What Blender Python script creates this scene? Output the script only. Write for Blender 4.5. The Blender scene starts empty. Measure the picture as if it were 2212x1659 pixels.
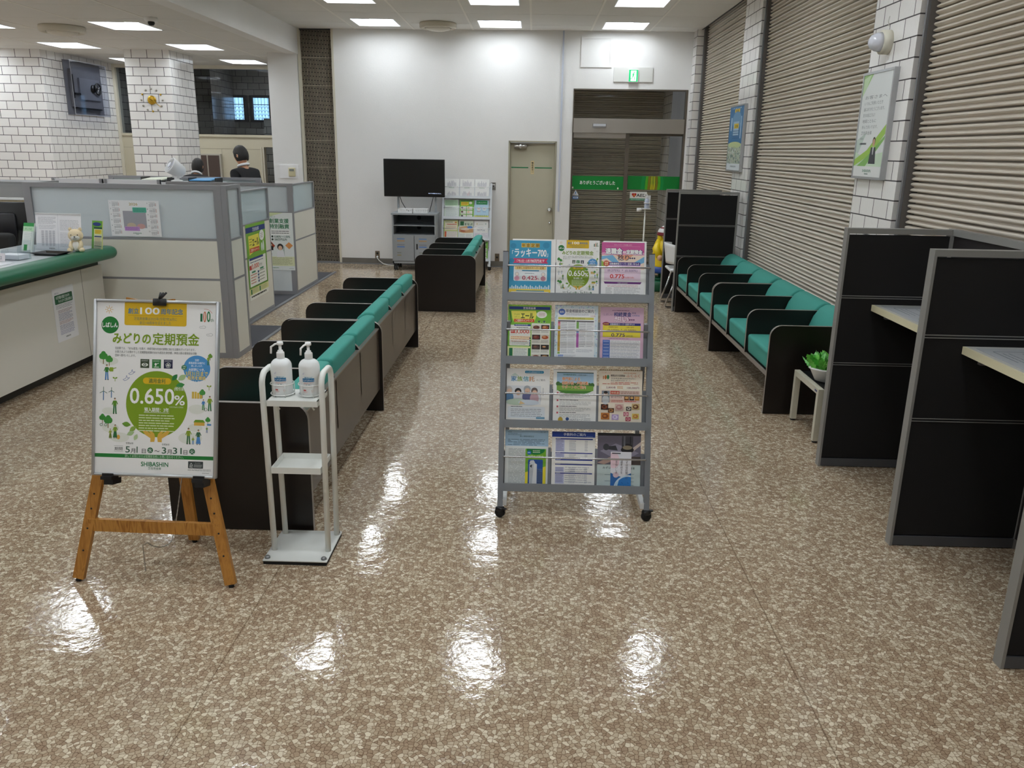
import bpy, bmesh, math, random
from mathutils import Vector, Matrix, Euler
random.seed(7)
PI = math.pi
SC = bpy.context.scene
COL = SC.collection

# ------------------------------------------------------------------ camera
FPX, CXP, CYP = 1770.0, 1106.0, 829.5
def _u(v): return Vector(v).normalized()
_up = -_u((1000-CXP, 7035-CYP, FPX))
_fw = Vector((1155-CXP, 322-CYP, FPX)); _fw = (_fw-_fw.dot(_up)*_up).normalized()
_rt = _fw.cross(_up)
if _rt.x < 0: _rt = -_rt
# rows = world axes expressed in camera (right, down, forward)
right = Vector((_rt[0], _fw[0], _up[0])); down = Vector((_rt[1], _fw[1], _up[1])); fwd = Vector((_rt[2], _fw[2], _up[2]))
cam = bpy.data.cameras.new('camera'); camo = bpy.data.objects.new('camera', cam); COL.objects.link(camo)
cam.sensor_width = 36.0; cam.sensor_fit = 'HORIZONTAL'; cam.lens = FPX*36.0/2212.0; cam.clip_end = 80; cam.clip_start = 0.05
CAM_H = 1.72
camo.matrix_world = Matrix(((right.x, -down.x, -fwd.x, 0), (right.y, -down.y, -fwd.y, 0), (right.z, -down.z, -fwd.z, CAM_H), (0, 0, 0, 1)))
SC.camera = camo
# ------------------------------------------------------------------ world, exposure
w = bpy.data.worlds.new('world'); SC.world = w; w.use_nodes = True
w.node_tree.nodes['Background'].inputs[0].default_value = (.8, .85, .9, 1)
w.node_tree.nodes['Background'].inputs[1].default_value = 0.15
SC.view_settings.view_transform = 'Standard'; SC.view_settings.look = 'None'
SC.view_settings.exposure = 0.52; SC.view_settings.gamma = 1.0; SC.view_settings.use_curve_mapping = False
SC.cycles.use_denoising = True
SC.cycles.max_bounces = 8; SC.cycles.diffuse_bounces = 5; SC.cycles.glossy_bounces = 4; SC.cycles.transparent_max_bounces = 12
SC.cycles.sample_clamp_indirect = 6.0
SC.cycles.caustics_reflective = False; SC.cycles.caustics_refractive = False
LAMP = 15.0        # radiance of the ceiling lamps

# ------------------------------------------------------------------ materials
def lin(h):
    h = h.lstrip('#'); o = []
    for i in (0, 2, 4):
        c = int(h[i:i+2], 16)/255
        o.append(c/12.92 if c <= .04045 else ((c+.055)/1.055)**2.4)
    return o
_mc = {}
def mat(name, col, rough=.5, metal=0.0, noise=0.0, nscale=20, bump=0.0, bscale=60, spec=.5, emit=0, emitcol=None, coat=0, alpha=None):
    if name in _mc: return _mc[name]
    m = bpy.data.materials.new(name); m.use_nodes = True; nt = m.node_tree; b = nt.nodes['Principled BSDF']
    c = lin(col) if isinstance(col, str) else list(col)
    b.inputs['Base Color'].default_value = (*c, 1); b.inputs['Roughness'].default_value = rough
    b.inputs['Metallic'].default_value = metal; b.inputs['Specular IOR Level'].default_value = spec
    if coat: b.inputs['Coat Weight'].default_value = coat; b.inputs['Coat Roughness'].default_value = .1
    if emit:
        b.inputs['Emission Color'].default_value = (*(lin(emitcol) if emitcol else c), 1); b.inputs['Emission Strength'].default_value = emit
    if noise or bump:
        tc = nt.nodes.new('ShaderNodeTexCoord'); nz = nt.nodes.new('ShaderNodeTexNoise')
        nz.inputs['Scale'].default_value = nscale; nz.inputs['Detail'].default_value = 4
        nt.links.new(tc.outputs['Object'], nz.inputs['Vector'])
        if noise:
            mx = nt.nodes.new('ShaderNodeMix'); mx.data_type = 'RGBA'
            mx.inputs[6].default_value = (*[x*(1-noise) for x in c], 1); mx.inputs[7].default_value = (*[min(1, x*(1+noise)) for x in c], 1)
            nt.links.new(nz.outputs['Fac'], mx.inputs[0]); nt.links.new(mx.outputs[2], b.inputs['Base Color'])
        if bump:
            n2 = nt.nodes.new('ShaderNodeTexNoise'); n2.inputs['Scale'].default_value = bscale; n2.inputs['Detail'].default_value = 3
            nt.links.new(tc.outputs['Object'], n2.inputs['Vector'])
            bp = nt.nodes.new('ShaderNodeBump'); bp.inputs['Strength'].default_value = bump; bp.inputs['Distance'].default_value = .01
            nt.links.new(n2.outputs['Fac'], bp.inputs['Height']); nt.links.new(bp.outputs['Normal'], b.inputs['Normal'])
    _mc[name] = m
    return m
INKGAIN = .92
def ink(h):
    k = 'ink_'+h.lstrip('#')
    return mat(k, [min(.88, c*INKGAIN) for c in lin(h)], rough=.45, spec=.4)
def glassmat(name, tint, gloss_rough=.02, frost=0.0, fac=None):
    if name in _mc: return _mc[name]
    m = bpy.data.materials.new(name); m.use_nodes = True; nt = m.node_tree
    for n in list(nt.nodes):
        if n.type != 'OUTPUT_MATERIAL': nt.nodes.remove(n)
    out = [n for n in nt.nodes if n.type == 'OUTPUT_MATERIAL'][0]
    t = nt.nodes.new('ShaderNodeBsdfTransparent'); t.inputs[0].default_value = (*tint, 1)
    g = nt.nodes.new('ShaderNodeBsdfGlossy'); g.inputs['Roughness'].default_value = gloss_rough
    f = nt.nodes.new('ShaderNodeFresnel'); f.inputs['IOR'].default_value = 1.5
    mx = nt.nodes.new('ShaderNodeMixShader'); ge = nt.nodes.new('ShaderNodeNewGeometry'); sb = nt.nodes.new('ShaderNodeMath'); sb.operation = 'MULTIPLY_ADD'; sb.inputs[1].default_value = -1.0; sb.inputs[2].default_value = 1.0
    mm = nt.nodes.new('ShaderNodeMath'); mm.operation = 'MULTIPLY'; nt.links.new(ge.outputs['Backfacing'], sb.inputs[0]); nt.links.new(f.outputs[0], mm.inputs[0]); nt.links.new(sb.outputs[0], mm.inputs[1]); nt.links.new(mm.outputs[0], mx.inputs[0])
    base = t
    if frost:
        d = nt.nodes.new('ShaderNodeBsdfTranslucent'); d.inputs[0].default_value = (.8, .84, .86, 1)
        d2 = nt.nodes.new('ShaderNodeBsdfDiffuse'); d2.inputs[0].default_value = (.72, .76, .78, 1)
        ma = nt.nodes.new('ShaderNodeMixShader'); ma.inputs[0].default_value = .5
        nt.links.new(d.outputs[0], ma.inputs[1]); nt.links.new(d2.outputs[0], ma.inputs[2])
        mb_ = nt.nodes.new('ShaderNodeMixShader'); mb_.inputs[0].default_value = frost
        nt.links.new(t.outputs[0], mb_.inputs[1]); nt.links.new(ma.outputs[0], mb_.inputs[2]); base = mb_
    nt.links.new(base.outputs[0], mx.inputs[1]); nt.links.new(g.outputs[0], mx.inputs[2]); nt.links.new(mx.outputs[0], out.inputs[0])
    _mc[name] = m
    return m

# ------------------------------------------------------------------ mesh builder
I4 = Matrix.Identity(4)
class MB:
    def __init__(s): s.v = []; s.f = []; s.fm = []; s.sm = []; s.mats = []; s.uv = {}
    def mi(s, m):
        if m not in s.mats: s.mats.append(m)
        return s.mats.index(m)
    def add(s, vs, fs, m, smooth=False, M=None, uvs=None):
        o = len(s.v); k = None if isinstance(m, list) else s.mi(m)
        s.v += [tuple(M @ Vector(p)) if M is not None else tuple(p) for p in vs]
        for i, f in enumerate(fs):
            if uvs: s.uv[len(s.f)] = uvs[i]
            s.f.append(tuple(o+j for j in f)); s.fm.append(s.mi(m[i]) if k is None else k); s.sm.append(smooth)
        return s
    def box(s, x0, x1, y0, y1, z0, z1, m, M=None):
        vs = [(x0,y0,z0),(x1,y0,z0),(x1,y1,z0),(x0,y1,z0),(x0,y0,z1),(x1,y0,z1),(x1,y1,z1),(x0,y1,z1)]
        return s.add(vs, [(0,3,2,1),(4,5,6,7),(0,1,5,4),(1,2,6,5),(2,3,7,6),(3,0,4,7)], m, M=M)
    def rbox(s, x0, x1, y0, y1, z0, z1, r, m, seg=2, M=None, smooth=True):
        bm = bmesh.new(); bmesh.ops.create_cube(bm, size=1)
        for v in bm.verts: v.co = Vector(((x0+x1)/2+v.co.x*(x1-x0), (y0+y1)/2+v.co.y*(y1-y0), (z0+z1)/2+v.co.z*(z1-z0)))
        bmesh.ops.bevel(bm, geom=bm.edges[:], offset=r, segments=seg, affect='EDGES', profile=.5)
        s.bm(bm, m, smooth, M); return s
    def bm(s, bm, m, smooth=True, M=None):
        bm.verts.index_update()
        s.add([v.co.copy() for v in bm.verts], [[v.index for v in f.verts] for f in bm.faces], m, smooth, M); bm.free()
    def tube(s, pts, r, m, n=10, closed=False, caps=True, M=None, smooth=True):
        pts = [Vector(p) for p in pts]; N = len(pts); rs = r if isinstance(r, (list, tuple)) else [r]*N
        vs = []; fs = []; prev = None
        for i, p in enumerate(pts):
            a = pts[i-1] if (i > 0 or closed) else p; b = pts[(i+1) % N] if (i < N-1 or closed) else p
            t = (b-a).normalized()
            if prev is None:
                x = t.cross(Vector((0, 0, 1)))
                if x.length < .05: x = t.cross(Vector((1, 0, 0)))
            else: x = prev-prev.dot(t)*t
            x.normalize(); prev = x; y = t.cross(x)
            for k in range(n):
                an = 2*PI*k/n; vs.append(p+rs[i]*(math.cos(an)*x+math.sin(an)*y))
        L = N if closed else N-1
        for i in range(L):
            for k in range(n):
                a = i*n+k; b = i*n+(k+1) % n; c = ((i+1) % N)*n+(k+1) % n; d = ((i+1) % N)*n+k
                fs.append((a, b, c, d))
        if caps and not closed:
            fs.append(tuple(range(n-1, -1, -1))); fs.append(tuple((N-1)*n+k for k in range(n)))
        return s.add(vs, fs, m, smooth, M)
    def bar(s, a, b, wx, wy, m, up=(0, 0, 1), M=None):
        a = Vector(a); b = Vector(b); t = (b-a).normalized(); x = t.cross(Vector(up))
        if x.length < .01: x = Vector((1, 0, 0))
        x.normalize(); y = t.cross(x).normalized()
        vs = []
        for p in (a, b):
            for i, j in ((-1,-1),(1,-1),(1,1),(-1,1)): vs.append(p+x*i*wx/2+y*j*wy/2)
        return s.add(vs, [(3,2,1,0),(4,5,6,7),(0,1,5,4),(1,2,6,5),(2,3,7,6),(3,0,4,7)], m, M=M)
    def lathe(s, prof, m, n=20, M=None, smooth=True, caps=True):
        vs = []; fs = []
        for r, z in prof:
            for k in range(n): vs.append((r*math.cos(2*PI*k/n), r*math.sin(2*PI*k/n), z))
        for i in range(len(prof)-1):
            for k in range(n): fs.append((i*n+k, i*n+(k+1) % n, (i+1)*n+(k+1) % n, (i+1)*n+k))
        if caps:
            fs.append(tuple(range(n-1, -1, -1))); fs.append(tuple((len(prof)-1)*n+k for k in range(n)))
        return s.add(vs, fs, m, smooth, M)
    def prism(s, poly, h0, h1, m, me=None, M=None, smooth=False):
        # poly in local XY, extruded along local Z
        n = len(poly); vs = [(x, y, h0) for x, y in poly]+[(x, y, h1) for x, y in poly]
        s.add(vs, [tuple(range(n-1, -1, -1)), tuple(range(n, 2*n))], m, False, M)
        s.add(vs, [(i, (i+1) % n, n+(i+1) % n, n+i) for i in range(n)], me or m, smooth, M)
        return s
    def ball(s, c, r, m, seg=16, ring=10, M=None):
        r = r if isinstance(r, (tuple, list)) else (r, r, r); vs = []; fs = []
        for i in range(ring+1):
            th = PI*i/ring
            for k in range(seg):
                a = 2*PI*k/seg; vs.append((c[0]+r[0]*math.sin(th)*math.cos(a), c[1]+r[1]*math.sin(th)*math.sin(a), c[2]+r[2]*math.cos(th)))
        for i in range(ring):
            for k in range(seg): fs.append((i*seg+k, (i+1)*seg+k, (i+1)*seg+(k+1) % seg, i*seg+(k+1) % seg))
        return s.add(vs, fs, m, True, M)
    def build(s, name, parent=None, local=False, M=None):
        me = bpy.data.meshes.new(name); vs = s.v
        if M is not None: pass
        elif parent is not None and not local:
            inv = WM[parent].inverted(); vs = [tuple(inv @ Vector(p)) for p in vs]
        me.from_pydata(vs, [], s.f)
        for mm in s.mats: me.materials.append(mm)
        me.polygons.foreach_set('material_index', s.fm); me.polygons.foreach_set('use_smooth', s.sm)
        if s.uv:
            ul = me.uv_layers.new(name='uv')
            for fi, uvs in s.uv.items():
                for li, q in zip(me.polygons[fi].loop_indices, uvs): ul.data[li].uv = q
        me.update()
        o = bpy.data.objects.new(name, me); COL.objects.link(o)
        if parent is not None: o.parent = parent; WM[o] = WM[parent]
        else:
            WM[o] = M if M is not None else I4
            if M is not None: o.matrix_world = M
        return o
WM = {}
def T(x, y, z): return Matrix.Translation((x, y, z))
def RZ(a): return Matrix.Rotation(a, 4, 'Z')
def RX(a): return Matrix.Rotation(a, 4, 'X')
def RY(a): return Matrix.Rotation(a, 4, 'Y')
def frame(o, u, v):
    u = Vector(u).normalized(); v = Vector(v); v = (v-v.dot(u)*u).normalized(); n = u.cross(v)
    return Matrix(((u.x, v.x, n.x, o[0]), (u.y, v.y, n.y, o[1]), (u.z, v.z, n.z, o[2]), (0, 0, 0, 1)))
def thing(name, label, cat, M=None, loc=None, rz=0, group=None):
    o = bpy.data.objects.new(name, None); COL.objects.link(o); o.empty_display_size = .05
    if M is None: M = T(*(loc or (0, 0, 0))) @ RZ(rz)
    o.matrix_world = M; WM[o] = M.copy()
    return tag(o, label, cat, group)
def tag(o, label, cat, group=None):
    o['label'] = label; o['category'] = cat
    if group: o['group'] = group
    return o
def struct(o): o['kind'] = 'structure'; return o
def plab(o, label): o['label'] = label; return o
def origin_to(o, p):
    # put a parentless mesh's origin at p (mesh given in world coordinates)
    o.data.transform(T(-p[0], -p[1], -p[2])); o.matrix_world = T(*p); WM[o] = T(*p); return o
def copy_tree(root, M, label, group=None):
    r = root.copy(); COL.objects.link(r); r.matrix_world = M; WM[r] = M.copy(); r['label'] = label
    if group: r['group'] = group
    def rec(a, b):
        for ch in list(a.children):
            c = ch.copy(); COL.objects.link(c); c.parent = b; WM[c] = M.copy(); rec(ch, c)
    rec(root, r)
    return r

# ------------------------------------------------------------------ lettering and print
_gl = {}
def glyphs(txt, bold):
    k = (txt, bold)
    if k not in _gl:
        cu = bpy.data.curves.new('lettering', 'FONT'); cu.body = txt; cu.offset = bold; cu.resolution_u = 3
        o = bpy.data.objects.new('lettering', cu)
        me = o.to_mesh()
        vs = [(v.co.x, v.co.y) for v in me.vertices]; fs = [tuple(p.vertices) for p in me.polygons]
        o.to_mesh_clear(); bpy.data.objects.remove(o); bpy.data.curves.remove(cu)
        _gl[k] = (vs, fs)
    return _gl[k]
LV = .00018
class Sheet(MB):
    """flat printed sheet: draw in picture units (x right, y down), built as one mesh, local x right, y up, z out"""
    def __init__(s, w, h, pw, ph, base='#f4f4f2', thick=.001, back=None):
        super().__init__(); s.w = w; s.h = h; s.kx = w/pw; s.ky = h/ph; s.ph = ph; s.pw = pw; s.q = 0
        if base: s.box(0, w, 0, h, -thick, 0, ink(base))
    def P(s, x, y, lv): return (x*s.kx, s.h-y*s.ky, lv*LV+(s.q % 12)*1.3e-5)
    def poly(s, pts, c, lv=1):
        for ax, lim, sg in ((0, 0, 1), (0, s.pw, -1), (1, 0, 1), (1, s.ph, -1)):     # trim at the edge of the paper
            if all((p[ax]-lim)*sg >= -1e-6 for p in pts): continue
            out = []
            for p, q in zip(pts, pts[1:]+pts[:1]):
                a, b = (p[ax]-lim)*sg, (q[ax]-lim)*sg
                if a >= 0: out.append(p)
                if (a < 0) != (b < 0): k = a/(a-b); out.append((p[0]+(q[0]-p[0])*k, p[1]+(q[1]-p[1])*k))
            pts = out
            if len(pts) < 3: return s
        s.q += 1
        return s.add([s.P(x, y, lv) for x, y in pts], [tuple(range(len(pts)-1, -1, -1))], ink(c) if isinstance(c, str) else c)
    def rect(s, x0, y0, x1, y1, c, lv=1): return s.poly([(x0, y0), (x1, y0), (x1, y1), (x0, y1)], c, lv)
    def rrect(s, x0, y0, x1, y1, r, c, lv=1, n=5):
        p = []
        for cx, cy, a0 in ((x1-r, y0+r, -PI/2), (x1-r, y1-r, 0), (x0+r, y1-r, PI/2), (x0+r, y0+r, PI)):
            for i in range(n+1):
                a = a0+PI/2*i/n; p.append((cx+r*math.cos(a), cy+r*math.sin(a)))
        return s.poly(p, c, lv)
    def ell(s, cx, cy, rx, ry, c, lv=1, n=28, rot=0):
        p = []
        for i in range(n):
            a = 2*PI*i/n; x = rx*math.cos(a); y = ry*math.sin(a); p.append((cx+x*math.cos(rot)-y*math.sin(rot), cy+x*math.sin(rot)+y*math.cos(rot)))
        return s.poly(p, c, lv)
    def line(s, pts, wd, c, lv=1):
        for (x0, y0), (x1, y1) in zip(pts, pts[1:]):
            d = math.hypot(x1-x0, y1-y0) or 1; nx = -(y1-y0)/d*wd/2; ny = (x1-x0)/d*wd/2
            s.poly([(x0+nx, y0+ny), (x0-nx, y0-ny), (x1-nx, y1-ny), (x1+nx, y1+ny)][::-1], c, lv)
        return s
    def ring(s, cx, cy, r0, r1, c, lv=1, a0=0, a1=2*PI, n=24):
        for i in range(n):
            a = a0+(a1-a0)*i/n; b = a0+(a1-a0)*(i+1)/n
            s.poly([(cx+r0*math.cos(a), cy+r0*math.sin(a)), (cx+r1*math.cos(a), cy+r1*math.sin(a)), (cx+r1*math.cos(b), cy+r1*math.sin(b)), (cx+r0*math.cos(b), cy+r0*math.sin(b))], c, lv)
        return s
    def text(s, t, x, y, size, c, al='l', bold=.012, fit=None, lv=2, vert=False):
        """y = baseline for horizontal text; size = glyph height in picture units"""
        m = ink(c) if isinstance(c, str) else c
        if vert:
            for i, ch in enumerate(t): s.text(ch, x, y+size*(i+.85), size, c, 'c', bold, None, lv)
            return s
        vs, fs = glyphs(t, 0)
        if not vs: return s
        x0 = min(v[0] for v in vs); x1 = max(v[0] for v in vs); sx = size
        if fit: sx = fit/max(1e-6, x1-x0)
        wd = (x1-x0)*sx; ox = x-(0 if al == 'l' else wd/2 if al == 'c' else wd)
        st = [(0, 0)] if bold < .012 else [(bold*.8*math.cos(i*PI/2+.785), bold*.8*math.sin(i*PI/2+.785)) for i in range(4)]     # heavier lettering: strokes laid side by side
        if bold > .045: st = [(bold*.8*math.cos(i*PI/4), bold*.8*math.sin(i*PI/4)) for i in range(8)]
        for dx, dy in st:
            s.q += 1; s.add([s.P(ox+(a-x0)*sx+dx*size, y-(b+dy)*size, lv) for a, b in vs], fs, m)
        return s
    def greek(s, x0, y0, x1, n, dy, c, hgt=None, lv=1, rag=.25, seed=1):
        """lines of print too small to read"""
        rr = random.Random(seed*97+int(x0)+int(y0)); hgt = (hgt or dy*.45)*.72
        for i in range(n):
            y = y0+i*dy; x = x0; end = x1-(rr.random()*rag*(x1-x0) if i % 3 == 2 or n == 1 else rr.random()*.04*(x1-x0))
            while x < end:
                wd = (x1-x0)*rr.uniform(.05, .22); e = min(end, x+wd)
                s.rect(x, y, e, y+hgt, c, lv); x = e+(x1-x0)*.018
        return s
# ================================================================== SETTING
def nodes(name):
    m = bpy.data.materials.new(name); m.use_nodes = True; nt = m.node_tree
    return m, nt, nt.nodes['Principled BSDF']
def N(nt, t, **kw):
    n = nt.nodes.new(t)
    for k, v in kw.items():
        if k.startswith('_'): setattr(n, k[1:], v)
        else: n.inputs[k.replace('~', ' ')].default_value = v
    return n
def ramp(nt, src, stops):
    r = nt.nodes.new('ShaderNodeValToRGB'); e = r.color_ramp.elements
    while len(e) < len(stops): e.new(.5)
    for i, (p, c) in enumerate(stops): e[i].position = p; e[i].color = (*c, 1) if len(c) == 3 else c
    nt.links.new(src, r.inputs[0]); return r
# floor: speckled glossy vinyl
def mat_floor():
    m, nt, b = nodes('speckled_vinyl'); L = nt.links.new
    tc = N(nt, 'ShaderNodeTexCoord'); nz = N(nt, 'ShaderNodeTexNoise', Scale=60.0, Detail=2.0)
    mx = N(nt, 'ShaderNodeMix', _data_type='RGBA', _blend_type='ADD'); mx.inputs[0].default_value = .012
    L(tc.outputs['Object'], nz.inputs['Vector']); L(tc.outputs['Object'], mx.inputs[6]); L(nz.outputs['Color'], mx.inputs[7])
    v1 = N(nt, 'ShaderNodeTexVoronoi', Scale=70.0, _voronoi_dimensions='2D'); v2 = N(nt, 'ShaderNodeTexVoronoi', Scale=70.0, _feature='DISTANCE_TO_EDGE', _voronoi_dimensions='2D')
    L(mx.outputs[2], v1.inputs['Vector']); L(mx.outputs[2], v2.inputs['Vector'])
    sp = N(nt, 'ShaderNodeSeparateColor'); L(v1.outputs['Color'], sp.inputs[0])
    r = ramp(nt, sp.outputs[0], [(0, lin('#a08a75')), (.3, lin('#b19c85')), (.6, lin('#bfae97')), (.85, lin('#d6cab4')), (1, lin('#e6dcc8'))])
    e = ramp(nt, v2.outputs['Distance'], [(.0, (.42, .36, .32)), (.045, (.52, .46, .42)), (.11, (1, 1, 1))])
    mu = N(nt, 'ShaderNodeMix', _data_type='RGBA', _blend_type='MULTIPLY'); mu.inputs[0].default_value = 1
    L(r.outputs[0], mu.inputs[6]); L(e.outputs[0], mu.inputs[7])
    big = N(nt, 'ShaderNodeTexNoise', Scale=1.6, Detail=5.0); L(tc.outputs['Object'], big.inputs['Vector'])
    bg = ramp(nt, big.outputs['Fac'], [(.3, (.86, .82, .78)), (.7, (1, .99, .97))])
    m2 = N(nt, 'ShaderNodeMix', _data_type='RGBA', _blend_type='MULTIPLY'); m2.inputs[0].default_value = 1
    L(mu.outputs[2], m2.inputs[6]); L(bg.outputs[0], m2.inputs[7])
    sx = N(nt, 'ShaderNodeSeparateXYZ'); L(tc.outputs['Object'], sx.inputs[0])      # seams between the vinyl sheets
    o1 = N(nt, 'ShaderNodeMath', _operation='ADD'); o1.inputs[1].default_value = 1.041; L(sx.outputs[0], o1.inputs[0])
    o2 = N(nt, 'ShaderNodeMath', _operation='PINGPONG'); o2.inputs[1].default_value = .99; L(o1.outputs[0], o2.inputs[0])
    sm = ramp(nt, o2.outputs[0], [(0, (.45, .4, .36)), (.0016, (.5, .45, .4)), (.0024, (1, 1, 1))])
    m3 = N(nt, 'ShaderNodeMix', _data_type='RGBA', _blend_type='MULTIPLY'); m3.inputs[0].default_value = 1
    L(m2.outputs[2], m3.inputs[6]); L(sm.outputs[0], m3.inputs[7]); L(m3.outputs[2], b.inputs['Base Color'])
    b.inputs['Roughness'].default_value = .075; b.inputs['Specular IOR Level'].default_value = .5
    n1 = N(nt, 'ShaderNodeTexNoise', Scale=24.0, Detail=3.0, Roughness=.55); n2 = N(nt, 'ShaderNodeTexNoise', Scale=3.2, Detail=2.0)
    L(tc.outputs['Object'], n1.inputs['Vector']); L(tc.outputs['Object'], n2.inputs['Vector'])
    b1 = N(nt, 'ShaderNodeBump', Strength=.2, Distance=.005); b2 = N(nt, 'ShaderNodeBump', Strength=.07, Distance=.05)
    L(n1.outputs['Fac'], b1.inputs['Height']); L(n2.outputs['Fac'], b2.inputs['Height']); L(b2.outputs['Normal'], b1.inputs['Normal']); L(b1.outputs['Normal'], b.inputs['Normal'])
    return m
def mat_tile(name, c1, c2, mortar, bw=.226, rh=.121, rough=.16):
    m, nt, b = nodes(name); L = nt.links.new
    uv = N(nt, 'ShaderNodeUVMap'); br = N(nt, 'ShaderNodeTexBrick', Scale=1.0)
    br.inputs['Mortar Size'].default_value = .0042; br.inputs['Mortar Smooth'].default_value = .1; br.inputs['Bias'].default_value = 0
    br.inputs['Brick Width'].default_value = bw; br.inputs['Row Height'].default_value = rh
    br.inputs['Color1'].default_value = (*lin(c1), 1); br.inputs['Color2'].default_value = (*lin(c2), 1); br.inputs['Mortar'].default_value = (*lin(mortar), 1)
    L(uv.outputs[0], br.inputs['Vector']); L(br.outputs['Color'], b.inputs['Base Color'])
    rr = ramp(nt, br.outputs['Fac'], [(0, (rough,)*3), (1, (.8,)*3)]); L(rr.outputs[0], b.inputs['Roughness'])
    nz = N(nt, 'ShaderNodeTexNoise', Scale=38.0, Detail=2.0); tc = N(nt, 'ShaderNodeTexCoord'); L(tc.outputs['Object'], nz.inputs['Vector'])
    bp = N(nt, 'ShaderNodeBump', Strength=.12, Distance=.006); L(nz.outputs['Fac'], bp.inputs['Height'])
    bp2 = N(nt, 'ShaderNodeBump', Strength=.6, Distance=.004, _invert=True); L(br.outputs['Fac'], bp2.inputs['Height']); L(bp.outputs['Normal'], bp2.inputs['Normal']); L(bp2.outputs['Normal'], b.inputs['Normal'])
    return m
def mat_mesh():
    # expanded-metal lattice: tall staggered slots
    m, nt, b = nodes('expanded_metal'); L = nt.links.new
    uv = N(nt, 'ShaderNodeUVMap'); br = N(nt, 'ShaderNodeTexBrick', Scale=1.0)
    mp = N(nt, 'ShaderNodeMapping'); mp.inputs['Rotation'].default_value = (0, 0, PI/2+.06); L(uv.outputs[0], mp.inputs['Vector'])
    br.inputs['Mortar Size'].default_value = .0055; br.inputs['Mortar Smooth'].default_value = .2; br.inputs['Brick Width'].default_value = .11; br.inputs['Row Height'].default_value = .022
    br.inputs['Color1'].default_value = (*lin('#9a8f7d'), 1); br.inputs['Color2'].default_value = (*lin('#857b6c'), 1); br.inputs['Mortar'].default_value = (*lin('#1c1815'), 1)
    L(mp.outputs[0], br.inputs['Vector']); L(br.outputs['Color'], b.inputs['Base Color']); b.inputs['Roughness'].default_value = .6
    bp = N(nt, 'ShaderNodeBump', Strength=.5, Distance=.004, _invert=True); L(br.outputs['Fac'], bp.inputs['Height']); L(bp.outputs['Normal'], b.inputs['Normal'])
    return m
def mat_shutter(name, light, dark):
    m, nt, b = nodes(name); L = nt.links.new
    tc = N(nt, 'ShaderNodeTexCoord'); mp = N(nt, 'ShaderNodeMapping'); mp.inputs['Scale'].default_value = (1, 1.6, 9)
    L(tc.outputs['Object'], mp.inputs['Vector']); nz = N(nt, 'ShaderNodeTexNoise', Scale=1.6, Detail=6.0, Roughness=.7); L(mp.outputs[0], nz.inputs['Vector'])
    r = ramp(nt, nz.outputs['Fac'], [(.0, lin(dark)), (.26, lin(dark)), (.285, lin(light)), (.6, lin(light)), (1, [c*.95 for c in lin(light)])])
    L(r.outputs[0], b.inputs['Base Color']); b.inputs['Roughness'].default_value = .42
    return m
M_WALL = mat('wall_paint', '#ecebea', .75, noise=.02, nscale=4, bump=.15, bscale=90)
M_CEIL = mat('ceiling_board', '#e2e0dc', .9, noise=.03, nscale=3)
M_BAR = mat('ceiling_bar', '#efece6', .7)
M_TILE = mat_tile('white_brick_tile', '#f6f4f2', '#efecea', '#4d4a4b')
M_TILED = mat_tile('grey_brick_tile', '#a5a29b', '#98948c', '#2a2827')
M_ALU = mat('brushed_aluminium', '#a3a3a6', .42, .55, noise=.04, nscale=8)
M_ALUD = mat('grey_frame', '#7f8084', .5, .2)
M_STEEL = mat('stainless', '#b4afa8', .28, .85, noise=.05, nscale=3)
M_CHROME = mat('chrome', '#d8d8da', .12, 1.0)
M_BLACK = mat('black_plastic', '#141416', .4)
M_RUB = mat('black_rubber', '#101011', .7)
M_WHT = mat('white_plastic', '#ececec', .35)
M_CREAM = mat('cream_trim', '#d9d3c2', .5)

CZ, OZ = 3.355, 3.02                 # hall ceiling, office ceiling
WY = lambda x: 12.622-.035*(x+2.9)   # back wall line
WA = math.atan(-.035)
def wallM(x, z, out=0.0):            # frame on the back wall: x along, y up, z towards the room
    return frame((x+math.sin(WA)*out, WY(x)-out*math.cos(WA), z), (math.cos(WA), math.sin(WA), 0), (0, 0, 1))

fl = MB(); fl.add([(-9.2, -3.2, 0), (4.2, -3.2, 0), (4.2, 17.2, 0), (-9.2, 17.2, 0)], [(0, 1, 2, 3)], mat_floor()); struct(fl.build('floor'))

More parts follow.
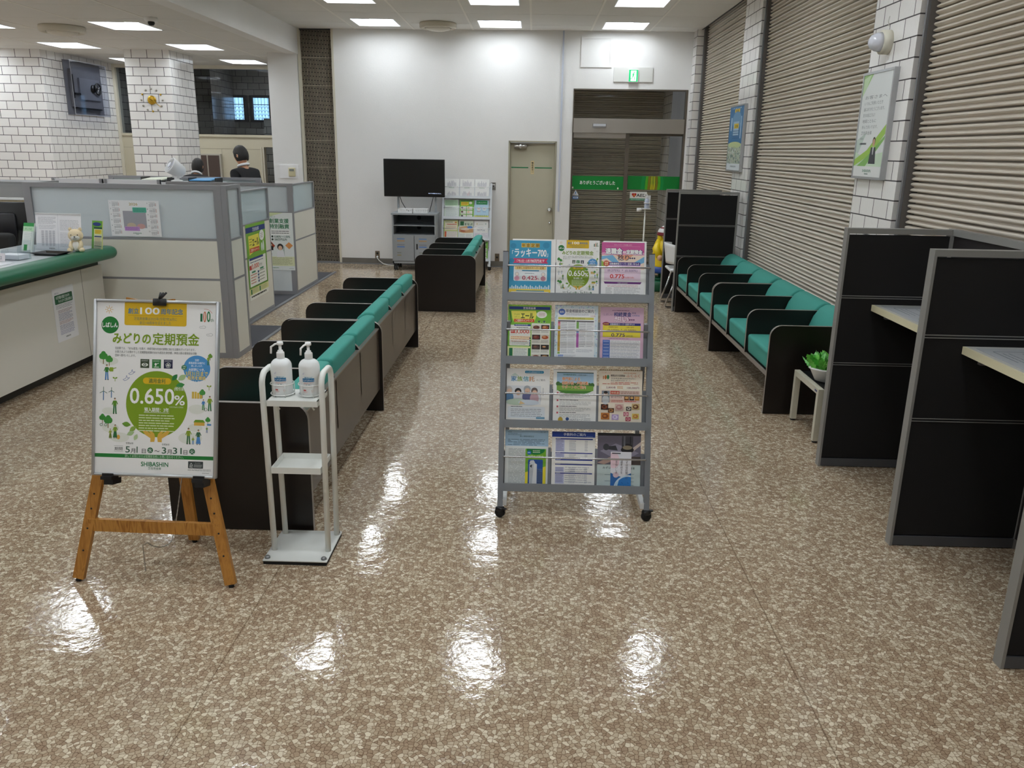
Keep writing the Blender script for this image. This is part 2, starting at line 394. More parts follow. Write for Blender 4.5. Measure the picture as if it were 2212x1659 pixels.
# ceilings with holes for the recessed lamps
hall_l = [(x, y) for y in (11.96, 10.12, 7.5, 5.2, 3.05, 1.2, -1.4) for x in (-2.19, -.505, 1.18)]
off_l = [(x, y) for y in (14.0, 12.05, 10.05, 7.5, 5.6, 3.05, 1.2) for x in (-4.72, -6.48, -8.2)]
off_l = [p for p in off_l if not (p[1] > 12.3 and p[0] < -7)]
LW, LD = .29, .32
def ceiling(x0, x1, y0, y1, z, lamps, strips, trans):
    c = MB(); xs = sorted({x0, x1} | {x+s*LW for x, y in lamps for s in (-1, 1)}); ys = sorted({y0, y1} | {y+s*LD for x, y in lamps for s in (-1, 1)})
    for i in range(len(xs)-1):
        for j in range(len(ys)-1):
            mx, my = (xs[i]+xs[i+1])/2, (ys[j]+ys[j+1])/2
            if any(abs(mx-x) < LW and abs(my-y) < LD for x, y in lamps): continue
            c.add([(xs[i], ys[j], z), (xs[i+1], ys[j], z), (xs[i+1], ys[j+1], z), (xs[i], ys[j+1], z)], [(3, 2, 1, 0)], M_CEIL)
    for x in strips: c.box(x-.013, x+.013, y0, y1, z-.003, z, M_BAR)
    for y in trans:
        xx = [x0]+[q for q in strips]+[x1]
        for a, b in zip(xx, xx[1:]):
            m = (a+b)/2
            if any(abs(m-x) < .5 and abs(y-q) < LD for x, q in lamps): continue
            c.box(a+.013, b-.013, y-.005, y+.005, z-.0015, z, M_CEIL)
    return struct(c.build('ceiling'))
ceiling(-3.46, 2.255, -3, 12.75, CZ, hall_l, [-2.6, -1.757, -.91, -.086, .755, 1.57], [12.9-.9*i for i in range(1, 17)])
ceiling(-9.2, -3.46, -3, 14.75, OZ, off_l, [-8.62, -7.72, -6.92, -5.98, -5.1, -4.21], [14.9-.9*i for i in range(1, 19)])
M_LAMP = mat('lamp_diffuser', '#ffffff', .5, emit=LAMP, emitcol='#f4fbff')
M_REFL = mat('lamp_reflector', '#d3d6da', .45)
M_LFR = mat('lamp_frame', '#f4f4f4', .5)
first = None
def lamp_proto(x, y, z):
    t = thing('ceiling_light', '', 'ceiling light', loc=(x, y, z), group='square recessed ceiling lights')
    a = MB(); d = .11; q = .06
    o = [(-LW, -LD), (LW, -LD), (LW, LD), (-LW, LD)]; i_ = [(-LW+q, -LD+q), (LW-q, -LD+q), (LW-q, LD-q), (-LW+q, LD-q)]
    vs = [(p[0], p[1], 0) for p in o]+[(p[0], p[1], d) for p in i_]
    a.add(vs, [(k, (k+1) % 4, 4+(k+1) % 4, 4+k) for k in range(4)]+[(4, 5, 6, 7)], M_REFL); a.build('reflector', t, local=True)
    f = MB()
    for s in (-1, 1):
        f.box(s*LW-.006, s*LW+.006, -LD-.006, LD+.006, -.004, .001, M_LFR); f.box(-LW, LW, s*LD-.006, s*LD+.006, -.004, .001, M_LFR)
    f.build('frame', t, local=True)
    g = MB(); x1, y1 = LW-.13, LD-.075
    g.prism([(-x1, .108), (-x1+.03, .068), (x1-.03, .068), (x1, .108)], -y1, y1, M_LAMP, M=Matrix(((1, 0, 0, 0), (0, 0, 1, 0), (0, 1, 0, 0), (0, 0, 0, 1)))); g.build('diffuser', t, local=True)
    return t
cols = {-2.19: 'left', -.505: 'middle', 1.18: 'right'}
ordn = ['the row nearest the back wall', 'the second row from the back wall', 'the third row from the back wall', 'the fourth row from the back wall', 'the fifth row from the back wall', 'the sixth row from the back wall', 'the seventh row from the back wall']
L0 = None
for zc, ls, where in ((CZ, hall_l, 'hall'), (OZ, off_l, 'office')):
    ysort = sorted({p[1] for p in ls}, reverse=True); xsort = sorted({p[0] for p in ls})
    for x, y in ls:
        col = cols[x] if x in cols else {-4.72: 'right', -6.48: 'middle', -8.2: 'left'}[x]
        lb = 'square %s ceiling light, %s lamp of %s' % (where, col, ordn[ysort.index(y)])
        if L0 is None: L0 = lamp_proto(x, y, zc); L0['label'] = lb
        else: copy_tree(L0, T(x, y, zc), lb, 'square recessed ceiling lights')

# beam between hall and office ceilings, white pier
b = MB(); b.box(-3.62, -3.455, -3, 12.62, OZ-.012, CZ+.02, M_WALL); b.box(-3.64, -3.62, -3, 12.62, OZ-.006, OZ+.02, M_BAR); struct(b.build('trim_1'))
b = MB(); b.box(-3.9, -3.47, 12.6, 13.3, 0, OZ+.3, M_WALL); struct(b.build('wall_pier'))

# back wall with the two door openings
wb = MB(); MW = wallM(0, 0)
D1, D1T = (-.385, .325), 1.856
D2, D2T = (.54, 2.175), 2.588
for x0, x1, z0, z1 in ((-2.95, D1[0], 0, CZ+.05), (D1[0], D1[1], D1T, CZ+.05), (D1[1], D2[0], 0, CZ+.05), (D2[0], D2[1], D2T, CZ+.05), (D2[1], 2.24, 0, CZ+.05)):
    wb.box(x0, x1, z0, z1, -.14, 0, M_WALL, M=MW)
struct(wb.build('wall_back'))
bb = MB(); M_BASE = mat('grey_baseboard', '#77736c', .5, noise=.15, nscale=9)
for x0, x1 in ((-2.93, D1[0]-.01), (D1[1]+.01, D2[0]-.01)):
    bb.box(x0, x1, 0, .088, 0, .012, M_BASE, M=MW)
bb.box(-3.46, D1[0], 0, .012, .012, .035, M_ALUD, M=MW)
struct(bb.build('baseboard_back'))
# side and front walls out of view
o = MB(); o.box(-9.2, 4.2, -3.2, -3.0, 0, 3.6, M_WALL); struct(o.build('wall_front'))
o = MB(); o.box(-9.4, -9.2, -3.2, 12.6, 0, 3.4, M_WALL); struct(o.build('wall_left'))
o = MB(); o.box(2.5, 2.7, -3.2, 12.6, 0, 3.6, mat('dark_void', '#3a3834', .8)); struct(o.build('wall_right'))
o = MB(); o.box(2.26, 2.5, -3, 12.6, 3.55, 3.6, mat('dark_void', '#3a3834')); o.box(2.255, 2.27, -3, 12.6, CZ-.004, 3.56, mat('dark_angle', '#3b3a3d', .5)); struct(o.build('trim_2'))

# tiled pillars of the shutter wall
def uvbox(mb, x0, x1, y0, y1, z0, z1, m, faces='xXyY', du=0.0):
    if 'x' in faces: mb.add([(x0,y1,z0),(x0,y0,z0),(x0,y0,z1),(x0,y1,z1)], [(0,1,2,3)], m, uvs=[[(-y1+du,z0),(-y0+du,z0),(-y0+du,z1),(-y1+du,z1)]])
    if 'X' in faces: mb.add([(x1,y0,z0),(x1,y1,z0),(x1,y1,z1),(x1,y0,z1)], [(0,1,2,3)], m, uvs=[[(y0+du,z0),(y1+du,z0),(y1+du,z1),(y0+du,z1)]])
    if 'y' in faces: mb.add([(x0,y0,z0),(x1,y0,z0),(x1,y0,z1),(x0,y0,z1)], [(0,1,2,3)], m, uvs=[[(x0+du,z0),(x1+du,z0),(x1+du,z1),(x0+du,z1)]])
    if 'Y' in faces: mb.add([(x1,y1,z0),(x0,y1,z0),(x0,y1,z1),(x1,y1,z1)], [(0,1,2,3)], m, uvs=[[(-x1+du,z0),(-x0+du,z0),(-x0+du,z1),(-x1+du,z1)]])
    return mb
PX = 2.268
pil = [(5.34, 6.03), (9.05, 9.76), (12.2, 12.46)]
for i, (a, c) in enumerate(pil):
    p = MB(); uvbox(p, PX if i < 2 else 2.2, 2.42, a, c, 0, 3.56, M_TILE, 'xyY', du=.03*i); struct(p.build('trim_%d' % (3+i)))
# roller shutters
M_SH = mat_shutter('shutter_slats', '#d3cabd', '#7a7067'); M_RAIL = mat('shutter_rail', '#6d6a68', .45, .4)
def curtain(y0, y1, x, z1, m, along='y', pitch=.0655):
    c = MB(); prof = []
    n = int(z1/pitch)+1
    pp = [(0, .034), (.12, .034), (.125, .006), (.16, -.006), (.22, -.012), (.30, -.012), (.38, -.005), (.47, .008), (.55, .010), (.60, .002), (.66, -.008), (.74, -.013), (.84, -.013), (.91, -.008), (.96, .002), (.985, .012), (.99, .034)]
    for k in range(n):
        for f, dx in pp: prof.append((dx, (k+f)*pitch))
    vs = []
    for dx, z in prof:
        if along == 'y': vs += [(x+dx, y0, z), (x+dx, y1, z)]
        else: vs += [(y0, x+dx, z), (y1, x+dx, z)]
    c.add(vs, [(2*i, 2*i+1, 2*i+3, 2*i+2) for i in range(len(prof)-1)], m, smooth=False)
    return c
SX = 2.345
segs = [(-2.9, 5.28, 'beige steel roller shutter nearest the camera behind the writing booth'), (6.09, 8.99, 'beige steel roller shutter behind the row of green seats, between the tiled pillars'), (9.82, 12.14, 'beige steel roller shutter farthest away, next to the glass entrance')]
for y0, y1, lb in segs:
    t = thing('roller_shutter', lb, 'shutter', loc=(SX, (y0+y1)/2, 0), group='roller shutters of the right wall')
    curtain(y0, y1, SX, 3.53, M_SH).build('slat_curtain', t)
    for yy in (y0, y1):
        r = MB(); s = -1 if yy == y0 else 1
        r.box(2.30, 2.40, min(yy, yy+s*.055), max(yy, yy+s*.055), 0, 3.55, M_RAIL); r.box(2.285, 2.31, min(yy+s*.01, yy+s*.03), max(yy+s*.01, yy+s*.03), 0, 3.55, M_ALUD); r.build('guide_rail', t)

# louvred metal panel left of the back wall
t = thing('lattice_panel', 'tall brown expanded-metal panel in a cream frame beside the white back wall', 'panel', M=wallM(-3.2, 0))
l = MB(); W0 = .235
l.add([(-W0, 0, -.05), (W0, 0, -.05), (W0, CZ+.03, -.05), (-W0, CZ+.03, -.05)], [(0, 1, 2, 3)], mat_mesh(), uvs=[[(0, 0), (2*W0, 0), (2*W0, CZ), (0, CZ)]]); l.build('lattice', t, local=True)
f = MB()
for s in (-1, 1): f.box(s*(W0+.012)-.016, s*(W0+.012)+.016, 0, CZ+.03, -.06, .008, M_CREAM)
f.box(-W0, W0, CZ-.012, CZ+.03, -.05, .0, mat('dark_angle', '#3b3a3d'))
f.box(-W0, W0, 0, .02, -.05, .01, M_ALUD); f.build('frame', t, local=True)
f = MB()
for k in range(1, 9): f.box(-W0, W0, CZ-.385*k-.004, CZ-.385*k+.004, -.049, -.044, mat('lattice_joint', '#a39a88', .5))
f.build('joint_strip', t, local=True)

# ------------------------------------------------------------------ office shell
M_CP = mat('cream_panel', '#cfc7b0', .6)
o = MB(); uvbox(o, -9.2, -7.22, 12.58, 14.8, 0, OZ+.02, M_TILE, 'yX', du=.02); struct(o.build('trim_6'))
o = MB(); uvbox(o, -5.92, -5.27, 12.44, 13.3, 0, OZ+.02, M_TILE, 'xXyY', du=.05); struct(o.build('trim_7'))
OY = 14.7
o = MB(); o.box(-7.22, -4.72, OY, OY+.1, 0, 1.88, M_CP); o.box(-4.72, -3.9, OY, OY+.1, 1.70, 1.88, M_CP); o.box(-4.5, -3.9, OY, OY+.1, 0, 1.7, M_CP)
o.box(-7.22, -3.9, OY-.02, OY+.12, 1.86, 1.90, M_CP); o.box(-7.22, -3.9, OY-.02, OY+.12, 2.965, OZ+.02, M_CREAM); o.box(-7.22, -7.17, OY-.03, OY+.12, 0, OZ, M_CREAM)
for z in (1.66,): o.box(-7.2, -4.72, OY-.002, OY, z, z+.006, mat('panel_joint', '#a59d88', .6))
for x in (-5.45, ): o.box(x, x+.006, OY-.002, OY, 0, 1.66, mat('panel_joint', '#a59d88'))
for x in (-4.76, -4.72): o.box(x, x+.02, OY-.02, OY+.1, 0, 1.70, M_CREAM)
struct(o.build('wall_office_back'))
M_DGL = glassmat('smoked_glass', (.78, .81, .84), .02)
g = MB(); g.box(-7.17, -3.9, OY+.03, OY+.04, 1.90, 2.965, M_DGL); struct(g.build('window_1'))
# dim room behind the smoked glass
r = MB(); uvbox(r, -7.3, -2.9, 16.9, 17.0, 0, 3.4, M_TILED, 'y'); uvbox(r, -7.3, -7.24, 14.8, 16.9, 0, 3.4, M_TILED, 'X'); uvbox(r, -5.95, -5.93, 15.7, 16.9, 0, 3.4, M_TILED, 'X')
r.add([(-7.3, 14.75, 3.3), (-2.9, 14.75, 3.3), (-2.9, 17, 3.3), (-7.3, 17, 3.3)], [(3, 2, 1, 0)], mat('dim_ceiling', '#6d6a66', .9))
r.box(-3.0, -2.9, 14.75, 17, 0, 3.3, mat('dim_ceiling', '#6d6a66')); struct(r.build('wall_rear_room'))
t = thing('ceiling_light', 'dim ceiling light in the room behind the smoked glass', 'ceiling light', loc=(-4.9, 15.9, 3.26)); f = MB(); f.box(-5.3, -4.5, 15.85, 15.97, 3.25, 3.29, mat('dim_lamp', '#ffffff', .5, emit=9)); f.build('diffuser', t); f = MB(); f.box(-5.33, -4.47, 15.82, 16.0, 3.27, 3.30, M_WHT); f.build('housing', t)
M_SKYW = mat('daylight_pane', '#8fb9dd', .4, emit=2.2, emitcol='#8fbce6')
for k, (x0, x1) in enumerate(((-6.12, -5.70), (-5.58, -5.20))):
    t = struct(thing('window_%d' % (2+k), '', 'window', loc=((x0+x1)/2, 16.86, 2.42)))
    del t['label']; del t['category']
    g = MB(); g.box(x0, x1, 16.87, 16.88, 2.215, 2.63, M_SKYW)
    g.build('pane', t)
    f = MB(); MFd = mat('dark_window_frame', '#2a2a2e', .4)
    for a in (x0, x1): f.box(a-.035, a+.035, 16.82, 16.89, 2.17, 2.67, MFd)
    for a in (2.19, 2.65): f.box(x0, x1, 16.82, 16.89, a-.025, a+.025, MFd)
    f.build('frame', t)
    s = MB(); MS = mat('window_lattice', '#3d5670', .5)
    for a in range(1, 6): xx = x0+(x1-x0)*a/6; s.tube([(xx, 16.86, 2.215), (xx, 16.86, 2.63)], .004, MS, 6)
    for a in range(4):
        z = 2.24+a*.07; s.tube([(x0+(x1-x0)*q/12, 16.858, z+.022*(1 if q % 2 else -1)) for q in range(13)], .005, MS, 6)
    s.tube([(x0, 16.858, 2.5), (x1, 16.858, 2.5)], .008, MS, 6); s.build('lattice', t)
# ================================================================== DOORS AND WALL FITTINGS
def wbox(mb, x0, x1, z0, z1, o0, o1, m): return mb.box(x0, x1, z0, z1, o0, o1, m, M=MW)
M_DOOR = mat('beige_door_paint', '#bdb8a3', .5, noise=.04, nscale=5); M_DFR = mat('beige_door_frame', '#aaa592', .5)
# door_1 : beige steel door set back in the wall
d = thing('door_1', 'x', 'x', loc=(-.03, WY(-.03), 0)); del d['label']; del d['category']; struct(d)
f = MB(); a, c = D1
for x0, x1 in ((a, a+.022), (c-.022, c)): wbox(f, x0, x1, 0, D1T, -.12, .006, M_DFR)
wbox(f, a, c, D1T-.022, D1T, -.12, .006, M_DFR); wbox(f, a+.022, a+.034, 0, D1T-.022, -.08, -.05, M_DFR); wbox(f, c-.034, c-.022, 0, D1T-.022, -.08, -.05, M_DFR); f.build('frame', d)
f = MB(); wbox(f, a+.03, c-.03, .01, D1T-.03, -.1, -.06, M_DOOR); leaf = f.build('leaf', d)
f = MB()
for x0, x1 in ((-.345, -.09), (.005, .26)): wbox(f, x0, x1, 1.468, 1.484, -.06, -.0585, mat('green_tape', '#1f7a4c', .5))
f.build('tape_strip', leaf)
f = MB(); K = MW @ T(.243, .868, -.06)
f.lathe([(.036, 0), (.036, .008), (.014, .012), (.014, .035), (.03, .04), (.034, .055), (.026, .07), (.0, .073)], M_CHROME, 20, M=K)
f.lathe([(.016, 0), (.016, .02), (0, .022)], M_CHROME, 14, M=MW @ T(.25, .677, -.06)); f.build('door_knob', leaf)
f = MB(); f.tube([MW @ Vector((-.30, 1.775, -.015)), MW @ Vector((-.12, 1.775, -.015))], .03, M_STEEL, 14)
f.tube([MW @ Vector((-.225, 1.775, -.015)), MW @ Vector((-.195, 1.775, -.015))], .04, M_CHROME, 14)
f.bar(MW @ Vector((-.28, 1.822, -.01)), MW @ Vector((-.02, 1.812, -.03)), .02, .008, M_STEEL); f.build('door_closer', leaf)
s = Sheet(.05, .19, 10, 38, '#e6d2a0'); s.rect(.3, .3, 9.7, 37.7, '#c9a85e', 1); s.rect(.8, .8, 9.2, 37.2, '#ead9ab', 2); s.text('職員通用口', 5, 3, 6.4, '#3c2c18', vert=True, lv=3, bold=.03)
s.build('sign_plate', leaf, local=True, M=WM[leaf].inverted() @ wallM(-.055, 1.385, -.0575)).matrix_local = WM[leaf].inverted() @ wallM(-.055, 1.385, -.0575)

# door_2 : automatic glass entrance with dim vestibule and a lowered shutter outside
d = thing('door_2', 'x', 'x', loc=(1.35, WY(1.35), 0)); del d['label']; del d['category']; struct(d)
a, c = D2; f = MB(); M_DF = mat('bronze_frame', '#6e665c', .35, .5)
for x0, x1 in ((a, a+.014), (c-.03, c)): wbox(f, x0, x1, 0, D2T, -.1, .004, M_DF)
wbox(f, a, c, D2T-.02, D2T, -.1, .004, M_DF); f.build('frame', d)
f = MB(); wbox(f, a+.014, c-.03, 1.985, 2.185, -.1, .03, M_STEEL); bm_ = f.build('header', d)
f = MB(); wbox(f, .83, 1.03, 2.055, 2.11, .03, .06, mat('sensor_grey', '#8c8a88', .4)); wbox(f, .84, 1.02, 2.075, 2.108, .06, .064, mat('sensor_pale', '#c9ccd2', .3)); f.build('sensor', bm_)
M_GL = glassmat('door_glass', (.985, .99, .985), .01)
for nm, x0, x1 in (('sliding_panel', a+.014, 1.378), ('fixed_panel', 1.34, c-.03)):
    f = MB(); w0 = -.055 if nm[0] == 's' else -.085
    wbox(f, x0, x1, 1.915 if nm[0] == 's' else 1.955, 1.985, w0-.012, w0+.012, M_STEEL if nm[0] == 's' else M_DF); wbox(f, x0, x1, 0, .1, w0-.012, w0+.012, M_DF)
    if nm[0] == 's': wbox(f, 1.322, 1.378, .1, 1.985, w0-.014, w0+.014, M_DF); wbox(f, x0, x0+.012, .1, 1.985, w0-.012, w0+.012, M_DF)
    p = f.build(nm, d)
    g = MB(); wbox(g, x0+.012, (1.322 if nm[0] == 's' else x1), .1, 1.93, w0-.004, w0+.004, M_GL); g.build('glass', p)
f = MB(); wbox(f, a+.014, c-.03, 2.185, D2T-.02, -.06, -.052, M_GL); f.build('transom_glass', d)
# green band (film on the glass)
def wsheet(s, name, par, x, z, out):
    M = wallM(x, z, out); o = s.build(name, None, M=M)
    if par is not None: o.parent = par; o.matrix_parent_inverse = I4; o.matrix_local = WM[par].inverted() @ M
    WM[o] = M; return o
s = Sheet(.775, .195, 775, 195, '#0d8a38', .0005); s.text('ありがとうございました', 385, 118, 60, '#ffffff', 'c', .035, fit=520)
for x in (22, 690): s.ell(x, 170, 11, 14, '#f6f6e8', 1); s.rect(x-11, 170, x+11, 184, '#f6f6e8', 1)
wsheet(s, 'greeting_band', d, .555, 1.178, -.048)
s = Sheet(.76, .195, 760, 195, '#0d8a38', .0005)
bands = [(200, 250, '#11994a'), (262, 296, '#58b52c'), (300, 338, '#8a7b1c'), (345, 358, '#d4d32a'), (362, 366, '#8a7b1c'), (370, 378, '#d4d32a'), (382, 386, '#8a7b1c'), (392, 404, '#d4d32a'), (410, 446, '#8a7b1c'), (452, 486, '#58b52c'), (492, 530, '#11994a')]
for x0, x1, cc in bands:
    xm = 360; k = (xm-(x0+x1)/2)*.09
    s.poly([(x0+k, 0), (x1+k, 0), (x1, 95), (x1+k*.6, 195), (x0+k*.6-8, 195), (x0, 95)], cc)
wsheet(s, 'striped_band', d, 1.385, 1.19, -.078)
s = Sheet(.09, .085, 90, 85, None); s.poly([(45, 0), (90, 80), (0, 80)], '#e9eef2'); s.poly([(45, 8), (80, 75), (10, 75)], '#c8d6e2', 2)
s.rect(40, 30, 50, 55, '#24539c', 3)
for x in (25, 45, 65): s.ell(x, 62, 5, 5, '#c0353a' if x != 45 else '#24539c', 3)
wsheet(s, 'warning_sticker', d, .578, 1.085, -.048)
s = Sheet(.1, .042, 100, 42, None); s.poly([(0, 0), (82, 0), (82, 6), (100, 21), (82, 36), (82, 42), (0, 42)], '#2a66ad'); s.rrect(10, 9, 84, 33, 4, '#dfeaf4', 2); s.text('自動扉', 46, 28, 18, '#22508f', 'c', .03, fit=52, lv=3); wsheet(s, 'arrow_sticker', d, .578, 1.035, -.048)
s = Sheet(.25, .125, 250, 125, '#f2f2ee', .0005); s.rect(0, 96, 250, 125, '#1c8a63')
for q in (28, -28): s.ell(62+q*.55, 38, 19, 18, '#c81e2b', 2)
s.poly([(29, 45), (62, 84), (95, 45)], '#c81e2b', 2); s.rect(45, 36, 79, 52, '#c81e2b', 2); s.poly([(66, 30), (52, 54), (62, 54), (56, 72), (76, 48), (64, 48)], '#f1d43a', 3)
s.text('AED', 98, 72, 62, '#161616', 'l', .03, fit=142); s.text('自動体外式除細動器 設置施設', 125, 117, 16, '#e9f5ee', 'c', .01, fit=220)
wsheet(s, 'defibrillator_sign', d, 1.43, 1.032, -.078)
# vestibule
v = MB(); YV = 13.45
uvbox(v, 1.98, 2.6, 12.62, YV, 0, 3.1, M_TILE, 'x'); v.box(.30, .40, 12.65, YV, 0, 3.1, M_WALL); v.add([(.3, 12.64, 3.1), (2.4, 12.64, 3.1), (2.4, YV+.2, 3.1), (.3, YV+.2, 3.1)], [(3, 2, 1, 0)], M_WALL); v.box(.3, 2.6, YV+.1, YV+.2, 0, 3.2, M_WALL)
struct(v.build('wall_vestibule'))
t = thing('roller_shutter', 'dark lowered roller shutter seen through the glass entrance', 'shutter', loc=(1.2, YV, 0))
curtain(.4, 1.98, YV, 3.1, mat_shutter('entrance_shutter_slats', '#c4bcab', '#6f685a'), 'x').build('slat_curtain', t)

# fittings on the back wall
t = thing('exit_sign', 'green running-man emergency exit sign on a pale plate above the glass entrance', 'exit sign', M=wallM(1.378, 2.68))
f = MB(); f.box(-.276, .276, .005, .2, 0, .018, mat('pale_plate', '#dcdcd8', .5)); f.build('backplate', t, local=True)
f = MB(); f.box(-.068, .068, .0, .172, .018, .045, M_WHT); f.build('housing', t, local=True)
s = Sheet(.126, .158, 126, 158, None); G = mat('exit_green_lit', '#0db56a', .4, emit=.55); Wt = mat('exit_white_lit', '#ffffff', .4, emit=.7)
s.poly([(0, 0), (126, 0), (126, 158), (0, 158)], G, 1); s.poly([(26, 10), (104, 10), (104, 150), (26, 150)], Wt, 2)
s.ell(72, 34, 9, 9, G, 3); s.line([(66, 46), (58, 84)], 18, G, 3); s.line([(66, 50), (90, 64), (98, 56)], 7, G, 3); s.line([(60, 50), (44, 64), (40, 80)], 7, G, 3)
s.line([(60, 82), (82, 104), (78, 138)], 9, G, 3); s.line([(56, 82), (46, 112), (22, 124)], 9, G, 3)
sg = s.build('pictogram', t, local=True); sg.matrix_local = T(-.063, .007, .0455)
t = thing('access_hatch', 'white square hatch cover high on the back wall', 'hatch', M=wallM(.847, 2.875))
f = MB()
for x0, x1, z0, z1 in ((-.22, -.19, 0, .41), (.19, .22, 0, .41), (-.19, .19, 0, .03), (-.19, .19, .38, .41)): f.box(x0, x1, z0, z1, 0, .014, M_WALL)
f.build('frame', t, local=True); f = MB(); f.box(-.19, .19, .03, .38, 0, .005, M_WALL); f.build('cover', t, local=True)
f = MB(); f.box(-.012, .012, 0, CZ-.85, 0, .018, mat('pale_conduit', '#c7ccda', .45)); o = f.build('cable_duct', M=wallM(.374, .85)); tag(o, 'narrow pale vertical cable duct on the back wall between the two doors', 'cable duct')
def plate(name, lb, cat, x, z, w, h, m, extra=None, grp=None):
    t = thing(name, lb, cat, M=wallM(x, z), group=grp); f = MB(); f.box(-w/2, w/2, 0, h, 0, .006, m); f.build('plate', t, local=True)
    if extra:
        f = MB(); extra(f, w, h); f.build('socket' if 'outlet' in name else 'switch_key', t, local=True)
    return t
M_PL = mat('steel_plate', '#8d8b86', .4, .5); M_PLB = mat('bronze_plate', '#7c6e5c', .45, .4)
plate('wall_switch', 'grey key switch plate on the wall between the magazine rack and the beige door', 'switch', -.60, 1.145, .066, .11, M_PL, lambda f, w, h: (f.box(-.022, .022, .045, .085, .006, .009, M_WHT), f.box(-.016, .016, .05, .068, .009, .0105, M_BLACK)))
def sock(f, w, h):
    for z in (.03, .08): f.lathe([(.016, .006), (.016, .009), (0, .009)], M_BLACK, 14, M=T(0, z, 0))
plate('wall_outlet', 'grey wall outlet with a white plug left of the television cabinet', 'outlet', -2.378, .085, .068, .115, M_PLB, sock, 'wall outlets')
plate('wall_outlet', 'bronze wall outlet just left of the beige door', 'outlet', -.535, .088, .068, .115, M_PLB, lambda f, w, h: f.lathe([(.016, .006), (.016, .009), (0, .009)], M_BLACK, 14, M=T(0, .06, 0)), 'wall outlets')
plate('wall_outlet', 'bronze wall outlet half hidden by the foot of the white magazine rack', 'outlet', -.70, .088, .068, .115, M_PLB, sock, 'wall outlets')
f = MB(); pts = [wallM(-2.378, .115, .012).translation, wallM(-2.375, .1, .04).translation, wallM(-2.34, .06, .06).translation, wallM(-2.27, .02, .1).translation, wallM(-2.19, .008, .15).translation, wallM(-2.1, .008, .18).translation, wallM(-1.98, .008, .2).translation]
f.tube(pts, .007, mat('white_cable', '#d5d5cf', .5), 8); f.tube([pts[0], pts[1]], .016, M_WHT, 10)
o = f.build('power_cord'); origin_to(o, pts[-2]); tag(o, 'pale power cord running from the outlet to the television cabinet', 'cord')
# thermostat on the pier
t = thing('thermostat', 'beige room thermostat on a white mounting board on the pier', 'thermostat', loc=(-3.665, 12.6, 1.25))
f = MB(); f.box(-3.81, -3.53, 12.588, 12.6, 1.26, 1.455, mat('mount_board', '#f2f2f4', .5)); f.build('mount_board', t)
f = MB(); f.rbox(-3.675, -3.575, 12.565, 12.588, 1.29, 1.415, .006, mat('thermostat_beige', '#d6cda9', .5)); f.build('housing', t)
f = MB(); f.box(-3.66, -3.59, 12.563, 12.566, 1.365, 1.40, mat('lcd', '#8a8d86', .3)); f.build('display', t)
# round ceiling diffusers, camera, smoke heads
def diffuser(x, y, z, lb):
    t = thing('air_diffuser', lb, 'air vent', loc=(x, y, z), group='round ceiling air diffusers'); m = mat('diffuser_cream', '#cfc8b8', .5)
    f = MB(); f.lathe([(.245, 0), (.25, -.012), (.25, -.058), (.235, -.07), (.205, -.072), (.19, -.055), (.0, -.055)], m, 40); f.build('ring', t, local=True)
    f = MB(); f.lathe([(.17, -.058), (.16, -.078), (.10, -.098), (.0, -.104)], mat('diffuser_cone', '#e2ddd2', .5), 36); f.build('cone', t, local=True)
    f = MB(); f.lathe([(.19, -.0555), (.17, -.0585)], mat('vent_dark', '#3a352f', .8), 36, caps=False); f.build('slot', t, local=True)
diffuser(-1.345, 11.95, CZ, 'round cream air diffuser in the hall ceiling near the back wall')
diffuser(-5.53, 10.16, OZ, 'round cream air diffuser in the office ceiling')
t = thing('security_camera', 'white dome security camera under the office ceiling', 'camera', loc=(-4.13, 9.38, OZ))
f = MB(); f.lathe([(.068, 0), (.07, -.02), (.062, -.04), (.05, -.042), (0, -.042)], M_WHT, 24); f.build('base', t, local=True)
f = MB(); f.lathe([(.034, -.042), (.036, -.06), (.024, -.078), (0, -.082)], M_BLACK, 20); f.build('lens_dome', t, local=True)
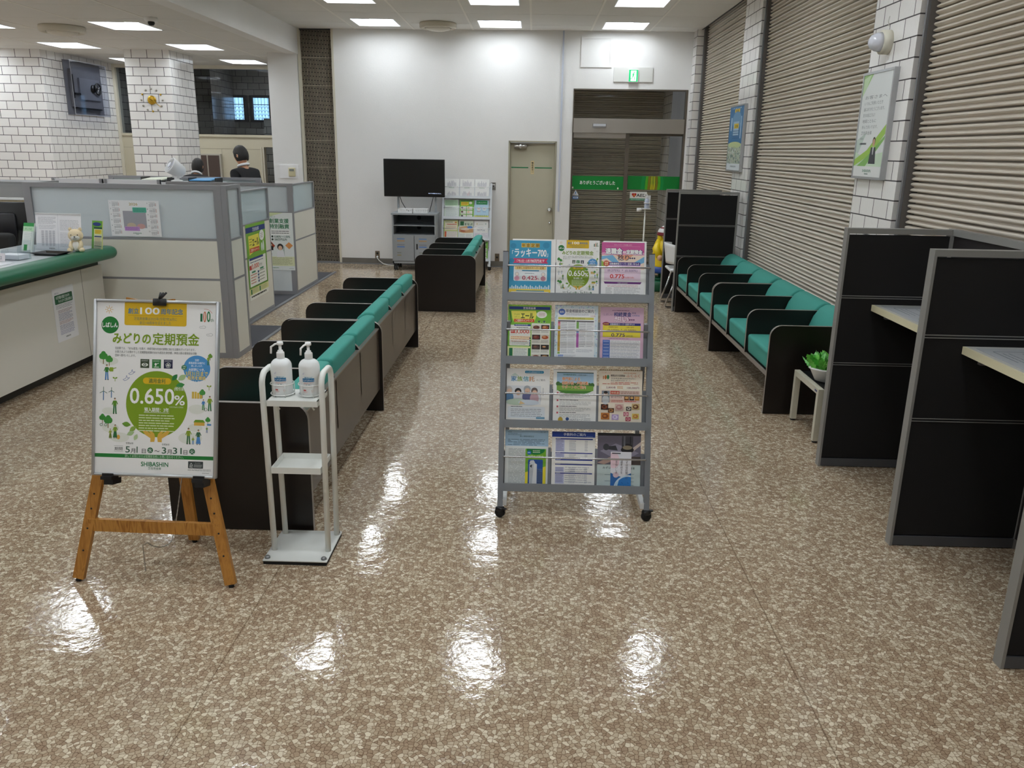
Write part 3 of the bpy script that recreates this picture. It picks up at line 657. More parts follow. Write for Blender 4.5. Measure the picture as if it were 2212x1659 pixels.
# ================================================================== FURNITURE
M_PANEL = mat('dark_brown_laminate', '#150f0d', .34, noise=.08, nscale=6)
M_BACK = mat('taupe_laminate', '#473d35', .28, noise=.06, nscale=6)
M_EDGE = mat('edge_band', '#8d857f', .35, .3)
M_TEAL = mat('teal_fabric', '#3f978b', .85, noise=.07, nscale=160, bump=.25, bscale=260)
BL = 1.86; BD = .66
XZ = Matrix(((1, 0, 0, 0), (0, 0, 1, 0), (0, 1, 0, 0), (0, 0, 0, 1)))   # polygon (x,z) extruded along y
def arc(cx, cz, r, a0, a1, n=6): return [(cx+r*math.cos(a0+(a1-a0)*i/n), cz+r*math.sin(a0+(a1-a0)*i/n)) for i in range(n+1)]
def bench_proto():
    t = thing('bench', '', 'bench', group='rows of green seats')
    end = [(0, .004), (BD, .004)]+arc(BD-.075, .62-.075, .075, 0, PI/2)+arc(.075, .62-.075, .075, PI/2, PI)
    div = [(.0, .29), (BD-.02, .29)]+arc(BD-.08, .615-.06, .06, 0, PI/2)+arc(.075, .615-.075, .075, PI/2, PI)
    for y in (0, BL-.026):
        f = MB(); f.prism(end, y, y+.026, M_PANEL, M_EDGE, M=XZ); f.build('end_panel', t, local=True)
    for y in (.613, 1.224):
        f = MB(); f.prism(div, y, y+.026, M_PANEL, M_EDGE, M=XZ); f.build('armrest_panel', t, local=True)
    f = MB(); f.box(.615, .64, .026, BL-.026, .16, .572, M_BACK); f.box(.612, .643, .026, BL-.026, .565, .574, M_EDGE); f.build('back_panel', t, local=True)
    f = MB(); f.box(.012, .615, .026, BL-.026, .262, .29, M_PANEL); f.box(.008, .014, .026, BL-.026, .26, .292, M_EDGE); f.build('seat_board', t, local=True)
    bp = [(.44, .44), (.615, .42), (.622, .664), (.56, .668), (.515, .64), (.475, .58), (.45, .51)]
    for i in range(3):
        y0 = (.03, .643, 1.254)[i]; y1 = (.609, 1.22, BL-.03)[i]
        bm = bmesh.new(); bmesh.ops.create_cube(bm, size=1)
        bmesh.ops.subdivide_edges(bm, edges=bm.edges[:], cuts=4, use_grid_fill=True)
        for v in bm.verts:
            x, y, z = v.co; puff = (1-(2*x)**2)*(1-(2*y)**2)
            v.co = Vector((.02+(x+.5)*.47-(.012 if x < -.45 else 0)*(z+.5), y0+(y+.5)*(y1-y0), .29+(z+.5)*.145+(.016*puff if z > .3 else 0)))
        bmesh.ops.bevel(bm, geom=[e for e in bm.edges if e.calc_face_angle(0) > .8], offset=.022, segments=3, affect='EDGES', profile=.5)
        f = MB(); f.bm(bm, M_TEAL); f.build('seat_cushion', t, local=True)
        bm = bmesh.new(); n = len(bp)
        a = [bm.verts.new((x, y0, z)) for x, z in bp]; b = [bm.verts.new((x, y1, z)) for x, z in bp]
        bm.faces.new(a); bm.faces.new(b[::-1])
        for k in range(n): bm.faces.new((a[k], b[k], b[(k+1) % n], a[(k+1) % n])[::-1])
        bmesh.ops.recalc_face_normals(bm, faces=bm.faces[:])
        bmesh.ops.bevel(bm, geom=[e for e in bm.edges if e.calc_face_angle(0) > .25], offset=.018, segments=3, affect='EDGES', profile=.5)
        f = MB(); f.bm(bm, M_TEAL); f.build('back_cushion', t, local=True)
    return t
B0 = bench_proto(); B0['label'] = 'green three-seat bench in the left row nearest the camera, behind the poster easel'
B0.matrix_world = T(-1.645, 3.45, 0); WM[B0] = B0.matrix_world.copy()
GB = 'rows of green seats'
copy_tree(B0, T(-1.665, 5.318, 0), 'second green three-seat bench in the left row, joined behind the easel bench', GB)
copy_tree(B0, T(-1.268, 8.853, 0), 'short-looking green bench standing alone in front of the television cabinet', GB)
copy_tree(B0, T(1.612, 5.425, 0), 'green three-seat bench along the shutter wall beside the potted plant', GB)
copy_tree(B0, T(1.612, 7.29, 0), 'green three-seat bench along the shutter wall next to the far dark partition', GB)

# ------------------------------------------------------------------ writing booths (dark partitions)
M_BOARD = mat('black_fabric_board', '#0e0c0c', .85, noise=.1, nscale=200); M_BOARD2 = mat('dark_brown_board', '#171011', .7)
M_POST = mat('silver_post', '#8f8e8b', .5, .25)
def partition(par, x0, x1, y, H=1.35, th=.05, seams=(.61, .985), post=.05):
    f = MB(); f.box(x0, x0+.012, y-th/2, y+th/2, 0, H, M_POST); f.box(x0+.012, x1-.02, y-th/2, y+th/2, H-.028, H, M_POST)
    f.box(x1-.02, x1, y-th/2, y+th/2, 0, H, M_POST); f.box(x0+.012, x1-.02, y-th/2, y+th/2, .004, .05, mat('dark_post', '#55565a', .5, .2))
    p = f.build('partition', par); last = .05
    for z in list(seams)+[H-.028]:
        g = MB(); g.box(x0+.012, x1-.02, y-th/2+.004, y+th/2-.004, last+.006, z-.008, M_BOARD); g.build('board', p); last = z
    for z in seams:
        g = MB(); g.box(x0+.012, x1-.02, y-th/2+.001, y+th/2-.001, z-.008, z+.008, M_BLACK)
        for s in (-1, 1): g.box(x0+.012, x1-.02, y-th/2, y+th/2, z+s*.006-.002, z+s*.006+.002, M_POST)
        g.build('seam_strip', p)
    return p
t = thing('writing_booth', 'long dark writing booth with silver posts and two pale desks at the right edge', 'writing booth', loc=(2.0, 3.5, 0))
for y in (2.557, 3.492, 4.478): partition(t, 1.672, 2.235 if y > 4.4 else 2.25, y, 1.352)
f = MB(); f.box(2.235, 2.26, 2.5, 4.503, .05, 1.33, M_BOARD2); f.box(2.225, 2.265, 2.5, 4.503, 1.322, 1.355, M_POST); f.build('back_panel', t)
M_TOP = mat('grey_desk_top', '#b9b9b6', .35); M_DEDGE = mat('cream_desk_edge', '#d9d2b2', .45)
dk = []
for y0, y1 in ((2.585, 3.465), (3.52, 4.45)):
    f = MB(); f.box(1.862, 2.235, y0, y1, .917, .945, M_TOP); f.box(1.850, 1.862, y0, y1, .912, .945, M_DEDGE); p = f.build('desk_top', t)
    g = MB()
    for yy in (y0+.02, y1-.02): g.box(1.92, 2.2, yy-.012, yy+.012, .87, .917, M_ALUD)
    g.build('bracket', p)
def deskmat(y0, y1, lb):
    s = Sheet(y1-y0-.08, .33, 820, 330, '#b4b7bb', .002)
    s.ell(430, 150, 120, 95, '#7f9a4a', 1); s.line([(60, 60), (60, 290)], 5, '#31485a'); s.line([(60, 290), (250, 290)], 4, '#31485a')
    for k in range(9): s.greek(90+(k % 3)*250, 30+(k//3)*105, 260+(k % 3)*250, 3, 24, '#4a5a68', 6, seed=k)
    s.line([(560, 240), (780, 240)], 7, '#4f8a5a'); s.line([(560, 90), (700, 130)], 6, '#3c5a86'); s.rect(620, 150, 780, 200, '#8fa0b4', 1)
    o = s.build('desk_mat', M=frame((1.885, y1-.04, .9472), (0, -1, 0), (1, 0, 0))); tag(o, lb, 'desk mat', 'printed desk mats in the writing booth')
deskmat(2.585, 3.465, 'grey printed mat under clear film on the nearer writing desk')
deskmat(3.52, 4.45, 'grey printed mat under clear film on the farther writing desk')
t = thing('writing_booth', 'dark two-panel booth at the far end of the right row of seats', 'writing booth', loc=(1.9, 9.6, 0))
for y, x0 in ((9.19, 1.585), (10.07, 1.585)):
    partition(t, x0, 2.235, y, 1.322 if y < 9.5 else 1.305, .045, (.62, .96))
f = MB(); f.box(1.93, 2.235, 9.22, 10.04, .70, .73, M_TOP); f.box(1.92, 1.93, 9.22, 10.04, .697, .732, M_DEDGE); f.build('desk_top', t)
# white shell chair in the far booth
t = thing('chair', 'white plastic shell chair with chrome sled legs inside the far dark booth', 'chair', loc=(1.72, 9.55, 0))
f = MB(); vs = []; fs = []; n = 10; mrow = 7
for i in range(mrow):
    for k in range(n+1):
        a = -1+2*k/n; z = .50+.215*i/(mrow-1); x = 1.56-.035*i/(mrow-1)+.11*a*a; vs.append((x, 9.55+.21*a*(1-.12*(i/(mrow-1)-.5)), z+.02*(1-a*a)*(i/(mrow-1))))
for i in range(mrow-1):
    for k in range(n): fs.append((i*(n+1)+k, i*(n+1)+k+1, (i+1)*(n+1)+k+1, (i+1)*(n+1)+k))
f.add(vs, fs, M_WHT, True); bk = f.build('backrest', t); md = bk.modifiers.new('thickness', 'SOLIDIFY'); md.thickness = .012
f = MB(); f.rbox(1.57, 1.96, 9.35, 9.75, .415, .445, .014, M_WHT); f.build('seat', t)
for y in (9.37, 9.73):
    f = MB(); f.tube([(1.66, y, .42), (1.60, y, .2), (1.535, y, .035), (1.545, y, .012), (1.60, y, .012), (1.90, y, .012), (1.93, y, .03), (1.86, y, .42)], .011, M_CHROME, 8); f.build('leg', t)

# ------------------------------------------------------------------ low table with planter
M_TBL = mat('cream_steel', '#c9c5b4', .45, noise=.06, nscale=30)
t = thing('side_table', 'low cream steel side table with a black top between the seats and the writing booth', 'table', loc=(1.98, 5.09, 0))
for x in (1.785, 2.17):
    f = MB(); f.box(x-.0175, x+.0175, 4.85, 5.33, .31, .345, M_TBL); f.build('top_rail', t)
    for y in (4.867, 5.313):
        g = MB(); g.box(x-.0175, x+.0175, y-.0175, y+.0175, .012, .31, M_TBL); lg = g.build('leg', t)
        g = MB(); g.lathe([(.016, .0005), (.017, .012)], M_RUB, 12, M=T(x, y, 0)); g.build('foot', lg)
f = MB(); f.box(1.8025, 2.1525, 4.86, 5.32, .322, .34, M_BLACK); f.build('top', t)
s = MB(); s.box(1.766, 1.7675, 4.875, 4.915, .322, .333, mat('maker_plate', '#34386a', .4)); plab(s.build('badge', t), 'small dark blue badge')
t = thing('potted_plant', 'bright green leafy plant in a white oval planter on the low table', 'plant', loc=(1.968, 5.08, .342))
f = MB(); S = Matrix.Diagonal((1.0, .62, 1, 1)); f.lathe([(.135, .0), (.15, .004), (.185, .075), (.195, .08), (.195, .088), (.18, .088), (.165, .06), (.0, .06)], M_WHT, 36, M=S); f.build('planter', t, local=True)
f = MB(); mg = [mat('leaf_green_%d' % i, c, .6) for i, c in enumerate(('#6fce50', '#86d862', '#56b742', '#9be392'))]
rr = random.Random(4)
for k in range(260):
    an = rr.uniform(0, 2*PI); r0 = math.sqrt(rr.random()); bx, by = .175*r0*math.cos(an), .10*r0*math.sin(an)
    out = Vector((math.cos(an), math.sin(an), 0)); L = rr.uniform(.06, .115)*(1.2-.3*r0); up = rr.uniform(.55, 1.5)
    d = (out*rr.uniform(.2, 1.3)+Vector((0, 0, up))).normalized(); sd = d.cross(Vector((rr.uniform(-1, 1), rr.uniform(-1, 1), .3))).normalized()
    b = Vector((bx, by, rr.uniform(.06, .10))); tip = b+d*L; W_ = rr.uniform(.016, .028); m = mg[rr.randrange(4)]; nn = d.cross(sd)*.006
    pts = [b]; left = []; rightp = []
    for q, wf in ((.25, .55), (.35, 1.0), (.45, .6), (.58, .95), (.68, .5), (.8, .7), (.88, .35)):
        c = b+d*L*q+nn*math.sin(q*3); left.append(c+sd*W_*wf); rightp.append(c-sd*W_*wf)
    vs = [b]+left+[tip]+rightp[::-1]; mid = b+d*L*.55+nn*2
    n = len(vs); vs2 = vs+[mid]
    f.add(vs2, [(i, (i+1) % n, n) for i in range(n)], m)
fo = f.build('foliage', t, local=True)
# ================================================================== EASEL AND POSTER BOARD
def wood(name, c1, c2):
    m, nt, b = nodes(name); L = nt.links.new
    tc = N(nt, 'ShaderNodeTexCoord'); mp = N(nt, 'ShaderNodeMapping'); mp.inputs['Scale'].default_value = (9, 9, 1.2); L(tc.outputs['Object'], mp.inputs[0])
    nz = N(nt, 'ShaderNodeTexNoise', Scale=5.0, Detail=4.0, Distortion=1.2); L(mp.outputs[0], nz.inputs[0])
    r = ramp(nt, nz.outputs['Fac'], [(.3, lin(c1)), (.55, lin(c2)), (.7, lin(c1))]); L(r.outputs[0], b.inputs['Base Color']); b.inputs['Roughness'].default_value = .38
    return m
M_WOOD = wood('easel_wood', '#9a6424', '#b9823a')
M_WOODX = wood('easel_wood_cross', '#8f5718', '#c08a40')
t = thing('easel', 'wooden display easel holding the large green and white poster', 'easel', loc=(-1.5, 3.05, 0))
fl_, fr_ = Vector((-1.822, 2.952, .012)), Vector((-1.186, 2.936, .012))
k = .20
def leg_at(p, sx, z): return Vector((p.x+sx*z, p.y+k*z, z))
for p, sx in ((fl_, .215), (fr_, -.215)):
    f = MB(); f.bar(leg_at(p, sx, .012), leg_at(p, sx, 1.13), .044, .022, M_WOOD, up=(0, -1, .2)); lg = f.build('leg', t)
    for z in (.13, .22, .30, .36): f = MB(); q = leg_at(p, sx, z); f.tube([q+Vector((0, -.0125, 0)), q+Vector((0, -.009, 0))], .004, M_BLACK, 8); f.build('peg_hole', lg)
    f = MB(); f.tube([leg_at(p, sx, .012), p+Vector((0, 0, -.0115))], .011, M_RUB, 10); f.build('foot', lg)
f = MB(); f.bar((-1.49, 3.318, .014), (-1.50, 3.215, 1.12), .044, .022, M_WOOD, up=(0, 1, 0)); lg = f.build('leg', t)
f = MB(); f.tube([(-1.49, 3.318, .014), (-1.49, 3.318, .0005)], .011, M_RUB, 10); f.build('foot', lg)
a, b = leg_at(fl_, .215, .232), leg_at(fr_, -.215, .232)
f = MB(); f.bar(a, b, .018, .052, M_WOODX, up=(0, 0, 1)); f.build('crossbar', t)
f = MB(); f.bar((-1.62, 3.188, 1.09), (-1.39, 3.188, 1.09), .03, .06, M_WOOD); f.build('head_block', t)
f = MB(); pts = []
for i in range(60):
    u = i/59; pts.append(Vector((-1.50-.02*u-.10*max(0, u-.6), 3.29-.26*u, .36-.30*math.sin(u*PI*.62)+.13*max(0, u-.55))))
pts += [pts[-1]+Vector((-.02*min(1, i), 0, -.012*i)) for i in range(1, 12)]
f.tube(pts, [.0028 if i % 2 else .0018 for i in range(len(pts))], M_STEEL, 5); f.build('chain', t)
PB = Vector((-1.466, 2.958, .463)); PWd, PHt = .497, .693
pu = Vector((math.cos(-.017), math.sin(-.017), 0)); pn = Vector((math.sin(-.017), -math.cos(-.017), 0)); pv = Vector((0, 0, math.cos(.255)))-pn*math.sin(.255)
MP = frame(PB-pu*PWd/2, pu, pv)
for sx in (.07, .432):
    f = MB(); f.box(sx-.022, sx+.022, -.014, -.0005, -.03, .026, M_BLACK, M=MP); f.box(sx-.022, sx+.022, -.001, .010, .0085, .014, M_BLACK, M=MP); f.box(sx-.016, sx+.02, -.035, -.012, -.055, .01, M_BLACK, M=MP); f.build('board_holder', t)
pf = thing('framed_poster', 'large green and white poster in a silver frame on the wooden easel', 'framed poster', M=MP)
f = MB(); fw_ = .011
for x0, x1, y0, y1 in ((0, fw_, 0, PHt), (PWd-fw_, PWd, 0, PHt), (fw_, PWd-fw_, 0, fw_), (fw_, PWd-fw_, PHt-fw_, PHt)): f.rbox(x0, x1, y0, y1, -.016, .008, .003, mat('frame_silver', '#b9bbbe', .35, .7), 1)
f.build('frame', pf, local=True)
# artwork shared by the big poster and a small leaflet ; picture units follow the photographed sheet (1000 x 1430)
def person_fig(s, x, y, h, top, bot, lv=2, skin='#e6b88a', skirt=False):
    u = h/10; s.ell(x, y-9.3*u, .55*u, .65*u, '#3a3a30', lv); s.ell(x+.1*u, y-9.0*u, .4*u, .45*u, skin, lv+1)
    s.poly([(x-.9*u, y-8.2*u), (x+.9*u, y-8.2*u), (x+1.0*u, y-5*u), (x-1.0*u, y-5*u)], top, lv)
    s.line([(x-.8*u, y-8*u), (x-1.6*u, y-5.6*u)], .5*u, top, lv); s.line([(x+.8*u, y-8*u), (x+1.7*u, y-6*u)], .5*u, top, lv)
    if skirt: s.poly([(x-.9*u, y-5*u), (x+.9*u, y-5*u), (x+1.6*u, y-.6*u), (x-1.5*u, y-.6*u)], bot, lv)
    else: s.line([(x-.45*u, y-5*u), (x-.7*u, y-.3*u)], .8*u, bot, lv); s.line([(x+.45*u, y-5*u), (x+.8*u, y-.3*u)], .8*u, bot, lv)
    s.rect(x-1.1*u, y-.4*u, x-.2*u, y, '#33342c', lv); s.rect(x+.4*u, y-.4*u, x+1.3*u, y, '#33342c', lv)
def tree_fig(s, x, y, r, c='#3f8f3a', lv=2):
    s.rect(x-r*.1, y, x+r*.1, y+r*2.2, '#8a6b3a', lv)
    for dx, dy in ((0, -.3), (-.45, .25), (.45, .25), (0, .35)): s.ell(x+dx*r, y+dy*r, r*.62, r*.75, c, lv+1)
def leaf_fig(s, x, y, L, a, c, lv):
    p = []
    for q in range(9):
        tt = q/8; p.append((tt*L, -math.sin(tt*PI)*L*.28))
    p += [(tt*L, math.sin(tt*PI)*L*.28) for tt in [i/8 for i in range(7, 0, -1)]]
    s.poly([(x+px*math.cos(a)-py*math.sin(a), y+px*math.sin(a)+py*math.cos(a)) for px, py in p], c, lv)
def midori(s, fine=True):
    Gd, Gl, Y, B = '#1f7a34', '#7f9f1c', '#ddb51c', '#4d94cf'
    s.rrect(232, -10, 752, 195, 16, Y, 1); s.rect(232, -12, 752, 4, '#f4f4f2' if False else Y, 1)
    s.text('創立', 262, 92, 52, '#4f7fa0', 'l', .035, fit=88); s.text('100', 364, 96, 78, '#ffffff', 'l', .04, fit=160); s.text('周年記念', 536, 92, 52, '#4f7fa0', 'l', .035, fit=185)
    s.rect(262, 108, 722, 111, '#b88f14', 2); s.text('芝信用金庫は2025年(令和7年)6月に', 492, 148, 30, '#5c7a70', 'c', .01, fit=360); s.text('創立100周年を迎えました', 492, 183, 30, '#5c7a70', 'c', .01, fit=262)
    for i in range(8):
        a = i*PI/4; s.line([(103+22*math.cos(a), 65+22*math.sin(a)), (103+34*math.cos(a), 65+34*math.sin(a))], 4, '#d9a51f')
    s.ring(103, 65, 12, 16, '#d9a51f', 1)
    s.text('1', 868, 148, 96, '#1f6a44', 'l', .02, fit=16); s.ell(904, 108, 13, 46, '#c8693a', 2); s.ell(904, 108, 5, 36, '#f0e6d8', 3); s.ell(936, 106, 15, 46, '#2a7a48', 2); s.ell(936, 106, 6, 30, '#eef0e8', 3); s.text('th', 952, 148, 40, '#2a7a48', 'l', .01, fit=26); s.ring(905, 110, 66, 69, '#cc6a52', 1, -1.7, -.5)
    for cx, cy in ((890, 198), (950, 262)):
        for q in ((-16, 0, 14, 9), (6, -2, 18, 12)): s.ell(cx+q[0], cy+q[1], q[2], q[3], '#9fa3a6', 1); s.ell(cx+q[0], cy+q[1], q[2]-2.5, q[3]-2.5, '#f1f1f0', 2)
    s.ell(112, 197, 73, 73, Gd, 1); s.text('しばしん', 112, 214, 46, '#ffffff', 'c', .04, fit=128, lv=3)
    s.text('みどりの', 138, 345, 100, Gl, 'l', .04, fit=316, lv=3); s.text('定期預金', 472, 348, 108, Gl, 'l', .03, fit=388, lv=3)
    tx = ('当金庫では、「SDGs宣言」を掲げ、持続可能な社会の実現に向けた活動を行っております。', 'お客さまよりお預かりした定期預金総額の0.01％相当を東京都、神奈川県の環境保全活動', '団体へ寄付いたします。')
    for i, q in enumerate(tx): s.text(q, 158, 402+i*31, 24, '#555a58', 'l', 0, fit=(672, 684, 172)[i])
    for i, (cc) in enumerate(('#3c4a34', '#2d7a3a', '#25294a')):
        x0 = 372+i*98; s.rect(x0, 482, x0+74, 558, cc, 1); s.greek(x0+8, 490, x0+64, 2, 8, '#dfe6e0', 3, lv=2, seed=i)
        if i == 0: s.ell(x0+37, 530, 27, 15, '#e9efe6', 2); s.ell(x0+37, 530, 12, 12, cc, 3); s.ell(x0+37, 530, 6, 6, '#e9efe6', 4)
        elif i == 1: s.ell(x0+30, 524, 9, 11, '#e9efe6', 2); s.rect(x0+28, 532, x0+32, 544, '#e9efe6', 2); s.rect(x0+16, 545, x0+58, 550, '#e9efe6', 2); s.line([(x0+40, 520), (x0+56, 514)], 5, '#e9efe6', 2)
        else:
            for q in range(5): a = q*2*PI/5-PI/2; s.ring(x0+37+12*math.cos(a), 530+12*math.sin(a), 8, 11, '#e9efe6', 2, n=14)
    # big green disc
    s.ell(514, 866, 258, 284, Gl, 1, n=56)
    for x, y, L, a, cc in ((640, 660, 70, -.9, '#2f7f43'), (690, 655, 82, -.6, '#a9c48e'), (672, 705, 76, -.2, '#3f8f4c'), (345, 1062, 70, 2.5, '#8fae4e'), (300, 1052, 76, 3.3, '#6c9a35'), (330, 1108, 70, 2.7, '#a9c48e'), (355, 1128, 60, 2.0, '#b9cf9e')): leaf_fig(s, x, y, L, a, cc, 2)
    s.rrect(396, 640, 632, 694, 26, Y, 2); s.text('適用金利', 514, 683, 44, '#5d7a3a', 'c', .03, fit=138, lv=3)
    s.text('0.650', 290, 862, 186, '#ffffff', 'l', .02, fit=368, lv=3); s.text('％' if False else '%', 664, 868, 118, '#ffffff', 'l', .02, fit=84, lv=3); s.text('(税引前)', 660, 742, 34, '#ffffff', 'l', .01, fit=90, lv=3)
    s.text('令和7年8月1日現在', 620, 893, 15, '#dfe8c8', 'l', 0, fit=118, lv=3); s.text('預入期間：3年', 514, 930, 40, '#ffffff', 'c', .02, fit=206, lv=3); s.rect(408, 938, 620, 941, '#ffffff', 3)
    s.greek(366, 960, 668, 7, 22, '#dbe6bd', 11, lv=3, seed=3)
    # hands
    for sg in (1, -1):
        X = lambda v: 514+sg*(v-514)
        s.poly([(X(x), y) for x, y in ((398, 1098), (428, 1092), (470, 1124), (446, 1092), (466, 1090), (498, 1120), (505, 1150), (500, 1190), (466, 1192), (466, 1160), (420, 1130))][::sg], '#dcb04a', 3)
    # margin drawings
    for cx, cy, rx, ry in ((105, 505, 80, 38), (110, 935, 55, 30), (128, 1080, 70, 40), (205, 1160, 82, 42), (850, 900, 70, 40), (840, 1060, 60, 34), (800, 1150, 100, 52)): s.ell(cx, cy, rx, ry, '#e3e6dd', 1)
    tree_fig(s, 60, 458, 34); tree_fig(s, 110, 488, 28); tree_fig(s, 60, 988, 26); tree_fig(s, 108, 1008, 34)
    person_fig(s, 90, 670, 135, '#3c7f38', '#4c86c4'); s.rrect(112, 560, 145, 596, 6, '#8aa52a', 3); s.line([(145, 570), (170, 562)], 6, '#8aa52a', 3)
    s.line([(160, 680), (160, 655)], 5, '#7aa030'); leaf_fig(s, 160, 656, 24, -.5, '#7aa030', 2); leaf_fig(s, 160, 656, 24, -2.6, '#7aa030', 2)
    for x, y, L in ((65, 765, 36), (132, 760, 28)):
        s.rect(x-4, y, x+4, y+L*2.2, '#5a86b4', 2)
        for a in (-PI/2, PI/6, 5*PI/6): s.line([(x, y), (x+L*math.cos(a), y+L*math.sin(a))], 5, '#5c7f6e', 2)
    person_fig(s, 162, 960, 140, '#5c8f2c', '#2f7a44')
    for x in (50, 88): s.ring(x, 1055, 9, 13, '#4d7a58', 2)
    person_fig(s, 168, 1170, 120, '#7f9f2c', '#2c6a3c', skirt=True); person_fig(s, 128, 1172, 84, '#9fae50', '#6a7a2c', skirt=True); s.ell(196, 1158, 14, 20, '#d9a64a', 2)
    for x, y in ((295, 600), (250, 652)):
        s.line([(x-22, y+10), (x, y), (x+8, y-26), (x+14, y-2), (x+34, y-8), (x+12, y+12), (x-10, y+20), (x-22, y+10)], 3.5, '#6a7fae')
    s.ell(845, 552, 112, 112, B, 1, n=40)
    for q, y, sz, fw_, cc in (('当初', 488, 22, 32, '#e3eef8'), ('募集総額100億円に', 512, 20, 138, '#e3eef8'), ('達しましたが、', 536, 20, 96, '#e3eef8'), ('大好評につき、', 572, 28, 136, '#ffffff'), ('3月31日まで', 612, 44, 186, '#f2d23c'), ('販売を継続', 646, 36, 150, '#f2d23c'), ('いたします。', 676, 26, 108, '#ffffff')): s.text(q, 845, y, sz, cc, 'c', .02, fit=fw_, lv=2)
    s.ell(738, 545, 22, 22, '#2b7a44', 2); s.text('令和', 738, 543, 16, '#eef6ee', 'c', .01, fit=28, lv=3); s.text('8年', 738, 561, 16, '#eef6ee', 'c', .01, fit=24, lv=3)
    person_fig(s, 940, 520, 80, '#8aa52a', '#2f7a44'); tree_fig(s, 955, 440, 18, '#6c9a35')
    s.line([(950, 735), (950, 705)], 4, '#8aa52a'); leaf_fig(s, 950, 706, 24, -.5, '#8aa52a', 2); leaf_fig(s, 950, 706, 24, -2.6, '#8aa52a', 2)
    for i in range(4): s.rect(808+i*22, 750+(i//2)*8, 826+i*22, 808, '#d9b84a', 2)
    tree_fig(s, 895, 752, 24, '#4d9a4a'); person_fig(s, 958, 912, 130, '#8aa52a', '#2f7a44'); person_fig(s, 905, 905, 92, '#4c86c4', '#2f8a4a'); s.ring(925, 900, 11, 14, '#4a5a4c', 3)
    s.rect(830, 1010, 918, 1040, '#ddb04a', 2); s.poly([(824, 1012), (840, 990), (906, 990), (924, 1012)], '#6f9a2a', 3); tree_fig(s, 945, 985, 20); s.rrect(938, 1022, 974, 1038, 6, '#5a94cc', 3)
    person_fig(s, 785, 1202, 142, '#8aa52a', '#2f6a3a'); person_fig(s, 868, 1204, 132, '#3a6a48', '#4c86c4', skirt=True); person_fig(s, 824, 1202, 66, '#8aa52a', '#4c86c4'); person_fig(s, 938, 1100, 54, '#6f9a2a', '#4c6ea4')
    # dates
    s.rect(160, 1232, 238, 1234, '#6a706c'); s.rect(160, 1280, 238, 1282, '#6a706c'); s.text('期間', 199, 1270, 32, '#4a504c', 'c', .01, fit=68)
    s.text('令和6年', 258, 1216, 20, '#4a504c', 'l', 0, fit=66); s.text('令和8年', 562, 1218, 20, '#4a504c', 'l', 0, fit=66)
    for q, x, sz, fw_, cc in (('5', 258, 76, 36, '#35604a'), ('月', 302, 44, 38, '#4a504c'), ('1', 352, 76, None, '#35604a'), ('日', 396, 44, 32, '#4a504c'), ('〜', 502, 50, 42, '#4a504c'), ('3', 564, 76, 36, '#35604a'), ('月', 608, 44, 38, '#4a504c'), ('31', 656, 76, 74, '#35604a'), ('日', 746, 44, 32, '#4a504c')): s.text(q, x, 1288, sz, cc, 'l', .015, fit=fw_)
    for x, q in ((466, '水'), (818, '火')): s.ell(x, 1264, 24, 25, '#2c6a44', 2); s.text(q, x, 1280, 40, '#ffffff', 'c', .01, fit=34, lv=3)
    s.rect(0, 1302, 1000, 1334, Gd, 1); s.text('詳しくは窓口または営業担当者にお問い合わせください。', 500, 1327, 26, '#d4ecd6', 'c', .005, fit=492)
    s.text('SHIBASHIN', 505, 1402, 54, '#1f7a4a', 'c', .025, fit=228); s.text('芝信用金庫', 505, 1428, 24, '#3f7a5c', 'c', .005, fit=110)
    s.rrect(786, 1348, 912, 1408, 5, '#3b4143', 1); s.line([(800, 1384), (812, 1362), (824, 1384), (800, 1384)], 3, '#e8ebe9', 2); s.text('FSC', 812, 1402, 18, '#e8ebe9', 'c', .02, fit=28); s.text('ミックス', 866, 1368, 13, '#c8ceca', 'c', 0, fit=44); s.greek(834, 1376, 904, 3, 9, '#c8ceca', 4, lv=2, seed=8)
    s.greek(784, 1416, 976, 2, 9, '#777c7a', 4, seed=9); s.text('令和7年8月', 962, 1452, 11, '#6a706c', 'r', 0, fit=58)
s = Sheet(PWd-2*fw_, PHt-2*fw_, 1000, 1468, '#f2f2f1', .002); midori(s)
sh = s.build('printed_sheet', pf, local=True); sh.matrix_local = T(fw_, fw_, .0)
t = thing('bulldog_clip', 'black spring clip gripping the top edge of the easel poster', 'clip', M=frame(MP @ Vector((.265, PHt, .0)), pu, pv))
f = MB(); f.rbox(-.027, .027, -.022, .006, .0085, .014, .002, M_BLACK, 1); f.build('jaw', t, local=True)
f = MB()
for a in (-.55, 0, .55): f.tube([(0, .004, .011), (.022*math.sin(a)+.014, .03, .008)], [.006, .004], M_BLACK, 8)
f.build('grip', t, local=True)

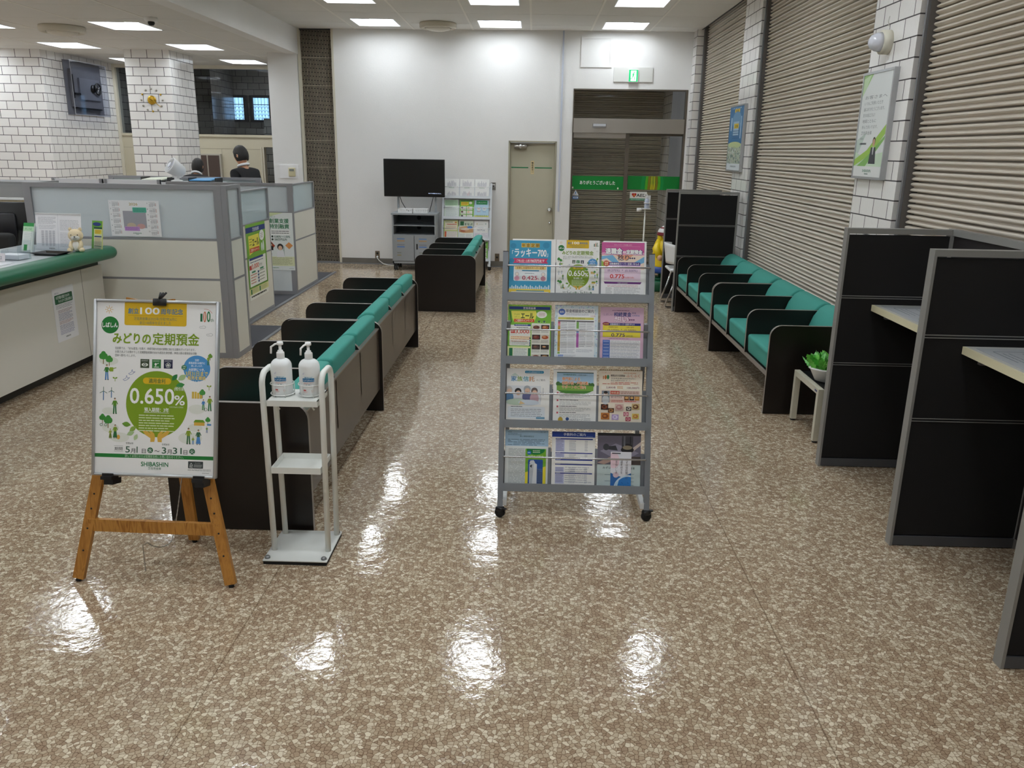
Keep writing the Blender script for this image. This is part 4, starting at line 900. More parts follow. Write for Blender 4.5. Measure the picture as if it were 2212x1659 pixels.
# ================================================================== SANITISER TROLLEY
M_WM = mat('white_enamel', '#e8eae6', .3, noise=.03, nscale=14); M_WMD = mat('worn_white_enamel', '#d9dbd8', .35, noise=.12, nscale=9)
t = thing('sanitizer_stand', 'white steel stand with two hoop frames and a heavy base plate, holding two pump bottles', 'stand', loc=(-.98, 3.28, 0))
f = MB(); f.rbox(-1.122, -.845, 3.128, 3.42, .014, .022, .003, M_WMD, 1); f.build('base_plate', t)
f = MB(); f.box(-1.119, -.848, 3.131, 3.417, .0, .013, M_RUB); f.build('base_pad', t)
for x in (-1.105, -.862):
    for y in (3.147, 3.402):
        f = MB(); f.lathe([(.012, .022), (.012, .028), (.008, .033), (0, .034)], mat('bolt_grey', '#8a8c8e', .4, .7), 10, M=T(x, y, 0)); f.build('bolt', t)
yF, yB = 3.225, 3.385
for x in (-1.097, -.862):
    dx = .012 if x < -1 else -.012
    pts = [(x, yF, .02), (x-dx*.5, yF, .70)]+[(x-dx*.5, yF+.05-.05*math.cos(a), .77+.05*math.sin(a)) for a in [PI/2*i/6 for i in range(0, 7)]]
    pts += [(x-dx*.5, yB-.05+.05*math.sin(a), .77+.05*math.cos(a)) for a in [PI/2*i/6 for i in range(0, 7)]]+[(x-dx*.5, yB, .70), (x, yB, .02)]
    f = MB(); f.tube(pts, .0125, M_WM, 12); f.build('hoop_frame', t)
def tray(z, lip):
    f = MB(); x0, x1 = -1.085, -.874; f.box(x0, x1, yF-.012, yB, z, z+.003, M_WM)
    for a in ((x0, x1, yF-.014, yF-.011), (x0, x1, yB-.002, yB+.001), (x0, x0+.003, yF-.012, yB), (x1-.003, x1, yF-.012, yB)): f.box(*a, z-(.022 if lip < 0 else 0), z+(.003 if lip < 0 else lip), M_WM)
    return f
zt = .706
tray(zt, -1).build('top_shelf', t); tray(.385, .028).build('tray_shelf', t)
for x in (-1.045, -.90): f = MB(); f.tube([(x, yF+.02, zt-.002), (x, yF+.005, zt-.03), (x+.008, yF+.003, zt-.04)], .004, M_WM, 8); f.build('hook', t)
bx = (-1.042, -.924); by = 3.30; br = .0435
M_WIRE = mat('white_wire', '#e4e4e2', .35)
for x in bx:
    f = MB()
    for z in (zt+.012, zt+.055): f.tube([(x+(br+.005)*math.cos(2*PI*i/28), by+(br+.005)*math.sin(2*PI*i/28), z) for i in range(28)], .0022, M_WIRE, 6, closed=True)
    for a in (.2, 1.4, 2.9, 4.2, 5.2): f.tube([(x+(br+.005)*math.cos(a), by+(br+.005)*math.sin(a), zt+.003), (x+(br+.005)*math.cos(a), by+(br+.005)*math.sin(a), zt+.06)], .0022, M_WIRE, 6)
    f.build('bottle_ring', t)
M_BOT = mat('milky_bottle', '#eef1f2', .3, spec=.5); M_PUMP = mat('pump_white', '#f3f3f3', .3)
def bottle(x, lb, rot):
    t = thing('pump_bottle', lb, 'bottle', loc=(x, by, zt+.0035), group='hand sanitiser pump bottles')
    r = br; f = MB(); prof = [(.0, 0), (r*.9, .0), (r, .006), (r, .125)]+[(r*math.cos(a)*.62+r*.38, .125+.032*math.sin(a)) for a in [PI/2*i/7 for i in range(1, 8)]]+[(.0148, .160), (.0148, .162)]
    f.lathe(prof, M_BOT, 32); f.build('body', t, local=True)
    f = MB(); f.lathe([(.0165, .158), (.0165, .182), (.0155, .185), (.011, .187), (.011, .193), (.006, .194), (.006, .217), (0, .217)], M_PUMP, 20)
    f.lathe([(.0, .2165), (.013, .2165), (.0135, .222), (.012, .229), (.0, .231)], M_PUMP, 18)
    d = Vector((math.cos(rot), math.sin(rot), 0)); f.tube([Vector((0, 0, .223)), d*.02+Vector((0, 0, .219)), d*.036+Vector((0, 0, .208)), d*.038+Vector((0, 0, .18))], .0042, M_PUMP, 8); f.build('pump', t, local=True)
    # printed label wrapped round the front
    s = Sheet(.06, .125, 600, 1250, None)
    s.line([(60, 250), (110, 190), (150, 160)], 8, '#8a8fd0'); s.line([(70, 215), (120, 215)], 5, '#8a8fd0'); s.line([(85, 260), (160, 200)], 5, '#b39ad8')
    wr = lambda x0, y0, x1, y1, c, lv: [s.rect(x0+(x1-x0)*i/12, y0, x0+(x1-x0)*(i+1)/12, y1, c, lv) for i in range(12)]
    wr(110, 330, 500, 420, '#e6f3f8', 1); s.text('薬用CaC', 305, 408, 72, '#1b78ad', 'c', .02, fit=310)
    wr(55, 412, 545, 560, '#1878b0', 2); s.text('ハンドスキッシュ', 300, 528, 104, '#ffffff', 'c', .02, fit=450, lv=3)
    s.text('指定医薬部外品', 200, 625, 36, '#c24a48', 'c', .01, fit=210); s.greek(330, 592, 540, 1, 20, '#c26a62', 14); s.greek(90, 645, 500, 1, 20, '#c98f8a', 12); s.rect(190, 670, 360, 700, '#a6c2c8', 1)
    s.rect(70, 900, 190, 950, '#cc4a48'); s.greek(70, 965, 250, 3, 26, '#d78a84', 12); s.line([(460, 900), (505, 950), (460, 1000), (415, 950), (460, 900)], 8, '#d0605c'); s.greek(410, 1010, 520, 1, 20, '#d78a84', 12)
    R = r+.0004; vs = []
    for px, py, pz in s.v:
        a = -PI/2+(px-.03)/R+.12; vs.append(((R+pz)*math.cos(a), (R+pz)*math.sin(a), py+.0005))
    s.v = vs; s.build('label', t, local=True)
bottle(bx[0], 'white pump bottle of hand sanitiser with the nozzle turned sideways, left on the stand', PI+.25)
bottle(bx[1], 'white pump bottle of hand sanitiser with the nozzle facing forward, right on the stand', PI+.85)

# ================================================================== POLE DISPENSER AND FIGURE BY THE ENTRANCE
t = thing('dispenser_stand', 'slim white pole stand carrying a sanitiser bottle in front of the glass entrance', 'stand', loc=(1.507, 11.3, 0))
DX, DY = 1.507, 11.3
f = MB(); f.lathe([(.10, .0), (.10, .012), (.03, .02), (0, .02)], M_WM, 28, M=T(DX, DY, 0)); f.build('base', t)
f = MB(); f.tube([(DX, DY, .018), (DX, DY, .99)], .011, M_WM, 10); f.build('pole', t)
f = MB(); f.box(DX-.005, DX+.068, DY+.03, DY+.038, 1.0, 1.165, M_WHT); f.tube([(DX+.015+.04*math.cos(2*PI*i/20), DY-.01+.04*math.sin(2*PI*i/20), 1.07) for i in range(20)], .006, M_WHT, 6, closed=True); f.box(DX-.035, DX+.068, DY-.05, DY+.04, .99, 1.0, M_WHT); f.build('holder', t)
f = MB(); f.lathe([(.034, .955), (.034, 1.0), (.03, 1.0), (.03, .96), (0, .96)], M_WHT, 20, M=T(DX-.082, DY-.01, 0)); f.box(DX-.05, DX-.034, DY-.015, DY, .986, .996, M_WHT); f.build('drip_cup', t)
t = thing('pump_bottle', 'small clear pump bottle on the white pole stand by the glass entrance', 'bottle', loc=(DX+.015, DY-.01, 1.0005))
f = MB(); f.lathe([(0, 0), (.03, 0), (.032, .005), (.032, .10), (.026, .118), (.012, .126), (.012, .13)], mat('clear_gel', '#c3cce0', .15, spec=.6), 20); f.build('body', t, local=True)
f = MB(); f.lathe([(.012, .13), (.012, .146), (.004, .15), (.004, .178), (0, .178)], M_WHT, 14); f.tube([(0, 0, .178), (.004, 0, .182)], .013, M_WHT, 10); f.tube([(0, 0, .182), (-.05, -.01, .178), (-.052, -.01, .165)], .005, M_WHT, 8); f.build('pump', t, local=True)
s = Sheet(.05, .06, 50, 60, None); s.rect(0, 0, 50, 60, '#c9d6f2'); s.greek(6, 8, 44, 5, 9, '#5c78c0', 4, lv=2); vs = []
for px, py, pz in s.v: a = -PI/2+(px-.025)/.0324; vs.append(((.0326+pz)*math.cos(a), (.0326+pz)*math.sin(a), py+.03))
s.v = vs; s.build('label', t, local=True)
# painted figure mostly hidden behind the far booth
t = thing('figurine', 'painted child-sized figure in a yellow coat and striped cap behind the far dark booth', 'figure', loc=(1.78, 10.75, 0))
MY = mat('figure_yellow', '#f0cf10', .35); MR = mat('figure_dark_red', '#7c1424', .35); MBl = mat('figure_blue', '#2b50a4', .35); MGn = mat('figure_green', '#0d5c3a', .4); MSk = mat('figure_skin', '#e8b894', .4)
f = MB(); f.rbox(1.50, 2.06, 10.5, 11.0, .0, .13, .012, MGn, 1); f.rbox(1.6, 1.96, 10.6, 10.9, .13, .16, .01, MGn, 1); f.build('plinth', t)
f = MB()
for x in (1.70, 1.82): f.tube([(x, 10.75, .15), (x, 10.75, .30)], .05, MGn, 14)
f.build('boots', t)
CX = 1.745
f = MB(); f.lathe([(.0, .225), (.21, .225), (.235, .25), (.215, .31), (.0, .31)], MBl, 30, M=T(CX, 10.75, 0)); f.build('skirt_hem', t)
f = MB(); f.lathe([(.0, .285), (.215, .285), (.208, .33), (.178, .48), (.145, .60), (.10, .66), (0, .67)], MY, 32, M=T(CX, 10.75, 0)); f.build('coat', t)
for sx in (-1, 1):
    f = MB(); f.tube([(CX+sx*.10, 10.73, .62), (CX+sx*.15, 10.66, .53), (CX+sx*.12, 10.57, .45)], [.05, .052, .046], MY, 14); f.ball((CX+sx*.115, 10.54, .43), .036, MSk, 12, 8); f.build('sleeve', t)
f = MB(); f.ball((CX, 10.73, .70), (.10, .095, .09), MSk, 20, 14); f.ball((CX, 10.63, .69), .014, MSk, 8, 6)
for sx in (-1, 1): f.ball((CX+sx*.035, 10.642, .71), .010, M_BLACK, 8, 6)
f.build('head', t)
f = MB()
for sx in (-1, 1): f.ball((CX+sx*.085, 10.745, .665), (.05, .07, .075), MY, 14, 10)
f.ball((CX, 10.79, .69), (.11, .07, .085), MY, 16, 10); f.build('hair', t)
f = MB()
for i in range(7):
    a0, a1 = PI/2*i/7, PI/2*(i+1)/7; z0, z1 = .715+.115*math.sin(a0), .715+.115*math.sin(a1)
    f.lathe([(.138*math.cos(a0), z0), (.138*math.cos(a1)+.0005, z1)], MR if i in (0, 3, 6) else M_WHT, 26, M=T(CX, 10.74, 0), caps=False)
f.lathe([(.138, .70), (.144, .708), (.138, .718)], MR, 26, M=T(CX, 10.74, 0), caps=False)
f.build('striped_cap', t)
# ================================================================== LEAFLET RACKS
TH = math.radians(15.9)
def rack(name, lb, x, y, col, dark):
    MR0 = frame((x, y, 0), (1, 0, 0), (0, math.sin(TH), math.cos(TH)))   # local: x along, y up the slope, z towards the viewer
    t = thing(name, lb, 'leaflet rack', M=MR0)
    m = mat('rack_'+col.strip('#'), col, .4, .25); mr = mat('rack_wire', '#c9cacc', .25, .8)
    for sx in (-1, 1):
        f = MB(); f.box(sx*.355-.013, sx*.355+.013, .05, 1.292, -.02, .012, m); f.box(sx*.355-.013, sx*.355+.013, 1.292, 1.296, -.02, .012, dark)
        # floor bar and rear strut (world)
        f.v = [tuple(MR0 @ Vector(p)) for p in f.v]
        X = x+sx*.355; f.bar((X-sx*.02, y+.012, .072), (X-sx*.02, y+.40, .072), .022, .03, mat('rack_white_bar', '#d9dbdc', .4)); f.bar((X-sx*.02, y+.39, .085), (X-sx*.02, y+.26, .92), .02, .022, m, up=(0, 1, 0)); f.build('side_frame', t)
        for yy in (y+.005, y+.39):
            f = MB(); a = .5*sx
            Mx = T(X-(sx*.02 if yy > y+.1 else 0), yy, 0) @ RZ(a); f.lathe([(0, -.013), (.022, -.013), (.0245, -.009), (.0245, .009), (.022, .013), (0, .013)], M_RUB, 18, M=Mx @ T(0, 0, .0248) @ RX(PI/2))
            f.rbox(-.02, .02, -.017, .017, .03, .055, .006, M_BLACK, 1, M=Mx); f.box(.012, .034, -.008, .008, .044, .05, M_BLACK, M=Mx); f.build('caster', t)
    for k in range(4):
        v = 1.098-.308*k
        f = MB(); f.box(-.342, .342, v-.042, v-.003, .028, .032, m); f.box(-.342, .342, v-.042, v-.038, -.02, .03, m); f.box(-.342, .342, v-.038, v+.15, -.02, -.017, m)
        for u in (-.125, .106): f.box(u-.012, u+.012, v-.04, v+.17, -.017, -.012, m)
        f.build('shelf', t, local=True)
        f = MB(); f.tube([(-.343, v+.125, .03), (-.34, v+.125, .036), (.34, v+.125, .036), (.343, v+.125, .03)], .0042, mr, 8)
        for sx in (-1, 1): f.tube([(sx*.343, v+.125, .03), (sx*.343, v+.125, .0)], .0042, mr, 8)
        f.build('wire_rail', t, local=True)
    f = MB(); f.tube([(-.342, .142, .0), (.342, .142, .0)], .005, mr, 8); f.build('lower_rod', t, local=True)
    return t, MR0
RK, MRK = rack('leaflet_rack', 'tall grey wheeled rack of leaflets standing in the middle of the floor', .2265, 3.66, '#7e8288', M_BLACK)
RK2, MRK2 = rack('leaflet_rack', 'white wheeled rack of leaflets against the back wall beside the television', -.985, 12.14, '#c9cdd2', M_BLACK)
UC = (-.232, -.004, .218)
def leaflet(MR_, row, colm, lb, draw, w=.21, h=.297, pw=1000, ph=1414, base='#f4f4f2', du=0, dz=0, dv=0, grp='leaflets in the grey rack', thick=.004, back=True, cat='leaflet'):
    v = 1.098-.308*row-.037+dv; M = MR_ @ T(UC[colm]-w/2+du, v, -.0115+thick+dz)
    s = Sheet(w, h, pw, ph, base, thick)
    if draw: draw(s)
    o = s.build('leaflet', M=M); tag(o, lb, cat, grp); return o
def d_lucky(s):
    s.rect(0, 0, 1000, 1414, '#3b9cc4'); 
    for x, y, r in ((90, 130, 70), (880, 110, 80), (60, 480, 60)): s.ell(x, y, r, r*.9, '#2f8ab2', 2)
    for i, c in enumerate('年金定期'): s.rect(285+i*112, 65, 385+i*112, 165, '#e0b93a', 2); s.text(c, 335+i*112, 148, 86, '#4a3426', 'c', .02, lv=3)
    s.text('「', 60, 350, 130, '#ffffff', 'l', .01, lv=3); s.text('ラッキー700', 505, 372, 220, '#ffffff', 'c', .03, fit=760, lv=3); s.text('」', 885, 372, 130, '#ffffff', 'l', .01, lv=3)
    s.poly([(90, 425), (930, 425), (890, 482), (930, 540), (90, 540), (130, 482)], '#d43c6a', 2); s.text('ご本人名一人様', 175, 498, 54, '#ffffff', 'l', .02, fit=310, lv=3); s.text('700万円まで', 500, 502, 66, '#ffffff', 'l', .03, fit=340, lv=3); s.greek(240, 512, 800, 1, 20, '#f6d0dc', 14, lv=3)
    s.rrect(110, 600, 910, 960, 30, '#eef4f8', 2); s.rrect(130, 610, 890, 690, 30, '#f0d58a', 3); s.text('お楽しみ金利のスーパー定期', 510, 672, 56, '#9a5a22', 'c', .02, fit=650, lv=4); s.rect(310, 702, 720, 728, '#3a8fb4', 3); s.greek(380, 775, 660, 1, 20, '#7f8c98', 16, lv=3)
    s.text('0.425', 320, 930, 132, '#c2264e', 'l', .02, fit=360, lv=3); s.text('%', 690, 930, 60, '#c2264e', 'l', .0, lv=3)
    for x, c in ((190, '#e8a9c0'), (820, '#d99aa8')): s.ell(x, 800, 44, 46, '#f1e6e0', 3); s.ring(x, 800, 40, 46, '#8a7a84', 4); s.ell(x, 900, 62, 58, c, 3); s.greek(x-45, 875, x+45, 3, 22, '#8a5a8a', 6, lv=4)
    for i in range(22): x = 20+i*44; hh = 20+((i*37) % 60); s.rect(x, 1140-hh, x+28, 1150, '#dfeef6', 2); s.ell(x+14, 1138-hh, 10, 12, '#dfeef6', 2)
    s.rect(0, 1150, 1000, 1414, '#f0d24a', 2); s.rect(60, 1215, 960, 1414, '#eef2f5', 3); s.rect(180, 1185, 850, 1208, '#3a8fb4', 3)
    for x in (80, 520): s.greek(x, 1230, x+400, 8, 22, '#6d7f92', 8, lv=4, seed=x)
def d_midori(s): 
    midori(s)
def d_taishoku(s):
    s.rect(0, 0, 1000, 240, '#cb5a9a'); s.poly([(0, 240), (1000, 240), (1000, 300), (0, 330)], '#e3a0c4'); s.rect(0, 300, 1000, 640, '#f1dccb')
    s.poly([(0, 330), (260, 300), (420, 480), (620, 560), (1000, 330), (1000, 470), (640, 620), (380, 560), (120, 380), (0, 420)], '#7ab4dc', 2); s.poly([(0, 440), (240, 560), (0, 620)], '#a5c95a', 2); s.poly([(330, 300), (760, 290), (560, 430)], '#e6a582', 2)
    s.text('セカンドステージを応援します。', 500, 72, 32, '#f8dfec', 'c', .01, fit=420, lv=3); s.rect(110, 92, 900, 96, '#e6a9cb', 2)
    s.text('退職金', 90, 268, 150, '#ffffff', 'l', .05, fit=390, lv=4); s.text('専用', 500, 250, 60, '#ffffff', 'l', .04, fit=70, lv=4, vert=False); s.text('定期預金', 580, 268, 112, '#ffffff', 'l', .05, fit=370, lv=4)
    s.text('退職金', 90, 268, 150, '#34206a', 'l', .10, fit=404, lv=3); s.text('定期預金', 580, 268, 112, '#34206a', 'l', .10, fit=382, lv=3)
    s.text('稔り', 380, 420, 150, '#3a3450', 'l', .015, fit=260, lv=3)
    for x in (670, 720, 770): s.ell(x, 372, 20, 20, '#4a4468', 3)
    s.rect(70, 520, 920, 900, '#edd6ea', 3); s.rrect(160, 470, 910, 545, 12, '#4b2a86', 4); s.text('自動継続型スーパー定期 1年もの', 540, 530, 56, '#ffffff', 'c', .02, fit=690, lv=5); s.ell(115, 505, 70, 70, '#c8483a', 5); s.text('退職', 115, 500, 46, '#f7e2b0', 'c', .02, fit=80, lv=6); s.text('金利', 115, 548, 46, '#f7e2b0', 'c', .02, fit=80, lv=6)
    s.text('店頭表示金利', 300, 612, 44, '#a83a7c', 'c', .02, fit=250, lv=4); s.text('上乗せ金利', 700, 612, 44, '#a83a7c', 'c', .02, fit=220, lv=4); s.text('(0.275%)', 290, 690, 66, '#5a2a7c', 'c', .01, fit=280, lv=4); s.text('+', 495, 680, 60, '#5a2a7c', 'c', .02, lv=4); s.text('(0.500%)', 700, 690, 66, '#5a2a7c', 'c', .01, fit=290, lv=4)
    s.text('0.775', 210, 850, 130, '#d0342c', 'l', .04, fit=330, lv=5); s.text('%(税引前)', 560, 850, 50, '#d0342c', 'l', .01, fit=210, lv=5)
    s.rect(0, 920, 1000, 1414, '#f4f4f6', 2); s.poly([(60, 935), (950, 935), (920, 985), (90, 985)], '#6a2a7c', 3); s.text('ご利用いただける方', 500, 975, 30, '#ffffff', 'c', .01, fit=240, lv=4); s.greek(150, 1020, 880, 2, 24, '#c05a78', 9, lv=3)
    for i, q in enumerate(((110, 1080, 12),)): 
        s.greek(110, 1080, 260, 9, 26, '#4a4a52', 9, lv=3, seed=2); s.greek(300, 1070, 930, 12, 25, '#777783', 8, lv=3, seed=4)
def d_yell(s):
    s.rect(0, 0, 1000, 1414, '#7ebf3f'); s.rect(20, 45, 975, 115, '#1f3a86', 2); s.text('芝信用金庫', 490, 102, 56, '#ffffff', 'c', .02, fit=290, lv=3); s.greek(80, 12, 920, 1, 20, '#c9d84a', 14, lv=2)
    s.poly([(70, 150), (640, 140), (660, 210), (640, 330), (590, 430), (150, 430), (100, 330)], '#f0e763', 2); s.poly([(20, 130), (50, 160), (90, 420), (70, 440)], '#3f6a34', 3)
    s.text('がんばる', 140, 250, 50, '#6a8a2a', 'l', .0, fit=130, lv=3); s.text('しばしん', 140, 310, 50, '#6a8a2a', 'l', .0, fit=130, lv=3); s.text('エール', 300, 330, 170, '#3b4a26', 'l', .04, fit=290, lv=3)
    s.rect(140, 345, 610, 420, '#d4552c', 3); s.text('ご成約キャンペーン', 375, 405, 64, '#fff2dc', 'c', .02, fit=400, lv=4); s.ell(780, 230, 120, 85, '#f4f6ef', 3); s.greek(710, 195, 860, 3, 30, '#b0566a', 12, lv=4)
    for x in (720, 840): s.ell(x, 420, 32, 38, '#e9efe4', 3); s.ell(x, 400, 26, 26, '#3e5a54', 4); s.ell(x+20, 470, 40, 30, '#3f6a54', 3)
    s.rrect(40, 490, 560, 990, 25, '#f3f5ee', 3); s.rect(150, 475, 550, 515, '#27408c', 4); s.greek(170, 484, 530, 1, 20, '#dfe5f6', 18, lv=5); s.greek(200, 545, 540, 1, 20, '#5a6a5a', 18, lv=4)
    s.rect(70, 600, 170, 690, '#cc3f30', 4); s.text('最大', 120, 660, 50, '#ffffff', 'c', .01, fit=80, lv=5); s.text('3,000', 180, 690, 120, '#cc3f30', 'l', .03, fit=310, lv=4); s.text('円', 500, 690, 60, '#cc3f30', 'l', .01, lv=4)
    s.rect(60, 760, 540, 840, '#f6e2c0', 4); s.greek(80, 775, 520, 3, 50, '#c86a3a', 16, lv=5); s.greek(100, 900, 480, 3, 28, '#6c7a80', 10, lv=4)
    for y in (790, 850, 905, 955): s.rect(505, y, 555, y+38, '#2c4a7c', 5)
    s.rect(0, 1010, 580, 1414, '#e9efb0', 3)
    for x in (40, 480): s.rect(x, 1050, x+80, 1300, '#1f7a4a', 4)
    s.rect(130, 1050, 470, 1300, '#f1f4ee', 4); s.greek(140, 1060, 460, 9, 26, '#6f8a7a', 9, lv=5); s.greek(60, 1320, 520, 3, 24, '#8a9a4a', 8, lv=4)
def d_foodpage(s):
    s.rect(0, 0, 480, 1000, '#8cc84a'); s.rect(22, 22, 460, 990, '#f1f1e8', 2)
    fc = ('#6a3a2c', '#a85a34', '#7a2f26', '#b4522c', '#5a4640', '#2c2420', '#8a4034', '#c08a4a')
    for i in range(8):
        x, y = 38+(i % 2)*212, 60+(i//2)*240; s.rect(x, y, x+196, y+118, '#332a26' if i % 3 else '#d9cfc0', 3); s.ell(x+98, y+60, 78, 44, fc[i], 4); s.ell(x+80, y+50, 40, 20, '#d8a070' if i % 2 else '#8a5c4a', 5); s.greek(x, y+130, x+190, 4, 18, '#7a7470', 8, lv=3, seed=i)
def d_nenkin(s):
    s.rect(0, 0, 1000, 1414, '#dcebf2'); rr = random.Random(2)
    for i in range(90):
        x, y = rr.choice(((rr.uniform(0, 60), rr.uniform(0, 1350)), (rr.uniform(930, 990), rr.uniform(0, 1350)), (rr.uniform(0, 1000), rr.uniform(0, 70)), (rr.uniform(0, 1000), rr.uniform(1270, 1340)))); c = rr.choice(('#9cc2e2', '#b9aee0', '#a8d4cf')); s.ell(x, y, 16, 7, c, 2, n=8); s.ell(x, y, 7, 16, c, 2, n=8)
    s.rect(65, 80, 925, 1270, '#f3f5f8', 2); s.ell(160, 165, 76, 76, '#4a6fc4', 3); s.text('無料', 160, 190, 62, '#e9eefb', 'c', .02, fit=100, lv=4); s.text('年金相談会のご案内', 255, 172, 84, '#585c74', 'l', .015, fit=640, lv=3); s.greek(260, 205, 790, 2, 26, '#8a90a6', 10, lv=3); s.text('10:00', 830, 270, 44, '#c8837c', 'l', 0, fit=110, lv=3)
    s.rect(80, 290, 900, 345, '#dbd66a', 3); s.text('10月1日〜12月2日', 480, 334, 44, '#6c7a5a', 'c', .01, fit=420, lv=4)
    s.rect(75, 370, 480, 396, '#4a4448', 3); s.rect(500, 372, 905, 398, '#4a4448', 3)
    for x0, y0, y1, c in ((75, 400, 440, '#d4627c'), (75, 440, 500, '#e39aa8'), (75, 500, 1110, '#c9a23e'), (75, 1120, 1170, '#8fb45a'), (505, 400, 560, '#7db257'), (505, 600, 660, '#6c8fd2'), (505, 665, 1010, '#b462b4')): s.rect(x0, y0, x0+55, y1, c, 3)
    s.greek(145, 415, 290, 19, 40, '#5c6178', 12, lv=3, seed=2); s.greek(310, 415, 475, 19, 40, '#7c8196', 10, lv=3, seed=3); s.greek(575, 415, 720, 15, 40, '#5c6178', 12, lv=3, seed=4); s.greek(740, 415, 900, 15, 40, '#7c8196', 10, lv=3, seed=5)
    for y in (520, 700, 860, 1000): s.rect(75, y, 480, y+3, '#b9bccb', 4)
    s.greek(510, 1060, 900, 3, 24, '#8a90a6', 9, lv=3)
    for y in (1190, 1230): s.rect(85, y, 215, y+28, '#6c8fd2', 3)
    s.greek(230, 1192, 500, 3, 22, '#8a90a6', 8, lv=3); s.rect(0, 1345, 1000, 1362, '#3a8a5c', 2); s.rect(0, 1362, 1000, 1414, '#f2f4f4', 2)
def d_souzoku(s):
    s.rect(0, 0, 1000, 1414, '#d9b4cb'); s.greek(270, 70, 720, 1, 20, '#8a5a7c', 20, lv=2); s.text('〈しばしん〉', 50, 200, 56, '#7a5a86', 'l', 0, fit=240, lv=2); s.text('相続資金', 310, 215, 112, '#2b3a80', 'l', .035, fit=400, lv=2); s.text('専用', 725, 155, 46, '#2b3a80', 'l', .0, fit=90, lv=2); s.text('定期預金', 725, 212, 46, '#5a6aa6', 'l', .0, fit=180, lv=2)
    s.text('想い', 320, 345, 150, '#f3e6f0', 'l', .03, fit=330, lv=4); s.text('想い', 320, 345, 150, '#8a2c5a', 'l', .065, fit=338, lv=3)
    for x in (680, 725, 770): s.ell(x, 300, 18, 18, '#6a3a6a', 3)
    s.rect(60, 425, 930, 730, '#f0e04a', 2); s.rect(150, 385, 930, 445, '#2a2f80', 3); s.text('自動継続型スーパー定期1年もの', 510, 432, 46, '#ffffff', 'c', .015, fit=560, lv=4); s.ell(130, 405, 82, 42, '#8c1f4c', 4); s.text('取扱期間', 130, 420, 34, '#f0d46a', 'c', .0, fit=120, lv=5)
    s.text('店頭表示金利', 300, 500, 42, '#8a4a3a', 'c', .01, fit=220, lv=3); s.text('上乗せ金利', 680, 500, 42, '#8a4a3a', 'c', .01, fit=190, lv=3); s.text('(0.275%)', 300, 575, 62, '#5a2a6a', 'c', .01, fit=260, lv=3); s.text('+', 490, 560, 56, '#5a2a6a', 'c', .02, lv=3); s.text('(0.500%)', 690, 575, 62, '#5a2a6a', 'c', .01, fit=270, lv=3); s.rect(150, 605, 850, 608, '#c9a83a', 3); s.text('0.775', 260, 712, 108, '#3a2a6a', 'l', .03, fit=310, lv=3); s.text('%(税引前)', 590, 712, 44, '#3a2a6a', 'l', 0, fit=170, lv=3)
    s.rect(60, 800, 930, 1290, '#f3f3f6', 2); s.rect(60, 800, 230, 1290, '#4f74c4', 3)
    for y in (880, 960, 1040, 1120, 1200): s.rect(60, y, 930, y+3, '#9aa9cf', 4)
    s.greek(80, 830, 210, 6, 78, '#dfe6f6', 14, lv=4); s.greek(245, 815, 915, 17, 27, '#8a8a96', 8, lv=3); s.rect(0, 1345, 1000, 1414, '#f2eef2', 2); s.greek(200, 760, 800, 1, 20, '#8a5a7c', 12, lv=2)
def d_kazoku(s):
    s.rrect(420, 50, 860, 115, 28, '#1f8ab4'); s.text('しんきん家族信託サポート', 640, 100, 40, '#e9f4f9', 'c', .005, fit=370, lv=2); s.poly([(80, 190), (190, 110), (300, 190)], '#cfe0d8'); s.rect(95, 185, 660, 320, '#e9eef0', 1); 
    for c, x, q in (('家', 105, '#3a7fb0'), ('族', 245, '#8aa84a'), ('信', 385, '#4aa0b0'), ('託', 520, '#d08a4a')): s.text(c, x, 300, 130, q, 'l', .03, fit=125, lv=2)
    s.text('のご案内', 690, 295, 52, '#5a5a5e', 'l', .01, fit=200, lv=2); s.rect(0, 420, 800, 880, '#dfe3e8', 1)
    for x, y, r, hair, body in ((60, 520, 80, '#c8c4c0', '#5c86b0'), (270, 560, 78, '#2c2a2c', '#dfe2ea'), (480, 500, 82, '#a9aeb4', '#6a6f9a'), (650, 540, 76, '#6a5c5a', '#c9a9b4')):
        s.ell(x, y+190, r*1.35, 150, body, 2); s.ell(x, y, r, r*1.05, hair, 3); s.ell(x+6, y+40, r*.72, r*.75, '#e3c0a8', 4); s.rect(x-24, y+62, x+30, y+72, '#b07a70', 5)
    s.ell(250, 820, 260, 80, '#b9cdbb', 5); s.ell(520, 830, 240, 70, '#c9d4e0', 5); s.poly([(330, 790), (440, 860), (300, 880)], '#d6b98a', 6); s.text('大切な想いを', 850, 460, 34, '#6a6f7c', vert=True, lv=2, bold=0); s.text('次世代へつなぐ', 800, 560, 34, '#6a6f7c', vert=True, lv=2, bold=0)
    s.rrect(40, 930, 900, 1210, 20, '#e6edf4'); s.greek(110, 925, 420, 1, 20, '#4a5a6c', 22, lv=2); s.greek(110, 990, 840, 5, 42, '#5c6470', 13, lv=2); s.rect(700, 1180, 900, 1225, '#6fa4c4', 2); s.greek(180, 1290, 800, 1, 20, '#6a7078', 14)
